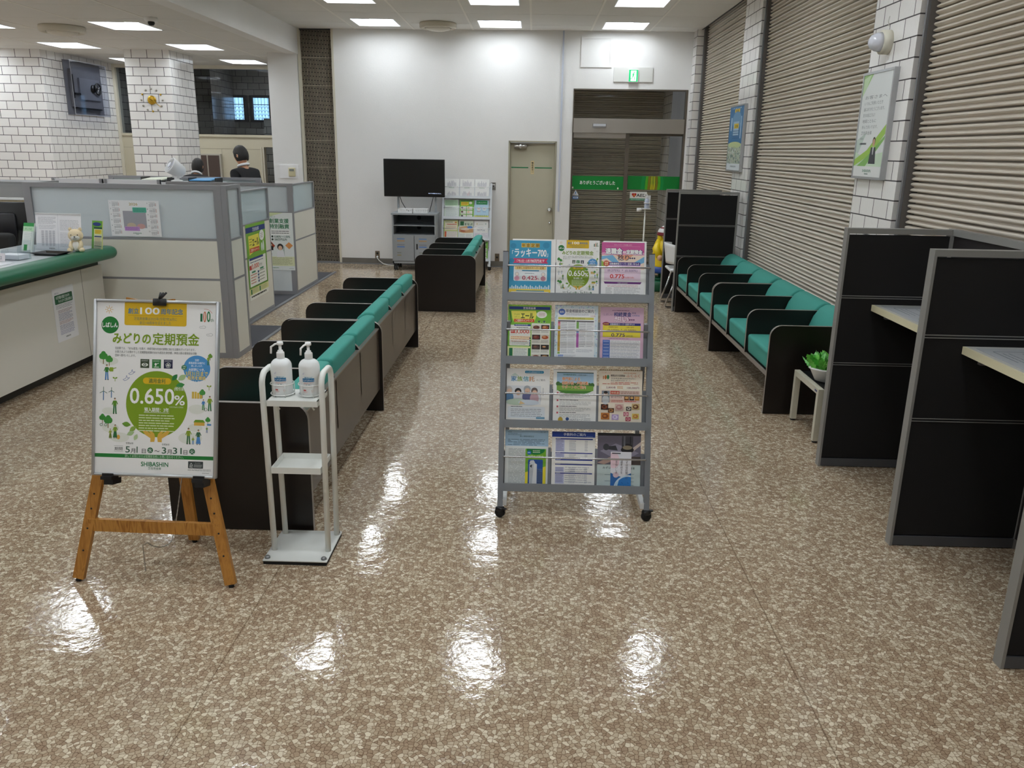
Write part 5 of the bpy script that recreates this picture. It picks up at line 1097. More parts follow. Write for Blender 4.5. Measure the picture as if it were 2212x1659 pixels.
def d_senmon(s):
    s.rect(80, 75, 930, 95, '#2b4a3a'); s.rect(80, 95, 930, 520, '#a9c9e4', 1); s.ell(505, 470, 425, 140, '#4e8a3a', 2); s.rect(80, 400, 930, 520, '#7fae4a', 3)
    for i in range(12): s.ell(110+i*72, 360+(i*29) % 30, 50, 55, '#456f38', 2)
    s.text('SHIBASHIN', 230, 150, 46, '#2a7a5a', 'l', .02, fit=290, lv=3); s.text('ご利用の皆様へ', 560, 152, 34, '#4a5a5a', 'l', .0, fit=230, lv=3)
    for q, y, fw_ in (('専門家による', 270, 410), ('相続手続・戸籍収集', 370, 600), ('サポートのご案内', 468, 540)): s.text(q, 200, y, 88, '#fff4e4', 'l', .06, fit=fw_+10, lv=4); s.text(q, 203, y, 88, '#d8782c', 'l', .02, fit=fw_, lv=5)
    for i, y in enumerate((560, 740, 890, 1040)):
        s.rect(85, y, 125, y+42, '#cf5a6c'); s.greek(150, y+4, 600, 1, 20, '#4a4a52', 20); s.greek(150, y+50, 880, 3, 32, '#7a7f86', 11, seed=i)
    s.ell(180, 1230, 56, 66, '#c9a93a'); s.ell(180, 1285, 70, 26, '#7a2f34', 2); s.ell(340, 1210, 40, 40, '#2b4f8c'); s.text('NCPグループ', 400, 1240, 56, '#4a5a6c', 'l', .01, fit=300); s.text('0120-805-245', 300, 1325, 52, '#b02c3a', 'l', .01, fit=370); s.greek(720, 1190, 880, 4, 34, '#6a6f78', 12)
def d_fuku(s):
    s.rect(0, 0, 1000, 1414, '#efe4d2')
    for i in range(40): s.ell(25*i+12, 10, 14, 12, '#7a5a3a' if i % 2 else '#d8c49a', 2, n=10)
    s.text('〈しばしん〉', 60, 90, 40, '#c8742c', 'l', 0, fit=210); s.greek(560, 70, 940, 1, 20, '#c8742c', 16); s.text('懸賞品付き定期預金', 270, 160, 52, '#4a3a34', 'l', .02, fit=330, lv=3); s.text('ふくふく', 630, 170, 84, '#d4603a', 'l', .0, fit=310, lv=3)
    s.text('1', 90, 230, 110, '#c8742c', 'l', .02, fit=20); s.ell(150, 185, 26, 52, '#c8743a', 2); s.ell(205, 180, 28, 54, '#3a8a5a', 2); s.text('芝信用金庫は2025年6月に', 275, 225, 40, '#4a4a44', 'l', .0, fit=570); s.text('創立100周年を迎えました。', 275, 275, 40, '#4a4a44', 'l', .0, fit=470); s.greek(80, 300, 920, 2, 34, '#c0503a', 20)
    s.rect(60, 385, 950, 470, '#f4efe2', 2); s.text('2,800本', 170, 450, 60, '#8a3a4a', 'l', .02, fit=220, lv=3); s.greek(420, 400, 560, 2, 32, '#d08a3a', 20, lv=3); s.text('100,000円', 650, 452, 62, '#8a3a4a', 'l', .02, fit=280, lv=3)
    s.rect(60, 500, 950, 800, '#e9cfc4', 2); s.rect(70, 510, 250, 790, '#7f8c9a', 3); s.ell(160, 580, 45, 55, '#e3c0a4', 4); s.ell(160, 550, 46, 34, '#2c2622', 5); s.ell(160, 730, 80, 110, '#cfd4d8', 4)
    s.rect(270, 510, 480, 590, '#c23a2c', 3); s.text('林修選', 375, 575, 60, '#f6e6c8', 'c', .01, fit=180, lv=4); s.greek(500, 520, 930, 2, 36, '#8a5a3c', 22, lv=3); s.text('極うまグルメ', 285, 680, 70, '#5a3a6a', 'l', .01, fit=250, lv=3)
    for i, c in enumerate(('#7a4a2a', '#3a2c2a', '#c48a3a')): s.rect(590+i*120, 620, 700+i*120, 730, c, 3); s.ell(645+i*120, 670, 40, 26, '#e0b070', 4)
    s.greek(290, 730, 560, 2, 34, '#d4483a', 18, lv=3); s.greek(600, 745, 930, 1, 30, '#d4483a', 26, lv=3)
    rr = random.Random(8)
    for x, y, r, c, b in ((140, 900, 85, '#3a2018', '#8a4a2c'), (290, 980, 70, '#5a3a26', '#c48a54'), (480, 900, 100, '#d9b9b0', '#c48a8a'), (700, 930, 60, '#2c2a28', '#e6e0d6'), (860, 880, 90, '#c9b07a', '#6a3a22'), (160, 1120, 100, '#c9803a', '#8a4a22'), (390, 1140, 80, '#b9a0d0', '#e6dcf0'), (640, 1060, 60, '#c86a7c', '#f0c4c8'), (690, 1180, 60, '#a83a4c', '#e6a0a8'), (860, 1110, 80, '#d9c45a', '#c87a4a')):
        s.rect(x-r, y-r*.8, x+r, y+r*.8, c, 2); s.ell(x, y, r*.72, r*.58, b, 3); s.ell(x-r*.1, y-r*.05, r*.36, r*.26, c, 4); s.greek(x-r, y+r*.84, x+r, 1, 14, '#8a7a6a', 10)
    for i in range(30): s.ell(rr.uniform(0, 1000), rr.uniform(1290, 1400), 22, 12, rr.choice(('#9ab45a', '#d9c46a', '#c4d08a')), 2, n=10)
def d_seiho(s):
    s.rect(0, 0, 1000, 380, '#a9c9e2'); s.greek(60, 50, 160, 1, 20, '#4a5f78', 16); s.greek(60, 85, 380, 2, 26, '#5a6f88', 12); s.greek(820, 40, 940, 1, 20, '#6a7f98', 14); s.text('個人情報保護宣言', 500, 165, 40, '#33445c', 'c', .01, fit=330); s.greek(60, 220, 930, 5, 32, '#4f637c', 16)
    s.rect(0, 380, 1000, 1414, '#e3e8e8', 1); s.greek(80, 440, 920, 28, 32, '#7a8488', 12, lv=2); s.greek(60, 1380, 400, 1, 20, '#4a5458', 14, lv=2)
def d_tenpo(s):
    s.rect(0, 0, 450, 900, '#7cb82c'); s.ell(225, 20, 200, 110, '#14803c', 2); s.greek(160, 35, 320, 2, 34, '#dff0d0', 20, lv=3); s.ell(80, 90, 45, 45, '#2a72bc', 3); s.greek(50, 80, 110, 1, 20, '#e6eef8', 20, lv=4); s.text('店舗のご案内', 225, 200, 62, '#f0f8e0', 'c', .02, fit=340, lv=3)
    s.poly([(0, 520), (450, 380), (450, 900), (0, 900)], '#f0e23a', 2); s.rrect(60, 235, 385, 830, 24, '#2456a4', 3); s.poly([(90, 800), (90, 340), (190, 300), (255, 340), (255, 800)], '#e6e9ec', 4); s.poly([(90, 340), (190, 300), (150, 800), (90, 800)], '#c3c9d0', 5); s.poly([(110, 260), (180, 250), (215, 300), (160, 340), (90, 320)], '#dfe6ee', 5); s.poly([(100, 370), (150, 345), (140, 420), (110, 400)], '#1c2430', 6)
    for i in range(7): s.rect(265+i*16, 440+i*14, 273+i*16, 810, '#1b2a44', 5)
    for i in range(18): s.rect(262, 440+i*20, 375, 444+i*20, '#8fa4c0', 6)
    s.rect(110, 790, 190, 820, '#1b2230', 7)
def d_tesuu(s):
    s.rect(0, 0, 1000, 130, '#1b3f9c'); s.text('手数料のご案内', 520, 92, 74, '#e6ecfa', 'c', .02, fit=510); s.greek(800, 108, 960, 1, 20, '#aebfe8', 10, lv=2)
    for y0, y1, c in ((160, 190, 1), (500, 525, 1), (660, 690, 1), (770, 800, 1), (985, 1012, 1)): s.rect(85, y0, 945, y1, '#2a3a94', 1); s.greek(100, y0+8, 220, 1, 20, '#ccd4f2', 12, lv=2)
    for y0, y1 in ((195, 480), (530, 640), (850, 970), (1015, 1250)): s.rect(85, y0, 290, y1, '#c3c6e6', 1); s.greek(100, y0+15, 270, int((y1-y0)/34), 34, '#5c628f', 13, lv=2, seed=y0); s.greek(400, y0+15, 560, int((y1-y0)/24), 24, '#6f7596', 9, seed=y0+1); s.greek(760, y0+15, 830, int((y1-y0)/24), 24, '#6f7596', 9, seed=y0+2)
    for i in range(8): s.greek(310, 850+i*50, 940, 1, 20, '#777d9c', 12, seed=i)
    s.greek(85, 1265, 800, 2, 24, '#8a8fa6', 8); s.text('SHIBASHIN', 520, 1372, 44, '#4a5a5c', 'c', .02, fit=220)
def d_dark(s):
    s.rect(0, 0, 1000, 760, '#6d6878'); s.poly([(0, 0), (1000, 0), (1000, 60), (0, 70)], '#2c2a2e', 2); s.poly([(60, 440), (420, 250), (960, 470), (560, 700)], '#8f8a9c', 2); s.poly([(180, 330), (420, 300), (470, 420), (250, 400)], '#33353c', 3); s.ell(200, 340, 70, 80, '#3c3e44', 3)
    s.ell(690, 300, 110, 50, '#201e22', 4); s.rect(560, 70, 820, 380, '#45444c', 3); s.rect(600, 70, 640, 340, '#6f707a', 5); s.rect(745, 70, 770, 340, '#24242a', 5); s.ell(690, 400, 150, 80, '#1c1a1e', 4); s.ell(690, 345, 110, 50, '#8a7f6a', 5); s.poly([(560, 560), (1000, 200), (1000, 280), (640, 600)], '#c9b9b4', 3); s.poly([(0, 720), (330, 560), (420, 640), (160, 760)], '#b59a90', 3); s.rect(620, 560, 1000, 760, '#4a403c', 2)
    s.rect(0, 760, 1000, 1414, '#c4d4d4', 2); s.text('みずほ信託', 130, 860, 60, '#3a4a50', 'l', .015, fit=330, lv=3); s.text('教育', 760, 865, 60, '#3a4a50', 'l', .015, fit=110, lv=3); s.greek(180, 1000, 330, 3, 150, '#4f6a7c', 14, lv=3); s.greek(700, 980, 860, 4, 90, '#4f6a7c', 12, lv=3)
def d_mizu(s):
    s.rect(0, 0, 420, 800, '#e9eaf2'); s.ell(60, 170, 120, 160, '#f0d4e0', 1); s.rect(25, 20, 200, 42, '#3a3a44', 2)
    for q, x, y in (('みずほ信託銀行の', 330, 130), ('相続手続きを', 225, 130), ('お手伝いします', 120, 130)): s.text(q, x, y, 52, '#4a4a58', vert=True, lv=3, bold=.01)
    s.poly([(0, 420), (120, 470), (230, 500), (420, 420), (420, 800), (0, 800)], '#2a6ab0', 2); s.ell(360, 760, 270, 300, '#2f80cc', 3); s.ring(360, 760, 268, 300, '#cfe4f4', 4, PI*.9, PI*1.75); s.ell(110, 460, 60, 55, '#e4ccd8', 3); s.poly([(60, 800), (90, 640), (180, 540), (140, 700), (130, 800)], '#bcdcf0', 4)
    for i in range(6): s.ell(240+i*40, 620+(i % 3)*60, 22, 6, '#1c5ca8', 5, rot=.6)
# back sheets peeking out behind, then the leaflets themselves
leaflet(MRK, 0, 0, 'blue 700 pension deposit leaflet at the top left of the grey rack', d_lucky, w=.203, du=-.004, h=.291)
leaflet(MRK, 0, 0, 'blank white leaflet sticking out behind the blue 700 leaflet', None, du=.014, dz=-.0042, h=.299)
leaflet(MRK, 0, 1, 'white leaflet with a green 0.650 disc, top middle of the grey rack', d_midori, ph=1468)
leaflet(MRK, 0, 2, 'pink retirement deposit leaflet at the top right of the grey rack', d_taishoku, w=.207, du=-.003, h=.290)
leaflet(MRK, 0, 2, 'white leaflet peeking out behind the pink retirement deposit leaflet', None, dz=-.0042, du=.006)
leaflet(MRK, 1, 0, 'green and yellow campaign leaflet reading 3,000 in the grey rack', d_yell, h=.285)
leaflet(MRK, 1, 0, 'narrow green page of food pictures overlapping the campaign leaflet', d_foodpage, w=.098, h=.2, pw=480, ph=1000, du=.055, dz=.0032, thick=.002)
leaflet(MRK, 1, 1, 'pale blue schedule leaflet with coloured bars, second row of the grey rack', d_nenkin, h=.288)
leaflet(MRK, 1, 2, 'mauve and yellow inheritance deposit leaflet, second row of the grey rack', d_souzoku, h=.282)
leaflet(MRK, 2, 0, 'white leaflet with a photo of four people, third row left', d_kazoku, h=.282)
leaflet(MRK, 2, 1, 'white leaflet with a green meadow banner in the grey rack', d_senmon, h=.284)
leaflet(MRK, 2, 2, 'cream leaflet crowded with food pictures, third row of the grey rack', d_fuku, h=.286)
leaflet(MRK, 3, 0, 'pale blue and grey text leaflet at the bottom left of the grey rack', d_seiho, h=.29)
leaflet(MRK, 3, 0, 'narrow green and yellow branch guide showing a white tower', d_tenpo, w=.1, h=.2, pw=450, ph=900, du=.045, dz=.0042, thick=.003)
leaflet(MRK, 3, 1, 'white fee table leaflet with a blue heading, bottom middle of the grey rack', d_tesuu, h=.287)
leaflet(MRK, 3, 2, 'dark photo booklet with a pale lower half, bottom right of the grey rack', d_dark, h=.286)
leaflet(MRK, 3, 2, 'slim white and blue booklet with vertical writing in the grey rack', d_mizu, w=.1, h=.195, pw=420, ph=800, du=.01, dz=.0042, thick=.003)

def q_drawing(seed, red):
    def d(s):
        rr = random.Random(seed)
        for j, (y0, y1) in enumerate(((90, 520), (880, 1280))):
            for i in range(10):
                x = 180+i*64; h = rr.uniform(.5, 1)*(y1-y0); s.rect(x, y1-h, x+40, y1, '#a9a6b2' if not (red and j and 4 < i < 8) else '#d98a94', 1); s.rect(x+8, y1-h+10, x+32, y1-8, '#e4e3ea', 2); s.line([(x+rr.uniform(0, 40), y1-h*.8), (x+rr.uniform(0, 40), y1-20)], 7, '#77747f', 3)
        s.greek(300, 610, 680, 2, 40, '#4d8a6a', 18)
    return d
def q_green(s): s.rect(0, 0, 1000, 1414, '#dbe9da'); s.rect(30, 40, 970, 420, '#b5d6b4', 2); s.greek(60, 70, 930, 9, 38, '#5d8a68', 14, lv=3); s.rect(80, 500, 950, 1380, '#eaf0ee', 2); s.greek(120, 540, 900, 18, 44, '#8aa39a', 14, lv=3)
def q_yell2(s):
    s.rect(0, 0, 1000, 1414, '#78b844'); s.rect(50, 40, 930, 90, '#27402c', 2); s.poly([(90, 150), (640, 140), (620, 400), (100, 420)], '#efd93a', 2); s.greek(150, 210, 560, 3, 66, '#c8742c', 30, lv=3); s.ell(770, 220, 110, 90, '#f4f4ec', 2)
    for i in range(6): x, y = 60+(i % 2)*450, 480+(i//2)*300; s.rect(x, y, x+400, y+250, '#f0eee4', 2); s.ell(x+120, y+90, 90, 60, ('#3a2c28', '#d9c43a', '#5a3a2c', '#f0c8a0', '#332c2a', '#e8e4da')[i], 3); s.greek(x+20, y+180, x+370, 2, 30, '#7a7a6c', 12, lv=3)
def q_blue(s):
    s.rect(0, 0, 1000, 1414, '#bcdcf0'); s.rect(120, 40, 900, 320, '#0f8a4a', 2); s.text('しばしんアプリ', 510, 220, 90, '#e6f4ea', 'c', .02, fit=620, lv=3)
    for x, c in ((300, '#d0605c'), (690, '#5a80c4')): s.ell(x, 640, 140, 130, '#f0f4f6', 2); s.greek(x-90, 610, x+90, 2, 44, c, 22, lv=3); s.greek(x-120, 810, x+120, 2, 44, c, 22, lv=2)
    s.rect(0, 1120, 1000, 1340, '#e3e45a', 2); rr = random.Random(5)
    for i in range(6): s.line([(150+i*130, 1280), (190+i*130, 1000+rr.uniform(0, 90)), (240+i*130, 1230)], 14, '#5a6a6c', 3)
    s.rect(0, 1340, 1000, 1414, '#f2f4f4', 3)
def q_red(s):
    s.rect(0, 0, 1000, 1414, '#c7d87a'); s.rect(60, 60, 940, 720, '#f3ead0', 2); s.greek(100, 110, 720, 1, 30, '#5a7a3a', 60, lv=3); s.ell(840, 150, 80, 60, '#e09a3a', 3); s.greek(200, 260, 900, 1, 30, '#d0483a', 70, lv=3); s.greek(150, 430, 880, 3, 80, '#b8564a', 26, lv=3)
    s.rect(40, 780, 960, 1400, '#f4f2ea', 2); s.rect(60, 800, 190, 1200, '#d8683c', 3); s.rect(60, 1200, 190, 1320, '#6aa84a', 3); s.greek(230, 830, 930, 9, 54, '#b07a68', 16, lv=3)
def q_manabu(s):
    s.rect(0, 0, 1000, 1414, '#dfe9d4'); s.rect(60, 60, 330, 360, '#1f6a3a', 2); s.text('まなぶ', 380, 330, 190, '#1f5a40', 'l', .04, fit=560, lv=3); s.poly([(0, 480), (500, 400), (1000, 520), (1000, 860), (300, 900), (0, 820)], '#d9a878', 2); s.ell(760, 480, 200, 90, '#4f86cc', 3); s.ell(420, 620, 300, 90, '#f0d8c0', 3); s.ell(260, 760, 200, 60, '#b86a4a', 3)
    s.rect(30, 920, 960, 1400, '#f2f3ee', 2); s.greek(60, 960, 430, 9, 46, '#6a9a6c', 16, lv=3); s.greek(480, 960, 930, 9, 46, '#8a9a8a', 16, lv=3)
def q_sdgs(s):
    s.greek(300, 240, 700, 1, 20, '#a9b4a0', 24); s.text('SDGs', 500, 720, 190, '#5a6a86', 'c', .005, fit=540); s.greek(260, 480, 740, 1, 40, '#8aa0b4', 30); s.ell(200, 230, 30, 50, '#d9c46a', 1); s.ell(820, 220, 40, 40, '#8ab4a8', 1); s.ell(110, 440, 26, 26, '#c49ab0', 1)
    s.rect(0, 860, 1000, 1414, '#eceaf0', 1); s.greek(70, 900, 440, 10, 46, '#8a8698', 16, lv=2); s.greek(520, 900, 940, 10, 46, '#8a8698', 16, lv=2)
G2 = 'leaflets in the white rack'
for r, c, lb, dr in ((0, 0, 'white leaflet with grey sketches, top left in the white rack beside the television', q_drawing(1, 0)), (0, 1, 'white leaflet with grey and red sketches, top middle in the white rack', q_drawing(2, 1)), (0, 2, 'white leaflet with grey sketches, top right in the white rack', q_drawing(3, 0)),
        (1, 0, 'pale green printed form, second row left in the white rack', q_green), (1, 1, 'green campaign leaflet with food pictures, second row middle in the white rack', q_yell2), (1, 2, 'light blue leaflet with a green banner, second row right in the white rack', q_blue),
        (2, 0, 'cream and red leaflet, third row left in the white rack', q_red), (2, 1, 'colourful magazine with a green title in the white rack', q_manabu), (2, 2, 'white sustainable goals leaflet, third row right in the white rack', q_sdgs),
        (3, 2, 'green and white leaflet in the lowest row of the white rack', q_yell2)):
    leaflet(MRK2, r, c, lb, dr, grp=G2, h=.29)

# ================================================================== TELEVISION
t = thing('tv_cabinet', 'grey steel television cabinet on casters against the back wall', 'cabinet', loc=(-1.715, 12.1, 0))
M_GS = mat('cabinet_grey', '#a3a8ad', .4, .2); M_GSD = mat('cabinet_inside', '#70757a', .6)
x0, x1, y0, y1 = -2.035, -1.40, 11.96, 12.40
f = MB()
for a in ((x0, x0+.02, y0, y1, .105, .80), (x1-.02, x1, y0, y1, .105, .80), (x0-.012, x1+.012, y0-.01, y1+.005, .80, .822), (x0, x1, y0, y1, .105, .135)): f.box(*a, M_GS)
f.box(x0+.02, x1-.02, y1-.015, y1, .135, .80, M_GSD)
for z in (.655, .52): f.box(x0+.02, x1-.02, y0+.004, y1-.015, z-.012, z, M_GS)
f.build('body', t)
f = MB()
for z in (.73, .59): f.tube([(-1.70, y1-.016, z), (-1.70, y1-.019, z)], .03, M_BLACK, 18)
f.build('cable_hole', t)
def slots(p, xs):
    f = MB(); cc = ('#6e8fc0', '#c09a6c', '#8d929a', '#5f86cc', '#8a8f86', '#a39a72')
    for i, z in enumerate((.46, .43, .375, .345, .26, .225)):
        f.box(xs, xs+(.11 if i < 4 else .06), y0-.0105, y0-.0095, z-.008, z+.008, mat('slot_%d' % i, cc[i], .5))
    return f.build('vent_slot', p)
for nm, a, b, xs in (('door', x0+.012, -1.72, -1.965), ('door', -1.712, x1-.012, -1.645)):
    f = MB(); f.box(a, b, y0-.01, y0+.008, .142, .512, M_GS); p = f.build(nm, t); slots(p, xs)
    if b > -1.5: f = MB(); f.box(-1.685, -1.665, y0-.014, y0-.009, .31, .39, M_BLACK); f.build('handle', p); f = MB(); f.tube([(-1.675, y0-.014, .475), (-1.675, y0-.009, .475)], .008, M_STEEL, 10); f.build('lock', p)
for x in (x0+.04, x1-.04):
    for y in (y0+.05, y1-.05):
        f = MB()
        for dx in (-.016, .016): f.lathe([(0, -.011), (.036, -.011), (.042, -.006), (.042, .006), (.036, .011), (0, .011)], M_RUB, 20, M=T(x+dx, y, .0425) @ RY(PI/2)); f.lathe([(0, -.013), (.028, -.013), (.028, .013), (0, .013)], mat('caster_hub', '#b3b5b8', .4), 16, M=T(x+dx, y, .0425) @ RY(PI/2))
        f.box(x-.03, x+.03, y-.03, y+.03, .085, .105, M_BLACK); f.build('caster', t)
f = MB()
for x in (-1.985, -1.435): f.box(x-.014, x+.014, 12.26, 12.29, .822, 1.40, M_GS)
f.box(-1.985, -1.435, 12.245, 12.262, 1.18, 1.22, M_GS); f.box(-1.985, -1.435, 12.245, 12.262, 1.36, 1.40, M_GS)
f.build('mast', t)
f = MB(); f.tube([(-1.96, 12.24, 1.06), (-1.93, 12.23, .97), (-1.86, 12.2, .86), (-1.80, 12.2, .828)], .005, M_BLACK, 6); f.tube([(-1.46, 12.24, 1.06), (-1.49, 12.23, .95), (-1.52, 12.22, .83)], .005, M_BLACK, 6); f.build('cable', t)
t = thing('television', 'black flat-screen television on the grey cabinet, screen dark', 'television', loc=(-1.72, 12.2, 1.05))
f = MB(); f.rbox(-2.175, -1.29, 12.17, 12.205, 1.045, 1.575, .006, M_BLACK, 2); f.rbox(-2.0, -1.45, 12.205, 12.243, 1.10, 1.45, .01, M_BLACK, 1); f.build('housing', t)
f = MB(); f.box(-2.163, -1.302, 12.167, 12.170, 1.067, 1.563, mat('tv_screen', '#020203', .28)); sc = f.build('screen', t)
s = Sheet(.2, .018, 200, 18, None); s.text('表示する映像がありません', 100, 14, 14, mat('screen_text', '#c9d9ff', .5, emit=.6), 'c', .02, fit=185)
M = frame((-1.535, 12.1665, 1.088), (1, 0, 0), (0, 0, 1)); o = s.build('screen_message', sc, local=True); o.matrix_local = WM[sc].inverted() @ M
for i, xx in enumerate((-1.955, -1.735)):
    t = thing('basket', 'white slotted plastic basket on the television cabinet, %s one' % ('left' if i == 0 else 'right'), 'basket', loc=(xx+.105, 12.08, .8225), group='white baskets on the television cabinet')
    f = MB(); w_, d_, h_ = .205, .14, .062; f.box(-w_/2, w_/2, -d_/2, d_/2, 0, .004, M_WHT)
    for sy in (-1, 1):
        for z in (.004, h_-.012): f.box(-w_/2, w_/2, sy*d_/2-.0025, sy*d_/2+.0025, z, z+.012, M_WHT)
        for k in range(8): x = -w_/2+.004+k*(w_-.012)/7; f.box(x, x+.008, sy*d_/2-.0025, sy*d_/2+.0025, .016, h_-.012, M_WHT)
    for sx in (-1, 1): f.box(sx*w_/2-.0025, sx*w_/2+.0025, -d_/2, d_/2, .004, h_, M_WHT)
    f.build('body', t, local=True)
# ================================================================== COUNTER
M_CF = mat('counter_front', '#d8d4cb', .5, noise=.02, nscale=3); M_GRN = mat('green_bumper', '#1c6b4c', .38, noise=.05, nscale=12); M_CT = mat('counter_top', '#b8bdc0', .3)
t = thing('service_counter', 'long white service counter with a rounded dark green edge at the left', 'counter', loc=(-3.8, 4.0, 0))
CY0, CY1 = 1.2, 6.5
f = MB(); f.box(-4.02, -3.5, CY0, CY1+.08, .09, .775, M_CF)
for y in (6.26, 4.6): f.box(-3.4995, -3.4985, y, y+.004, .09, .775, mat('panel_gap', '#8f8b82', .6))
f.build('front_panel', t)
f = MB(); f.box(-4.0, -3.6, CY0, CY1+.05, 0, .09, mat('dark_plinth', '#3a3836', .5)); f.build('plinth', t)
f = MB(); f.box(-4.02, -3.515, CY0, CY1+.06, .775, .85, mat('recess_green', '#0d2a20', .5)); f.build('recess', t)
f = MB(); f.box(-4.04, -3.36, CY0, CY1-.02, .85, .935, M_CT); f.build('counter_top', t)
f = MB(); pr = []
prof = [(-.12, .0), (-.12, .085)]+[(-.045+.045*math.cos(a), .0425+.0425*math.sin(a)) for a in [PI/2-PI*i/10 for i in range(11)]]
vs = []; fs = []; n = len(prof); path = [(CY0, 0), (CY1-.10, 0)]
secs = [((-3.285, CY0), 0.0), ((-3.285, CY1-.09), 0.0)]
for (px, py), a in secs: vs.append([(px+q, py, .846+z*1.09) for q, z in prof])
for i in range(1, 9):      # rounded end
    a = PI/2*i/8; cx, cy = -3.405, CY1-.09; vs.append([(cx+(q+.12)*math.cos(a), cy+(q+.12)*math.sin(a), .846+z*1.09) for q, z in prof])
flat = [p for sct in vs for p in sct]; 
for i in range(len(vs)-1):
    for k in range(n-1): fs.append((i*n+k, (i+1)*n+k, (i+1)*n+k+1, i*n+k+1))
f.add(flat, fs, M_GRN, True); f.build('bumper', t)
# notice on the counter front
s = Sheet(.285, .40, 285, 400, '#ecebee', .0006); s.text('お客さまへ', 30, 44, 15, '#5a5480', 'l', .01, fit=60); s.rrect(25, 52, 262, 120, 8, '#1b5c3a'); s.text('10万円超の現金でのATM', 42, 82, 26, '#dfe9e2', 'l', .02, fit=180); s.text('キャッシュサービス停止のお知らせ', 70, 110, 26, '#dfe9e2', 'l', .02, fit=180)
s.greek(30, 128, 255, 4, 8, '#6a6a7c', 3.2); 
for y, c, n_ in ((168, '#7c4a58', 3), (194, '#4a4a86', 4), (226, '#5a5a8c', 3), (252, '#9a4a58', 3), (280, '#4a4a86', 5), (322, '#4a4a96', 4)): s.greek(48, y, 240, n_, 8, c, 3.6, seed=y)
s.text('SHIBASHIN', 143, 378, 15, '#3a4a4a', 'c', .02, fit=64); o = s.build('notice', M=frame((-3.4985, 5.84, .288), (0, 1, 0), (0, 0, 1))); tag(o, 'white printed notice with a green heading taped to the front of the counter', 'notice')
CTZ = .9355
# ------------------------------------------------------------------ things on the counter
t = thing('document_stand', 'clear stand holding two pages of printed terms on the counter', 'document stand', M=frame((-3.76, 6.16, CTZ), (.998, -.06, 0), (0, .16, 1)))
s = Sheet(.36, .27, 720, 540, '#f6f4f8', .002); s.rect(352, 0, 356, 540, '#cfcbd6', 2)
s.greek(40, 50, 330, 6, 18, '#8a8894', 6); s.greek(50, 170, 320, 3, 22, '#7c7a88', 5)
for x in (90, 150, 210, 265): s.greek(x, 250, x+40, 18, 13, '#8a8694', 7, rag=.1, seed=x)
s.greek(385, 90, 690, 8, 20, '#9a98a4', 6); s.greek(385, 280, 680, 10, 22, '#a19fac', 6); s.text('SHIBASHIN', 250, 520, 22, '#4a4a54', 'c', .02, fit=90)
s.build('pages', t, local=True)
f = MB(); M_AC = glassmat('clear_acrylic', (.93, .95, .96), .03); f.box(-.005, .365, -.003, .05, .001, .003, M_AC); f.box(-.005, .365, .002, .006, .003, .05, M_AC); f.box(0, .36, .27, .276, -.004, .006, M_WHT); f.build('holder', t, local=True)
# green leaflet holder
t = thing('leaflet_holder', 'clear acrylic holder full of green and white leaflets on the counter', 'leaflet holder', M=frame((-3.78, 5.985, CTZ), (.97, -.24, 0), (0, .3, 1)))
f = MB(); f.box(0, .115, 0, .20, -.02, -.017, M_AC); f.box(0, .115, 0, .003, -.02, .03, M_AC); f.box(0, .115, 0, .09, .027, .03, M_AC)
for x in (0, .112): f.box(x, x+.003, 0, .16, -.018, .028, M_AC)
f.build('holder', t, local=True)
s = Sheet(.095, .215, 95, 215, '#e9efe9', .012); s.rect(0, 0, 95, 26, '#2f9a4c'); s.rect(0, 26, 95, 62, '#bfe3bd', 1); s.text('あしたば', 48, 50, 18, '#4a9a5c', 'c', .01, fit=60); s.greek(14, 76, 80, 8, 12, '#b4bcc0', 3); s.rect(20, 160, 50, 205, '#2f9a4c', 1)
lo = s.build('leaflets', t, local=True); lo.matrix_local = T(.01, .006, 0)
# small leaflet stand behind the plush toy
t = thing('leaflet_holder', 'small holder with green and yellow campaign leaflets beside the plush dog', 'leaflet holder', M=frame((-3.405, 6.29, CTZ), (.93, -.36, 0), (0, .18, 1)))
s = Sheet(.105, .215, 440, 900, '#d7de8a', .008); d_yell_small = s
s.rect(0, 0, 440, 900, '#6fae3c'); s.ell(210, 110, 180, 60, '#2c3f86', 2); s.rect(90, 200, 440, 900, '#e6e9c4', 2); s.rect(90, 200, 440, 260, '#2f5a3c', 3); s.rrect(120, 280, 420, 420, 30, '#ecdf4a', 3); s.greek(150, 300, 390, 3, 40, '#c8682c', 22, lv=4); s.rect(110, 480, 420, 520, '#3a4a7c', 3); s.greek(130, 550, 400, 6, 44, '#b8603a', 16, lv=3); s.rect(110, 800, 420, 820, '#2f6a4a', 3); s.greek(120, 840, 410, 2, 26, '#5a6a5c', 14, lv=3)
s.build('leaflets', t, local=True); f = MB(); f.box(-.003, .108, 0, .003, -.03, .006, M_AC); f.box(-.003, .108, .003, .06, .004, .006, M_AC); f.build('holder', t, local=True)
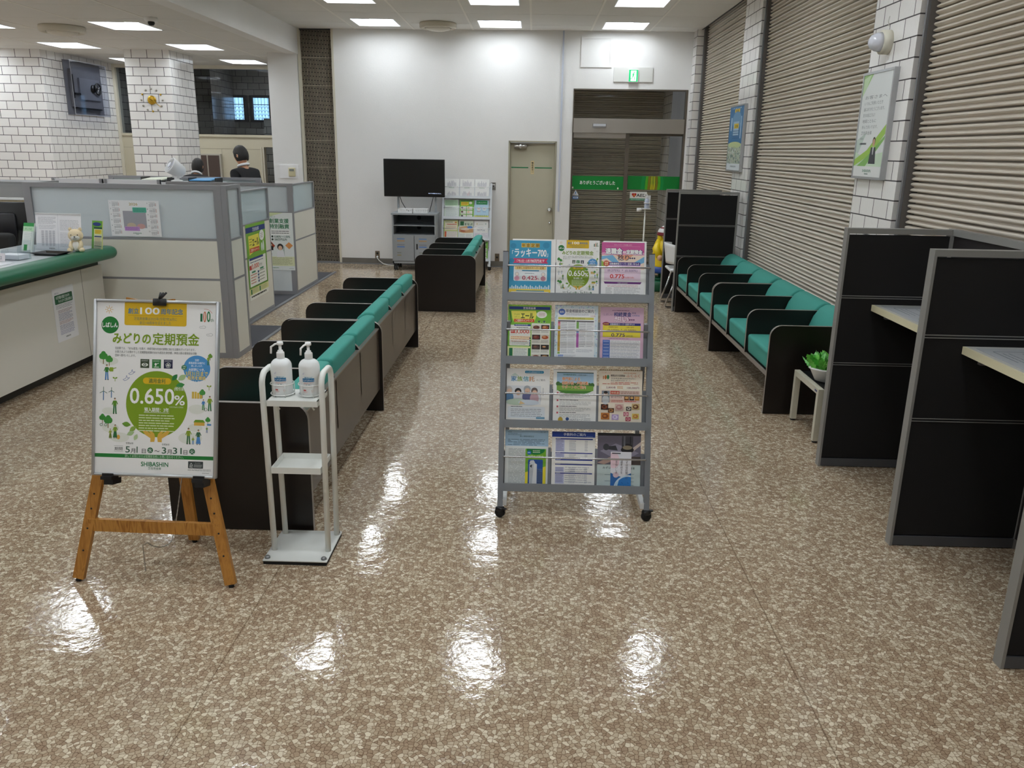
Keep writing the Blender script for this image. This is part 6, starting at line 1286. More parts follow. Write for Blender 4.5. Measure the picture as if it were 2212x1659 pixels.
# plush dog
t = thing('plush_dog', 'small cream plush dog sitting at the end of the counter', 'plush toy', loc=(-3.405, 6.09, CTZ), rz=.22)
M_PL1 = mat('plush_cream', '#efdcb8', .95, noise=.06, nscale=200, bump=.4, bscale=300); M_PL2 = mat('plush_white', '#efece6', .95, bump=.4, bscale=300)
f = MB(); f.ball((0, .005, .05), (.042, .036, .052), M_PL1); f.ball((0, -.022, .042), (.03, .02, .038), M_PL2)
f.build('body', t, local=True)
f = MB(); f.ball((0, -.005, .122), (.052, .046, .047), M_PL1, 20, 14)
for sx in (-1, 1): f.ball((sx*.034, .0, .165), (.013, .009, .015), M_PL1, 10, 8)
f.build('head', t, local=True)
f = MB(); f.ball((.004, -.035, .108), (.032, .020, .022), M_PL2, 16, 10); f.build('muzzle', t, local=True)
f = MB(); f.ball((.006, -.056, .115), (.0065, .005, .0045), M_BLACK, 10, 8); f.tube([(-.008, -.051, .103), (.0, -.054, .1005), (.006, -.0555, .103), (.012, -.054, .1005), (.02, -.05, .103)], .0014, M_BLACK, 5)
for sx in (-1, 1): f.ball((sx*.022+.003, -.046, .128), .0042, M_BLACK, 10, 8)
f.build('face_detail', t, local=True)
for sx in (-1, 1):
    f = MB(); f.tube([(sx*.03, -.012, .075), (sx*.036, -.034, .045), (sx*.022, -.046, .022)], [.013, .014, .012], M_PL1, 12); f.build('arm', t, local=True)
    f = MB(); f.ball((sx*.04, -.036, .018), (.02, .026, .018), M_PL1, 14, 10); f.build('leg', t, local=True)
f = MB(); f.ball((-.045, .022, .042), (.016, .02, .026), M_PL2, 12, 8); f.build('tail', t, local=True)
# cash tray, card terminal, boxes
t = thing('cash_tray', 'shallow black cash tray lying on the counter in front of the stand', 'tray', loc=(-3.50, 5.90, CTZ), rz=-.15)
f = MB(); f.prism([(-.085, -.06), (.085, -.06), (.085, .06), (-.085, .06)], .0005, .003, M_BLACK); f.add([(-.085, -.06, .003), (.085, -.06, .003), (.085, .06, .003), (-.085, .06, .003), (-.11, -.085, .017), (.11, -.085, .017), (.11, .085, .017), (-.11, .085, .017)], [(k, (k+1) % 4, 4+(k+1) % 4, 4+k) for k in range(4)], mat('tray_black', '#15171a', .12, coat=.5)); f.build('tray', t, local=True)
t = thing('card_terminal', 'white tilted card terminal with a dark display on the counter at the left edge', 'card terminal', loc=(-3.82, 5.72, CTZ), rz=-.5)
f = MB(); f.prism([(-.05, 0), (.05, 0), (.045, .05), (-.02, .12), (-.035, .12)], -.04, .04, M_WHT, M=Matrix(((0, 0, 1, 0), (1, 0, 0, 0), (0, 1, 0, 0), (0, 0, 0, 1)))); f.build('body', t, local=True)
f = MB(); f.add([(-.032, -.0475, .02), (.032, -.0475, .02), (.032, -.0375, .11), (-.032, -.0375, .11)], [(0, 1, 2, 3)], mat('terminal_display', '#5c5a58', .2)); f.build('display', t, local=True)
t = thing('plastic_box', 'clear plastic box of papers on the counter at the left edge', 'box', loc=(-3.60, 5.62, CTZ), rz=-.15)
f = MB(); 
for a in ((-.09, .09, -.06, .06, 0, .003), (-.09, .09, -.06, -.057, 0, .06), (-.09, .09, .057, .06, 0, .06), (-.09, -.087, -.06, .06, 0, .06), (.087, .09, -.06, .06, 0, .06)): f.box(*a, M_AC)
f.build('box', t, local=True); f = MB(); f.box(-.08, .08, -.05, .05, .004, .035, mat('paper_white', '#eeeef2', .7)); f.build('paper_stack', t, local=True)
f = MB(); f.box(-.30, .0, -.11, .09, .0, .003, mat('clear_mat', '#dfe1e6', .25)); o = f.build('paper_sheet', M=T(-3.48, 5.35, CTZ)); tag(o, 'white paper under a clear film on the counter at the left edge', 'paper')
t = thing('name_plate', 'long white sign with lettering standing on the counter at the left edge', 'sign', M=frame((-3.93, 5.52, CTZ), (.99, -.05, 0), (0, .25, 1)))
s = Sheet(.34, .055, 340, 55, '#efe9ee', .004); s.text('ご案内', 262, 40, 30, '#8a8590', 'c', .01, fit=110); s.build('face', t, local=True)

# ================================================================== OFFICE PARTITIONS
M_OP = mat('partition_cream', '#d9d6cb', .55, noise=.015, nscale=3); M_OF = mat('partition_frame', '#96969a', .42, .35); M_OW = mat('partition_pale', '#cdd3d5', .5)
M_FROST = glassmat('frosted_pane', (.8, .84, .9), .25, frost=.92); M_GLT = glassmat('tinted_pane', (.74, .86, .88), .03, frost=.5)
def opart(lb, M, Lg, H, z1, z2, glass, posts=(1, 1), th=.045, pw=.03, low=None, toprail=.03):
    """M: local x along the panel, y thickness, z up"""
    t = thing('office_partition', lb, 'partition', M=M, group='office partitions')
    f = MB()
    for i, x in enumerate((0, Lg-pw)):
        if posts[i]: f.box(x, x+pw, -th/2, th/2, 0, H, M_OF)
    a = pw if posts[0] else 0; b = Lg-pw if posts[1] else Lg
    f.box(a, b, -th/2, th/2, H-toprail, H, M_OF); f.box(a, b, -th/2, th/2, 0, .045, M_OF)
    for z in (z1, z2): f.box(a, b, -th/2+.002, th/2-.002, z-.009, z+.009, M_OF)
    f.build('frame', t, local=True)
    for q0, q1 in ((.045, z1-.009), (z1+.009, z2-.009)):
        f = MB(); f.box(a, b, -th/2+.003, th/2-.003, q0, q1, low or M_OP); f.build('board', t, local=True)
    f = MB(); f.box(a, b, -.006, .006, z2+.009, H-toprail, glass); f.build('pane', t, local=True)
    return t
MX = lambda x, y: T(x, y, 0)
MYY = lambda x, y: T(x, y, 0) @ RZ(PI/2)
opart('long cream partition with a frosted top pane and a wall calendar, at the end of the counter', MX(-4.085, 6.642), 1.595, 1.412, .66, .982, M_FROST, pw=.06, toprail=.035)
opart('short cream partition turning the corner beside the calendar partition', MYY(-2.468, 6.622), .33, 1.412, .66, .982, M_FROST, pw=.035, th=.045)
opart('cream partition with a clear top pane carrying the green campaign poster', MYY(-2.852, 7.95), .93, 1.297, .64, .968, M_GLT, pw=.012, toprail=.012)
opart('pale partition behind the counters carrying the start-up loan poster', MX(-4.3, 9.76), 1.48, 1.305, .64, .968, M_FROST, pw=.06, low=M_OW)
opart('cream partition with a clear top pane farthest down the hall', MYY(-2.848, 9.76), .985, 1.297, .64, .968, M_GLT, pw=.02, toprail=.012)
opart('distant office partition in front of the standing man', MX(-5.36, 10.52), 1.93, 1.335, .64, .968, M_GLT, pw=.06)
# stepped floor strip and mats
f = MB(); f.box(-2.83, -2.795, 6.95, 11.65, 0, .012, M_ALUD); o = f.build('floor_strip'); tag(o, 'grey metal edging strip on the floor along the consultation booths', 'floor strip')
for nm, a, lb in (('x', (-4.0, -2.46, 6.97, 7.93), 'dark grey carpet in the nearest consultation booth'), ('x', (-4.2, -2.83, 8.90, 9.72), 'dark grey carpet in the second consultation booth'), ('x', (-4.2, -2.83, 10.78, 11.6), 'dark grey carpet in the farthest consultation booth')):
    f = MB(); f.box(a[0], a[1], a[2], a[3], 0, .006, mat('grey_carpet', '#4b4b50', .95, noise=.1, nscale=120)); 
    if 'nearest' in lb: f.box(a[1], a[1]+.03, a[2], a[3], 0, .01, M_ALUD)
    o = f.build('carpet'); tag(o, lb, 'carpet', 'booth carpets')
# posters on the partitions
s = Sheet(.60, .755, 1000, 1700, '#f1f2e8', .0006)
s.rect(0, 0, 1000, 1100, '#7db43c'); s.rect(0, 70, 1000, 190, '#1f3a80', 2); s.text('芝信用金庫', 500, 165, 90, '#e9edf6', 'c', .02, fit=330, lv=3); s.poly([(110, 260), (640, 250), (660, 560), (120, 690)], '#efe45a', 2); s.ell(800, 310, 130, 120, '#f3f4ee', 3); s.greek(730, 270, 870, 3, 40, '#9a6a70', 14, lv=4); s.text('エール', 300, 500, 210, '#454a22', 'l', .04, fit=320, lv=3); s.greek(150, 330, 290, 3, 60, '#8a8a2c', 24, lv=3); s.rect(140, 540, 640, 640, '#d4552c', 4); s.text('ご成約キャンペーン', 390, 615, 70, '#fbeedc', 'c', .02, fit=440, lv=5)
s.ell(860, 560, 40, 120, '#dfe8e0', 3); s.ell(770, 580, 40, 100, '#dfe8e0', 3); s.rect(60, 760, 940, 1400, '#f2f3ea', 3); s.rect(90, 760, 800, 810, '#2c3f86', 4); s.greek(120, 850, 800, 1, 20, '#55607c', 24, lv=4); s.rect(70, 920, 180, 1020, '#cc3f30', 4); s.text('3,000', 190, 1010, 150, '#d4552c', 'l', .03, fit=360, lv=4); s.text('円分', 570, 1000, 80, '#55604a', 'l', .0, fit=160, lv=4)
for x, y, c in ((170, 1060, '#2f8a5c'), (600, 1040, '#2f8a5c')): s.rrect(x, y, x+190, y+40, 14, c, 4)
for i in range(4): s.rect(470, 1090+i*72, 540, 1140+i*72, '#2c4a7c', 4); s.greek(560, 1095+i*72, 860, 1, 20, '#55604a', 22, lv=4, seed=i); s.greek(110, 1130+i*62, 430, 1, 20, '#c8603a', 26, lv=4, seed=i+9)
for a in ((30, 700, 60, 1420), (940, 700, 970, 1420)): s.rect(*a, '#5c8f2c', 4)
s.rect(30, 1400, 970, 1425, '#5c8f2c', 4); s.rect(0, 1100, 1000, 1440, '#7db43c', 2); s.rect(0, 1440, 1000, 1700-120, '#e6e6a0', 3)
for x in (60, 500): s.rect(x, 1455, x+70, 1570, '#2f7a4a', 4); s.greek(x+90, 1460, x+420, 6, 18, '#6a7a5c', 8, lv=4)
s.greek(80, 1610, 900, 1, 20, '#33342c', 50, lv=2)
o = s.build('poster', M=frame((-2.829, 8.10, .212), (0, 1, 0), (0, 0, 1))); tag(o, 'green and yellow campaign poster stuck on the cream booth partition', 'poster', 'posters on the booth partitions')
s = Sheet(.30, .675, 520, 1170, '#e9efee', .0006)
s.poly([(0, 0), (330, 0), (0, 90)], '#d9e4b4'); s.text('しばしん', 40, 95, 44, '#5a9a7c', 'l', .01, fit=130); s.text('創業支援', 40, 200, 98, '#1f7a4c', 'l', .035, fit=400); s.text('特別融資', 40, 310, 98, '#1f7a4c', 'l', .035, fit=400); s.rrect(50, 345, 460, 450, 16, '#f4f6f4', 1); s.greek(70, 365, 440, 2, 40, '#5a5f60', 18, lv=2)
for y, q, fw_ in ((500, '0.80%〜1.00%', 320), (560, '500万円以内', 250)): s.poly([(60, y-20), (85, y-45), (110, y-20), (85, y+5)], '#2a3a34'); s.text(q, 130, y, 54, '#1f5a44', 'l', .025, fit=fw_)
s.poly([(0, 590), (60, 590), (130, 670), (60, 750), (0, 720)], '#b4482c'); s.ell(50, 640, 30, 34, '#33241f', 2); s.ell(52, 650, 20, 22, '#e0b496', 3); s.rect(10, 675, 90, 760, '#1f1d1e', 2); s.poly([(420, 590), (500, 660), (420, 735), (340, 660)], '#e09a5c'); s.poly([(0, 790), (60, 840), (0, 890)], '#9a5a3a')
s.ell(235, 690, 62, 66, '#2c2a2c', 2); s.ell(235, 712, 40, 46, '#e3bda2', 3); s.poly([(170, 780), (300, 770), (320, 900), (150, 900)], '#eef0f4', 2); s.poly([(280, 640), (320, 680), (320, 880), (300, 880)], '#b4c4c0', 1); s.rect(0, 890, 520, 1080, '#e3e8c0', 1); s.greek(60, 910, 480, 9, 18, '#7a7f5c', 7, lv=2); s.text('SHIBASHIN', 40, 1130, 30, '#1f7a4c', 'l', .02, fit=140); s.greek(400, 1130, 500, 1, 20, '#7a7f7c', 8)
o = s.build('poster', M=frame((-3.132, 9.737, .294), (1, 0, 0), (0, 0, 1))); tag(o, 'white start-up loan poster with green lettering stuck on the pale partition', 'poster', 'posters on the booth partitions')
# calendar
s = Sheet(.408, .285, 1200, 840, '#f1f1f4', .001); s.text('2026', 590, 115, 82, '#b9a04a', 'c', .015, fit=200)
for c in range(2):
    for r in range(6):
        x = 80 if c == 0 else 960; y = 40+r*130; s.text(str(1+r+6*c), x-40, y+40, 40, '#4a4a52', 'c', .015); s.greek(x, y, x+180, 1, 20, '#8a8890', 8, seed=r)
        for k in range(5):
            for j in range(7):
                if (k == 0 and j < (r*2+c) % 6) or (k == 4 and j > (r*3+c+2) % 7): continue
                s.rect(x+8+j*25, y+22+k*17, x+22+j*25, y+32+k*17, '#b8625c' if j == 6 else '#7c7a84')
s.rect(320, 245, 870, 640, '#a9a8b2', 1); s.ell(500, 590, 110, 70, '#c9b9a0', 2); s.ell(730, 600, 100, 60, '#d0a4a0', 2); s.rrect(560, 160, 890, 280, 18, '#5cb8a0', 3); s.greek(580, 185, 870, 3, 30, '#2f6a5c', 12, lv=4); s.rrect(330, 610, 690, 710, 10, '#c99ad9', 3); s.greek(345, 630, 670, 3, 24, '#7a4a9a', 10, lv=4); s.text('SHIBASHIN', 620, 775, 34, '#2a7a5a', 'c', .02, fit=200); s.greek(590, 785, 660, 1, 20, '#2a7a5a', 14); s.greek(960, 815, 1170, 1, 14, '#8a8890', 6)
o = s.build('calendar', M=frame((-3.403, 6.6185, 1.0), (1, 0, 0), (0, 0, 1))); tag(o, 'white 2026 wall calendar on the frosted pane of the corner partition', 'calendar')

# ================================================================== BEHIND THE COUNTER
def lock(x, lb):
    t = thing('locker', lb, 'locker', loc=(x, 8.35, 0), group='grey lockers behind the counter'); mg = mat('locker_grey', '#86888a', .5, .1); f = MB(); f.box(x-.2, x+.2, 8.32, 8.75, 0, 1.335, mg); f.build('body', t)
    f = MB(); f.box(x-.19, x+.19, 8.305, 8.32, .06, 1.31, mat('locker_door', '#8f9193' , .5, .1)); d = f.build('door', t); f = MB(); f.box(x+.09, x+.16, 8.30, 8.306, 1.17, 1.24, M_BLACK); f.box(x+.10, x+.15, 8.298, 8.302, 1.21, 1.225, M_STEEL); f.build('latch', d)
lock(-5.62, 'grey steel locker at the left edge behind the counter'); lock(-5.2, 'grey steel locker behind the counter next to the calendar partition'); lock(-6.04, 'grey steel locker farthest left behind the counter')
t = thing('desk_divider', 'pale wood-grain desk divider behind the counter', 'divider', loc=(-4.6, 7.0, 0)); f = MB(); f.box(-5.2, -4.10, 7.0, 7.03, 0, 1.245, wood('pale_wood', '#b9a98c', '#a8977a')); f.build('board', t); f = MB(); f.box(-5.2, -4.10, 6.995, 7.035, 1.245, 1.262, M_WHT); f.build('cap', t)
t = thing('computer_monitor', 'back of a black computer monitor behind the counter', 'monitor', loc=(-4.42, 6.55, 0)); f = MB(); f.rbox(-4.76, -4.165, 6.75, 6.785, .86, 1.245, .008, M_BLACK, 1); f.rbox(-4.6, -4.25, 6.72, 6.75, .92, 1.16, .012, mat('monitor_back', '#1d1d22', .4), 1); f.build('housing', t); f = MB(); f.box(-4.46, -4.38, 6.78, 6.80, .72, .95, M_BLACK); f.build('neck', t); f = MB(); f.box(-4.55, -4.29, 6.70, 6.88, .7155, .727, M_BLACK); f.build('base', t)
f = MB(); f.box(-5.2, -4.14, 6.6, 6.95, .69, .715, mat('desk_beige', '#b9ad8f', .5))
for x in (-5.15, -4.2): f.box(x-.02, x+.02, 6.65, 6.9, 0, .69, M_ALUD)
o = f.build('office_desk'); origin_to(o, (-4.7, 6.75, 0)); tag(o, 'beige office desk behind the counter under the black monitor', 'desk')
f = MB(); f.box(-4.82, -4.53, 6.62, 6.632, .7155, 1.09, mat('yellow_file', '#e6c21c', .5)); o = f.build('folder'); origin_to(o, (-4.7, 6.62, .7155)); tag(o, 'bright yellow upright folder at the left edge of the picture', 'folder')
t = thing('office_chair', 'black rounded office chair back behind the counter', 'chair', loc=(-4.1, 6.2, 0)); f = MB(); f.rbox(-4.30, -3.88, 6.20, 6.28, .62, 1.06, .10, M_RUB, 4) if False else f.rbox(-4.49, -4.08, 6.38, 6.46, .58, 1.03, .038, M_RUB, 3); f.build('backrest', t); f = MB(); f.rbox(-4.31, -3.87, 6.42, 6.60, .45, .53, .03, M_RUB, 2) if False else f.box(-4.30, -4.22, 6.46, 6.48, .44, .7, M_RUB); f.build('spine', t)
f = MB(); f.lathe([(.26, 0), (.26, .03), (.03, .06), (.03, .45), (0, .45)], M_RUB, 20, M=T(-4.58, 6.75, 0)) if False else f.box(-4.36, -4.16, 6.44, 6.56, .0, .44, M_RUB); f.build('pedestal', t)
# low white screens further back
def screen(x0, x1, y, z, lb, m=M_WHT, posts=True):
    t = thing('desk_screen', lb, 'desk screen', loc=((x0+x1)/2, y, 0), group='low desk screens in the office'); f = MB(); f.box(x0, x1, y, y+.03, .0, z, m); f.build('panel', t)
    f = MB(); f.box(x1-.03, x1, y-.012, y+.034, .0, z+.005, M_OF); f.box(x0, x0+.03, y-.012, y+.034, .0, z+.005, M_OF); f.build('post', t)
screen(-5.62, -5.03, 9.7, 1.318, 'white desk screen behind the lockers, left one', mat('screen_white', '#e6e6ea', .5))
screen(-5.02, -4.42, 9.7, 1.318, 'white desk screen in the office behind the calendar partition', mat('screen_white', '#e6e6ea', .5)) if False else screen(-5.0, -4.35, 9.7, 1.318, 'white desk screen in the office behind the calendar partition', mat('screen_white', '#e6e6ea'))
# filing cabinet with trays, folders and fan
f = MB(); f.box(-4.70, -3.80, 9.95, 10.35, 0, 1.285, mat('cabinet_white', '#d9dade', .5)); o = f.build('filing_cabinet'); origin_to(o, (-4.2, 10.1, 0)); tag(o, 'white filing cabinet in the office under the letter trays and the fan', 'cabinet')
for x, lb, c in ((-4.55, 'black letter tray with white papers, left of the fan', '#e6ead9'), (-3.975, 'black letter tray with a blue folder, right of the fan', '#4a9ad0')):
    t = thing('letter_tray', lb, 'letter tray', loc=(x, 10.12, 1.2855), group='letter trays on the cabinet'); f = MB(); f.box(-.16, .16, -.12, .12, 0, .004, M_BLACK)
    for sy in (-1, 1): f.box(-.16, .16, sy*.12-.003, sy*.12+.003, .0, .02, M_BLACK)
    for sx in (-1, 1): f.box(sx*.16-.003, sx*.16+.003, -.12, .12, 0, .055, M_BLACK)
    f.build('tray', t, local=True)
    f = MB(); f.box(-.15, .15, -.11, .11, .006, .014, mat('paper_white', '#eeeef2')); f.add([(-.15, -.13, .02), (.10, -.12, .02), (.15, .10, .05), (-.15, .11, .035), (-.15, -.13, .028), (.10, -.12, .03), (.15, .10, .058), (-.15, .11, .043)], [(0, 3, 2, 1), (4, 5, 6, 7), (0, 1, 5, 4), (1, 2, 6, 5), (2, 3, 7, 6), (3, 0, 4, 7)], mat('folder_'+c, c, .4)); f.build('papers', t, local=True)
t = thing('desk_fan', 'white cylindrical desk fan tilted upward on the office cabinet', 'fan', loc=(-4.30, 10.06, 1.2855))
f = MB(); f.lathe([(.07, 0), (.07, .02), (.03, .03), (.028, .07), (0, .07)], M_WHT, 20); f.box(-.05, .05, -.012, .012, .05, .08, M_WHT); f.build('base', t, local=True)
MF = T(0.0, 0, .155) @ RZ(-.75) @ RX(math.radians(58)) ; f = MB(); f.lathe([(.055, -.10), (.075, -.075), (.092, .03), (.098, .07), (.098, .085), (.09, .087), (.086, .07), (.07, -.05), (0, -.05)], M_WHT, 32, M=MF); f.build('housing', t, local=True)
f = MB()
for k in range(22): a = 2*PI*k/22; f.tube([MF @ Vector((.03*math.cos(a), .03*math.sin(a), .084)), MF @ Vector((.09*math.cos(a+.5), .09*math.sin(a+.5), .082))], .0016, M_WHT, 5)
f.lathe([(.034, .082), (.034, .09), (.03, .093), (0, .093)], mat('fan_hub', '#d9dbe6', .4), 20, M=MF); f.build('grille', t, local=True)
f = MB()
for k in range(5): a = 2*PI*k/5; f.add([MF @ Vector((.015*math.cos(a), .015*math.sin(a), .05)), MF @ Vector((.08*math.cos(a-.3), .08*math.sin(a-.3), .045)), MF @ Vector((.08*math.cos(a+.5), .08*math.sin(a+.5), .065)), MF @ Vector((.02*math.cos(a+.7), .02*math.sin(a+.7), .06))], [(0, 1, 2, 3)], mat('fan_blade', '#c9ccdc', .4))
f.build('blades', t, local=True)
# consultation chair seen at the nearest booth
t = thing('office_chair', 'black office chair peeking out of the nearest consultation booth', 'chair', loc=(-2.95, 7.55, 0)); f = MB(); f.add([(-2.72, 7.30, .30), (-2.66, 7.42, .34), (-2.72, 7.44, .62), (-2.80, 7.30, .60), (-2.86, 7.30, .30), (-2.80, 7.42, .34), (-2.86, 7.44, .62), (-2.9, 7.30, .60)], [(0, 1, 2, 3), (7, 6, 5, 4), (0, 4, 5, 1), (1, 5, 6, 2), (2, 6, 7, 3), (3, 7, 4, 0)], M_RUB); f.build('armrest', t); f = MB(); f.rbox(-3.2, -2.85, 7.3, 7.7, .40, .47, .02, M_RUB); f.build('seat', t); f = MB(); f.rbox(-3.2, -3.14, 7.3, 7.7, .47, .85, .02, M_RUB); f.build('backrest', t); f = MB(); f.lathe([(.2, 0.0065), (.2, .03), (.03, .05), (.03, .40), (0, .40)], M_RUB, 16, M=T(-3.05, 7.5, 0)); f.build('pedestal', t)
# notice board
t = thing('cabinet', 'brown two-door wall cabinet with pale frame on the cream office wall', 'cabinet', loc=(-5.68, 14.66, 1.1)); f = MB(); f.box(-5.91, -5.455, 14.64, 14.70, .9, 1.575, mat('cabinet_pale_frame', '#bfb9ad', .5)); f.build('frame', t)
for a, b in ((-5.885, -5.70), (-5.675, -5.48)): f = MB(); f.box(a, b, 14.63, 14.64, .93, 1.55, mat('cabinet_brown', '#54443d', .5)); f.build('door', t)
f = MB(); f.box(-4.70, -4.50, 14.72, 14.9, 0, 1.7, mat('dark_gap', '#2a2624', .8)) if False else uvbox(f, -4.9, -4.3, 15.4, 15.45, 0, 2.2, M_TILED, 'y'); struct(f.build('wall_passage'))
# clock on the tiled column
t = thing('wall_clock', 'gold wall clock with twelve loose hour dots on the tiled column', 'clock', M=frame((-5.575, 12.438, 2.335), (1, 0, 0), (0, 0, 1))); MG = mat('clock_gold', '#c9a03a', .3, .9)
f = MB(); f.lathe([(0, 0), (.062, 0), (.062, .012), (.05, .016), (0, .018)], MG, 28); f.build('centre_disc', t, local=True)
for k in range(12): a = 2*PI*k/12; f = MB(); f.lathe([(0, 0), (.014, 0), (.012, .008), (0, .009)], MG if k % 4 == 1 else mat('clock_silver', '#a9a39a', .3, .8), 12, M=T(.155*math.cos(a), .155*math.sin(a), 0)); f.build('hour_dot', t, local=True)
for a, L_ in ((-.62, .15), (-.45, .09)): f = MB(); f.bar((-.03*math.cos(a), -.03*math.sin(a), .02), (L_*math.cos(a), L_*math.sin(a), .02), .008, .004, MG, up=(0, 0, 1)); f.build('hand', t, local=True)
# framed safe display
t = thing('safe_display', 'old steel safe door shown behind an acrylic cover on the tiled wall', 'wall display', M=frame((-7.219, 13.14, 2.14), (0, 1, 0), (0, 0, 1)))
MSf = mat('safe_steel', '#8b8b92', .35, .3, noise=.2, nscale=6); f = MB(); f.box(0, 1.09, 0, .80, .0, .012, mat('display_back', '#85858c', .3, .2)); f.build('backboard', t, local=True)
f = MB(); f.box(.12, .98, .12, .68, .012, .05, MSf); f.box(.30, .92, .24, .56, .05, .075, mat('safe_panel', '#9fa1aa', .3, .5)); f.box(.12, .16, .25, .60, .05, .06, M_BLACK); f.box(.14, .30, .30, .33, .05, .08, M_BLACK); f.box(.2, .95, .10, .115, .012, .06, M_BLACK); f.build('safe_door', t, local=True)
f = MB(); f.tube([(.80+.085*math.cos(2*PI*i/28), .42+.085*math.sin(2*PI*i/28), .10) for i in range(28)], .012, M_BLACK, 8, closed=True); f.tube([(.80, .42, .07), (.80, .42, .10)], .02, M_BLACK, 12)
for a in (.5, .5+2*PI/3, .5+4*PI/3): f.tube([(.80, .42, .10), (.80+.085*math.cos(a), .42+.085*math.sin(a), .10)], .007, M_STEEL, 8)
f.tube([(.68, .42, .07), (.68, .42, .095)], .06, M_BLACK, 20); f.build('hand_wheel', t, local=True)
f = MB(); f.box(.012, 1.078, .012, .788, .108, .112, glassmat('smoky_acrylic', (.88, .89, .92), .05)); f.build('cover', t, local=True)
f = MB(); ME = mat('acrylic_edge', '#9c9ca4', .2)
for a in ((0, 1.09, 0, .012), (0, 1.09, .788, .80), (0, .012, .012, .788), (1.078, 1.09, .012, .788)): f.box(*a, .012, .112, glassmat('smoky_acrylic', (.88, .89, .92))); f.box(*a, .112, .118, ME)
f.build('cover_edge', t, local=True)
# ================================================================== PILLAR POSTERS
def pframe(lb, y0, y1, z0, z1, draw, pw, ph, base):
    t = thing('framed_poster', lb, 'framed poster', M=frame((PX-.03, y1, z0), (0, -1, 0), (0, 0, 1)), group='framed posters on the tiled pillars'); W_, H_ = y1-y0, z1-z0
    f = MB()
    for a in ((0, .016, 0, H_), (W_-.016, W_, 0, H_), (.016, W_-.016, 0, .016), (.016, W_-.016, H_-.016, H_)): f.box(*a, -.03, .004, mat('frame_silver', '#b9bbbe'))
    f.build('frame', t, local=True); s = Sheet(W_-.032, H_-.032, pw, ph, base, .003); draw(s); o = s.build('printed_sheet', t, local=True); o.matrix_local = T(.016, .016, 0)
def p_letter(s):
    s.poly([(0, 0), (330, 0), (0, 330)], '#a8d488'); s.poly([(0, 60), (260, 0), (140, 180), (0, 330)], '#cfe8bf', 2); s.poly([(0, 1000), (330, 880), (120, 1180), (0, 1250)], '#c9d9d0', 1); s.poly([(0, 1300), (420, 1150), (1000, 760), (1000, 900), (560, 1220), (0, 1400)], '#a9d45c', 2); s.poly([(0, 1180), (300, 1260), (1000, 1180), (1000, 1400), (0, 1400)], '#d4ead0', 1); s.poly([(120, 1400), (480, 1230), (1000, 930), (1000, 980), (420, 1400)], '#8cc46a', 3)
    tx = ('お客さまへ', 'いつもご利用いただき', '誠にありがとうございます。', '皆さまのお役に立てるよう', '地域とともに', '歩んでまいります。', '芝信用金庫')
    for i, (q, fw_) in enumerate(zip(tx, (760, 640, 720, 420, 480, 560, 380))): s.text(q, 130, 370+i*90, 60, '#8a8f94', 'l', 0, fit=fw_)
    s.text('理事長', 120, 990, 36, '#8a8f94', 'l', 0, fit=120); s.greek(120, 1040, 400, 1, 20, '#5a5f64', 40); s.ell(640, 1020, 50, 66, '#3a3532', 4); s.ell(640, 1036, 40, 56, '#d4a88c', 5); s.poly([(560, 1110), (720, 1110), (760, 1360), (520, 1360)], '#44484e', 4); s.poly([(620, 1100), (660, 1100), (650, 1220), (630, 1220)], '#e6e9ec', 5); s.rect(0, 1400, 1000, 1560, '#f1f3f2', 3); s.text('SHIBASHIN', 500, 1490, 60, '#2a7a5a', 'c', .02, fit=300, lv=4); s.greek(430, 1510, 570, 1, 20, '#4a6a5c', 20, lv=4)
pframe('silver-framed white letter poster with green corners on the pillar nearest the camera', 5.515, 6.02, 1.572, 2.262, p_letter, 1000, 1560, '#edf1f1')
def p_blue(s):
    s.rect(0, 0, 1000, 1500, '#3f78a8'); s.rect(330, 90, 690, 220, '#e0bd3a', 2); s.text('年金', 510, 195, 100, '#5a4a2a', 'c', .02, fit=220, lv=3); s.ell(520, 520, 330, 340, '#6f9cc0', 2); s.rect(300, 560, 700, 1080, '#a4c0d6', 2); s.rect(360, 640, 690, 820, '#e3c63c', 3); s.text('定期', 520, 780, 110, '#6a5a2a', 'c', .02, fit=210, lv=4); s.greek(280, 900, 760, 4, 90, '#2c5a86', 36, lv=3); s.rect(100, 400, 170, 900, '#c9dcec', 2); s.rect(820, 380, 880, 1200, '#b4d0e6', 2)
    for x in (150, 270, 400, 520, 660, 760): s.ell(x, 60, 16, 26, '#e6eef4', 2)
    s.rect(0, 1400, 1000, 2150, '#b9c6b4', 2); s.ell(480, 1440, 480, 120, '#c6d49a', 3); rr = random.Random(3)
    for i in range(150): s.ell(rr.uniform(30, 970), rr.uniform(1520, 2130), rr.uniform(14, 34), rr.uniform(20, 50), rr.choice(('#8a9a9c', '#d9dfe0', '#a9b49a', '#6d7c7a', '#c4b9a8', '#5f7a66')), 4, n=8)
    s.rect(0, 2150, 1000, 2400, '#dfe6ea', 3); s.text('SHIBASHIN', 500, 2290, 90, '#4a5a68', 'c', .02, fit=420, lv=4)
pframe('silver-framed blue poster with yellow boxes on the second tiled pillar', 9.30, 9.96, 1.530, 2.243, p_blue, 1000, 2400, '#dfe6ea')
t = thing('alarm_light', 'white dome alarm light on the tiled pillar above the framed letter', 'alarm light', M=T(PX, 5.75, 2.43) @ RY(-PI/2)); f = MB(); f.lathe([(0, 0), (.075, 0), (.075, .05), (.06, .055), (0, .055)], mat('alarm_ivory', '#dedacb', .45), 28); f.build('base', t, local=True); f = MB(); f.lathe([(.06, .055), (.056, .085), (.04, .115), (.018, .128), (0, .13)], mat('dome_white', '#dfe1ec', .15), 28); f.build('dome', t, local=True)
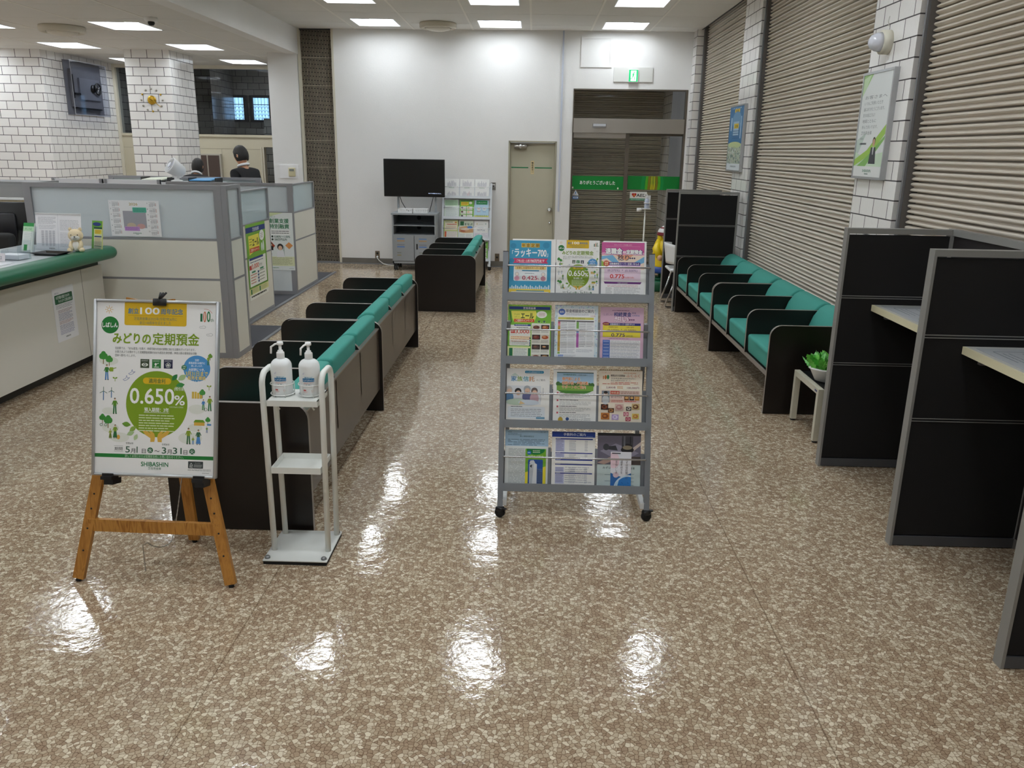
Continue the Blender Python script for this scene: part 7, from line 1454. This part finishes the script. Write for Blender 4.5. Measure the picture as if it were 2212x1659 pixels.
f = MB(); f.tube([(0, 0, .0), (.0, .0, .02)], .004, M_WHT, 6) if False else f.tube([(.10, .02, .004), (.13, .04, .006), (.16, .03, .004)], .003, mat('white_cable', '#d5d5cf'), 6); f.build('wire', t, local=True)
# ================================================================== PEOPLE
M_SKIN = mat('skin', '#d9a483', .55, noise=.04, nscale=30); M_HAIR = mat('black_hair', '#15110f', .45, bump=.5, bscale=180); M_SUIT = mat('black_suit', '#131317', .8, bump=.15, bscale=90); M_SHIRT = mat('white_shirt', '#e6e8ec', .7)
def skin_mesh(name, verts, edges, radii, m, parent, root=0, levels=2):
    me = bpy.data.meshes.new(name); inv = WM[parent].inverted()
    me.from_pydata([tuple(inv @ Vector(v)) for v in verts], edges, []); me.materials.append(m)
    o = bpy.data.objects.new(name, me); COL.objects.link(o); o.parent = parent; WM[o] = WM[parent]
    sk = o.modifiers.new('skin', 'SKIN'); sk.use_smooth_shade = True; lay = me.skin_vertices[0] if me.skin_vertices else None
    if lay is None:
        bpy.context.view_layer.update(); lay = me.skin_vertices[0]
    for i, r in enumerate(radii):
        lay.data[i].radius = r if isinstance(r, tuple) else (r, r); lay.data[i].use_root = (i == root)
    sb = o.modifiers.new('smooth', 'SUBSURF'); sb.levels = levels; sb.render_levels = levels
    return o
def head(mb, c, s, R, m):
    """head with brow, nose, chin, ears; R: 4x4 rotation, face looks along local -Y"""
    seg, ring = 28, 22; vs = []; fs = []
    for i in range(ring+1):
        th = PI*i/ring
        for k in range(seg):
            a = 2*PI*k/seg; x = math.sin(th)*math.cos(a); y = math.sin(th)*math.sin(a); z = math.cos(th)
            px, py, pz = x*.076, y*.095, z*.118
            if z < 0: px *= 1-.38*z*z; py = py*(1-.18*z*z) - .012*z*z*(1 if y < 0 else -1.6)
            if y < -.3:
                fr = (-y-.3)/.7
                nose = math.exp(-((x/.17)**2))*math.exp(-(((z+.12)/.16)**2)); py -= .024*nose*fr
                brow = math.exp(-(((z-.22)/.1)**2)); py -= .006*brow*fr
                eye = math.exp(-(((abs(x)-.38)/.16)**2))*math.exp(-(((z-.05)/.12)**2)); py += .009*eye*fr
                lips = math.exp(-((x/.3)**2))*math.exp(-(((z+.48)/.07)**2)); py -= .006*lips*fr
                chin = math.exp(-((x/.35)**2))*math.exp(-(((z+.85)/.15)**2)); py -= .010*chin
            vs.append((px*s, py*s, pz*s))
    for i in range(ring):
        for k in range(seg): fs.append((i*seg+k, (i+1)*seg+k, (i+1)*seg+(k+1) % seg, i*seg+(k+1) % seg))
    M = T(*c) @ R; mb.add(vs, fs, m, True, M)
    for sx in (-1, 1): mb.ball((sx*.078*s, .012*s, -.005*s), (.011*s, .022*s, .032*s), m, 12, 10, M=M)
    return M
def hairshell(mb, M, s, m, low=-.25, front=.42, long=False):
    seg, ring = 28, 14; vs = []; fs = []
    for i in range(ring+1):
        for k in range(seg):
            a = 2*PI*k/seg; y = math.sin(a); lim = low if y > -.2 else low+(front-low)*min(1, (-.2-y)/.45)
            if long and y > -.2: lim = -1.15
            th = math.acos(max(-1, min(1, 1-(1-max(-.98, lim))*i/ring))); x0 = math.sin(th)*math.cos(a); y0 = math.sin(th)*y; z0 = math.cos(th)
            f = 1.13+.02*math.sin(9*a+3*i); vs.append((x0*.078*f*s, y0*.097*f*s+.002, z0*.12*f*s))
    for i in range(ring):
        for k in range(seg): fs.append((i*seg+k, (i+1)*seg+k, (i+1)*seg+(k+1) % seg, i*seg+(k+1) % seg))
    mb.add(vs, fs, m, True, M)
def person(lb, x, y, H, yaw, lean, tilt, longhair=False, arms='down'):
    """standing figure; yaw: facing direction angle of local -Y; lean: forward lean of the trunk"""
    R0 = RZ(yaw); k = H/1.72; t = thing('person', lb, 'person', M=T(x, y, .0065) @ R0)
    def W(p): return (T(x, y, .0065) @ R0) @ Vector((p[0]*k, p[1]*k, p[2]*k))
    def L(p):   # lean the upper body about the hips
        z = p[2]-.92; c, s = math.cos(lean), math.sin(lean); return W((p[0], p[1]*c-z*s, .92+p[1]*s+z*c))
    J = [L((0, 0, .93)), L((0, .01, 1.08)), L((0, .01, 1.24)), L((0, .012, 1.40)), L((0, 0, 1.47)), L((0, -.008, 1.53))]
    r = [(.12, .09), (.10, .08), (.11, .08), (.085, .06), (.052, .052), (.052, .055)]; E_ = [(0, 1), (1, 2), (2, 3), (3, 4), (4, 5)]
    for sx in (-1, 1):
        b = len(J); J += [L((sx*.15, .012, 1.365)), L((sx*.215, .02, 1.12)), L((sx*.20, -.06, .90)), L((sx*.195, -.08, .82))]; r += [.046, .038, .031, .03]; E_ += [(3, b), (b, b+1), (b+1, b+2), (b+2, b+3)]
        for q in range(5):     # fingers
            a = (q-2)*.013; e = len(J); J += [L((sx*.195+(a if q < 4 else -sx*.03), -.09-.004*q, .775)), L((sx*.19+(a*1.2 if q < 4 else -sx*.04), -.10, .735-(.012 if q in (1, 2) else 0)))]; r += [.009, .0075]; E_ += [(b+3, e), (e, e+1)]
        b = len(J); J += [W((sx*.09, 0, .86)), W((sx*.10, -.01, .49)), W((sx*.10, .02, .09)), W((sx*.105, -.12, .04))]; r += [.082, .056, .042, .04]; E_ += [(0, b), (b, b+1), (b+1, b+2), (b+2, b+3)]
    r = [tuple(q*k for q in z) if isinstance(z, tuple) else z*k for z in r]
    skin_mesh('body', J, E_, r, M_SKIN, t)
    hc = L((0, -.018, 1.612)); hm = MB(); MH = head(hm, hc, k, R0 @ RX(lean*.5+tilt), M_SKIN); hd = hm.build('head', t)
    hb = MB(); hairshell(hb, MH, k, M_HAIR, low=-.55, long=longhair); hb.build('hair', t)
    # jacket
    J2 = [L((0, .0, .84)), L((0, .0, 1.0)), L((0, .01, 1.2)), L((0, .014, 1.36)), L((0, .014, 1.475))]; r2 = [(.175, .125), (.165, .12), (.185, .128), (.165, .11), (.082, .076)]; E2 = [(0, 1), (1, 2), (2, 3), (3, 4)]
    for sx in (-1, 1):
        b = len(J2); J2 += [L((sx*.19, .014, 1.385)), L((sx*.232, .024, 1.12)), L((sx*.205, -.06, .885))]; r2 += [.074, .06, .05]; E2 += [(3, b), (b, b+1), (b+1, b+2)]
    r2 = [tuple(q*k for q in z) if isinstance(z, tuple) else z*k for z in r2]; skin_mesh('jacket', J2, E2, r2, M_SUIT, t)
    J3 = [W((0, 0, .92))]; r3 = [(.15, .115)]; E3 = []
    for sx in (-1, 1): b = len(J3); J3 += [W((sx*.092, 0, .80)), W((sx*.10, -.01, .49)), W((sx*.10, .015, .07))]; r3 += [.10, .078, .062]; E3 += [(0, b), (b, b+1), (b+1, b+2)]
    r3 = [tuple(q*k for q in z) if isinstance(z, tuple) else z*k for z in r3]; skin_mesh('trousers', J3, E3, r3, M_SUIT, t)
    f = MB(); 
    cp = [L((.068*math.cos(2*PI*i/20), .004+.066*math.sin(2*PI*i/20), 1.487+.012*math.sin(2*PI*i/20))) for i in range(20)]; f.tube(cp, .017*k, M_SHIRT, 8, closed=True); f.build('shirt_collar', t)
    for sx in (-1, 1): f = MB(); f.rbox(-.045, .045, -.19, .07, 0.001, .07, .025, M_BLACK, 2, M=T(x, y, .0065) @ R0 @ Matrix.Scale(k, 4) @ T(sx*.105, 0, 0)); f.build('shoe', t)
    return t
person('man in a black suit and white collar standing in the office, seen from behind', -3.78, 11.05, 1.70, -1.95, .10, .16)
person('woman with long black hair bending forward behind the white desk fan', -4.72, 11.5, 1.58, PI, .42, .1, longhair=True)
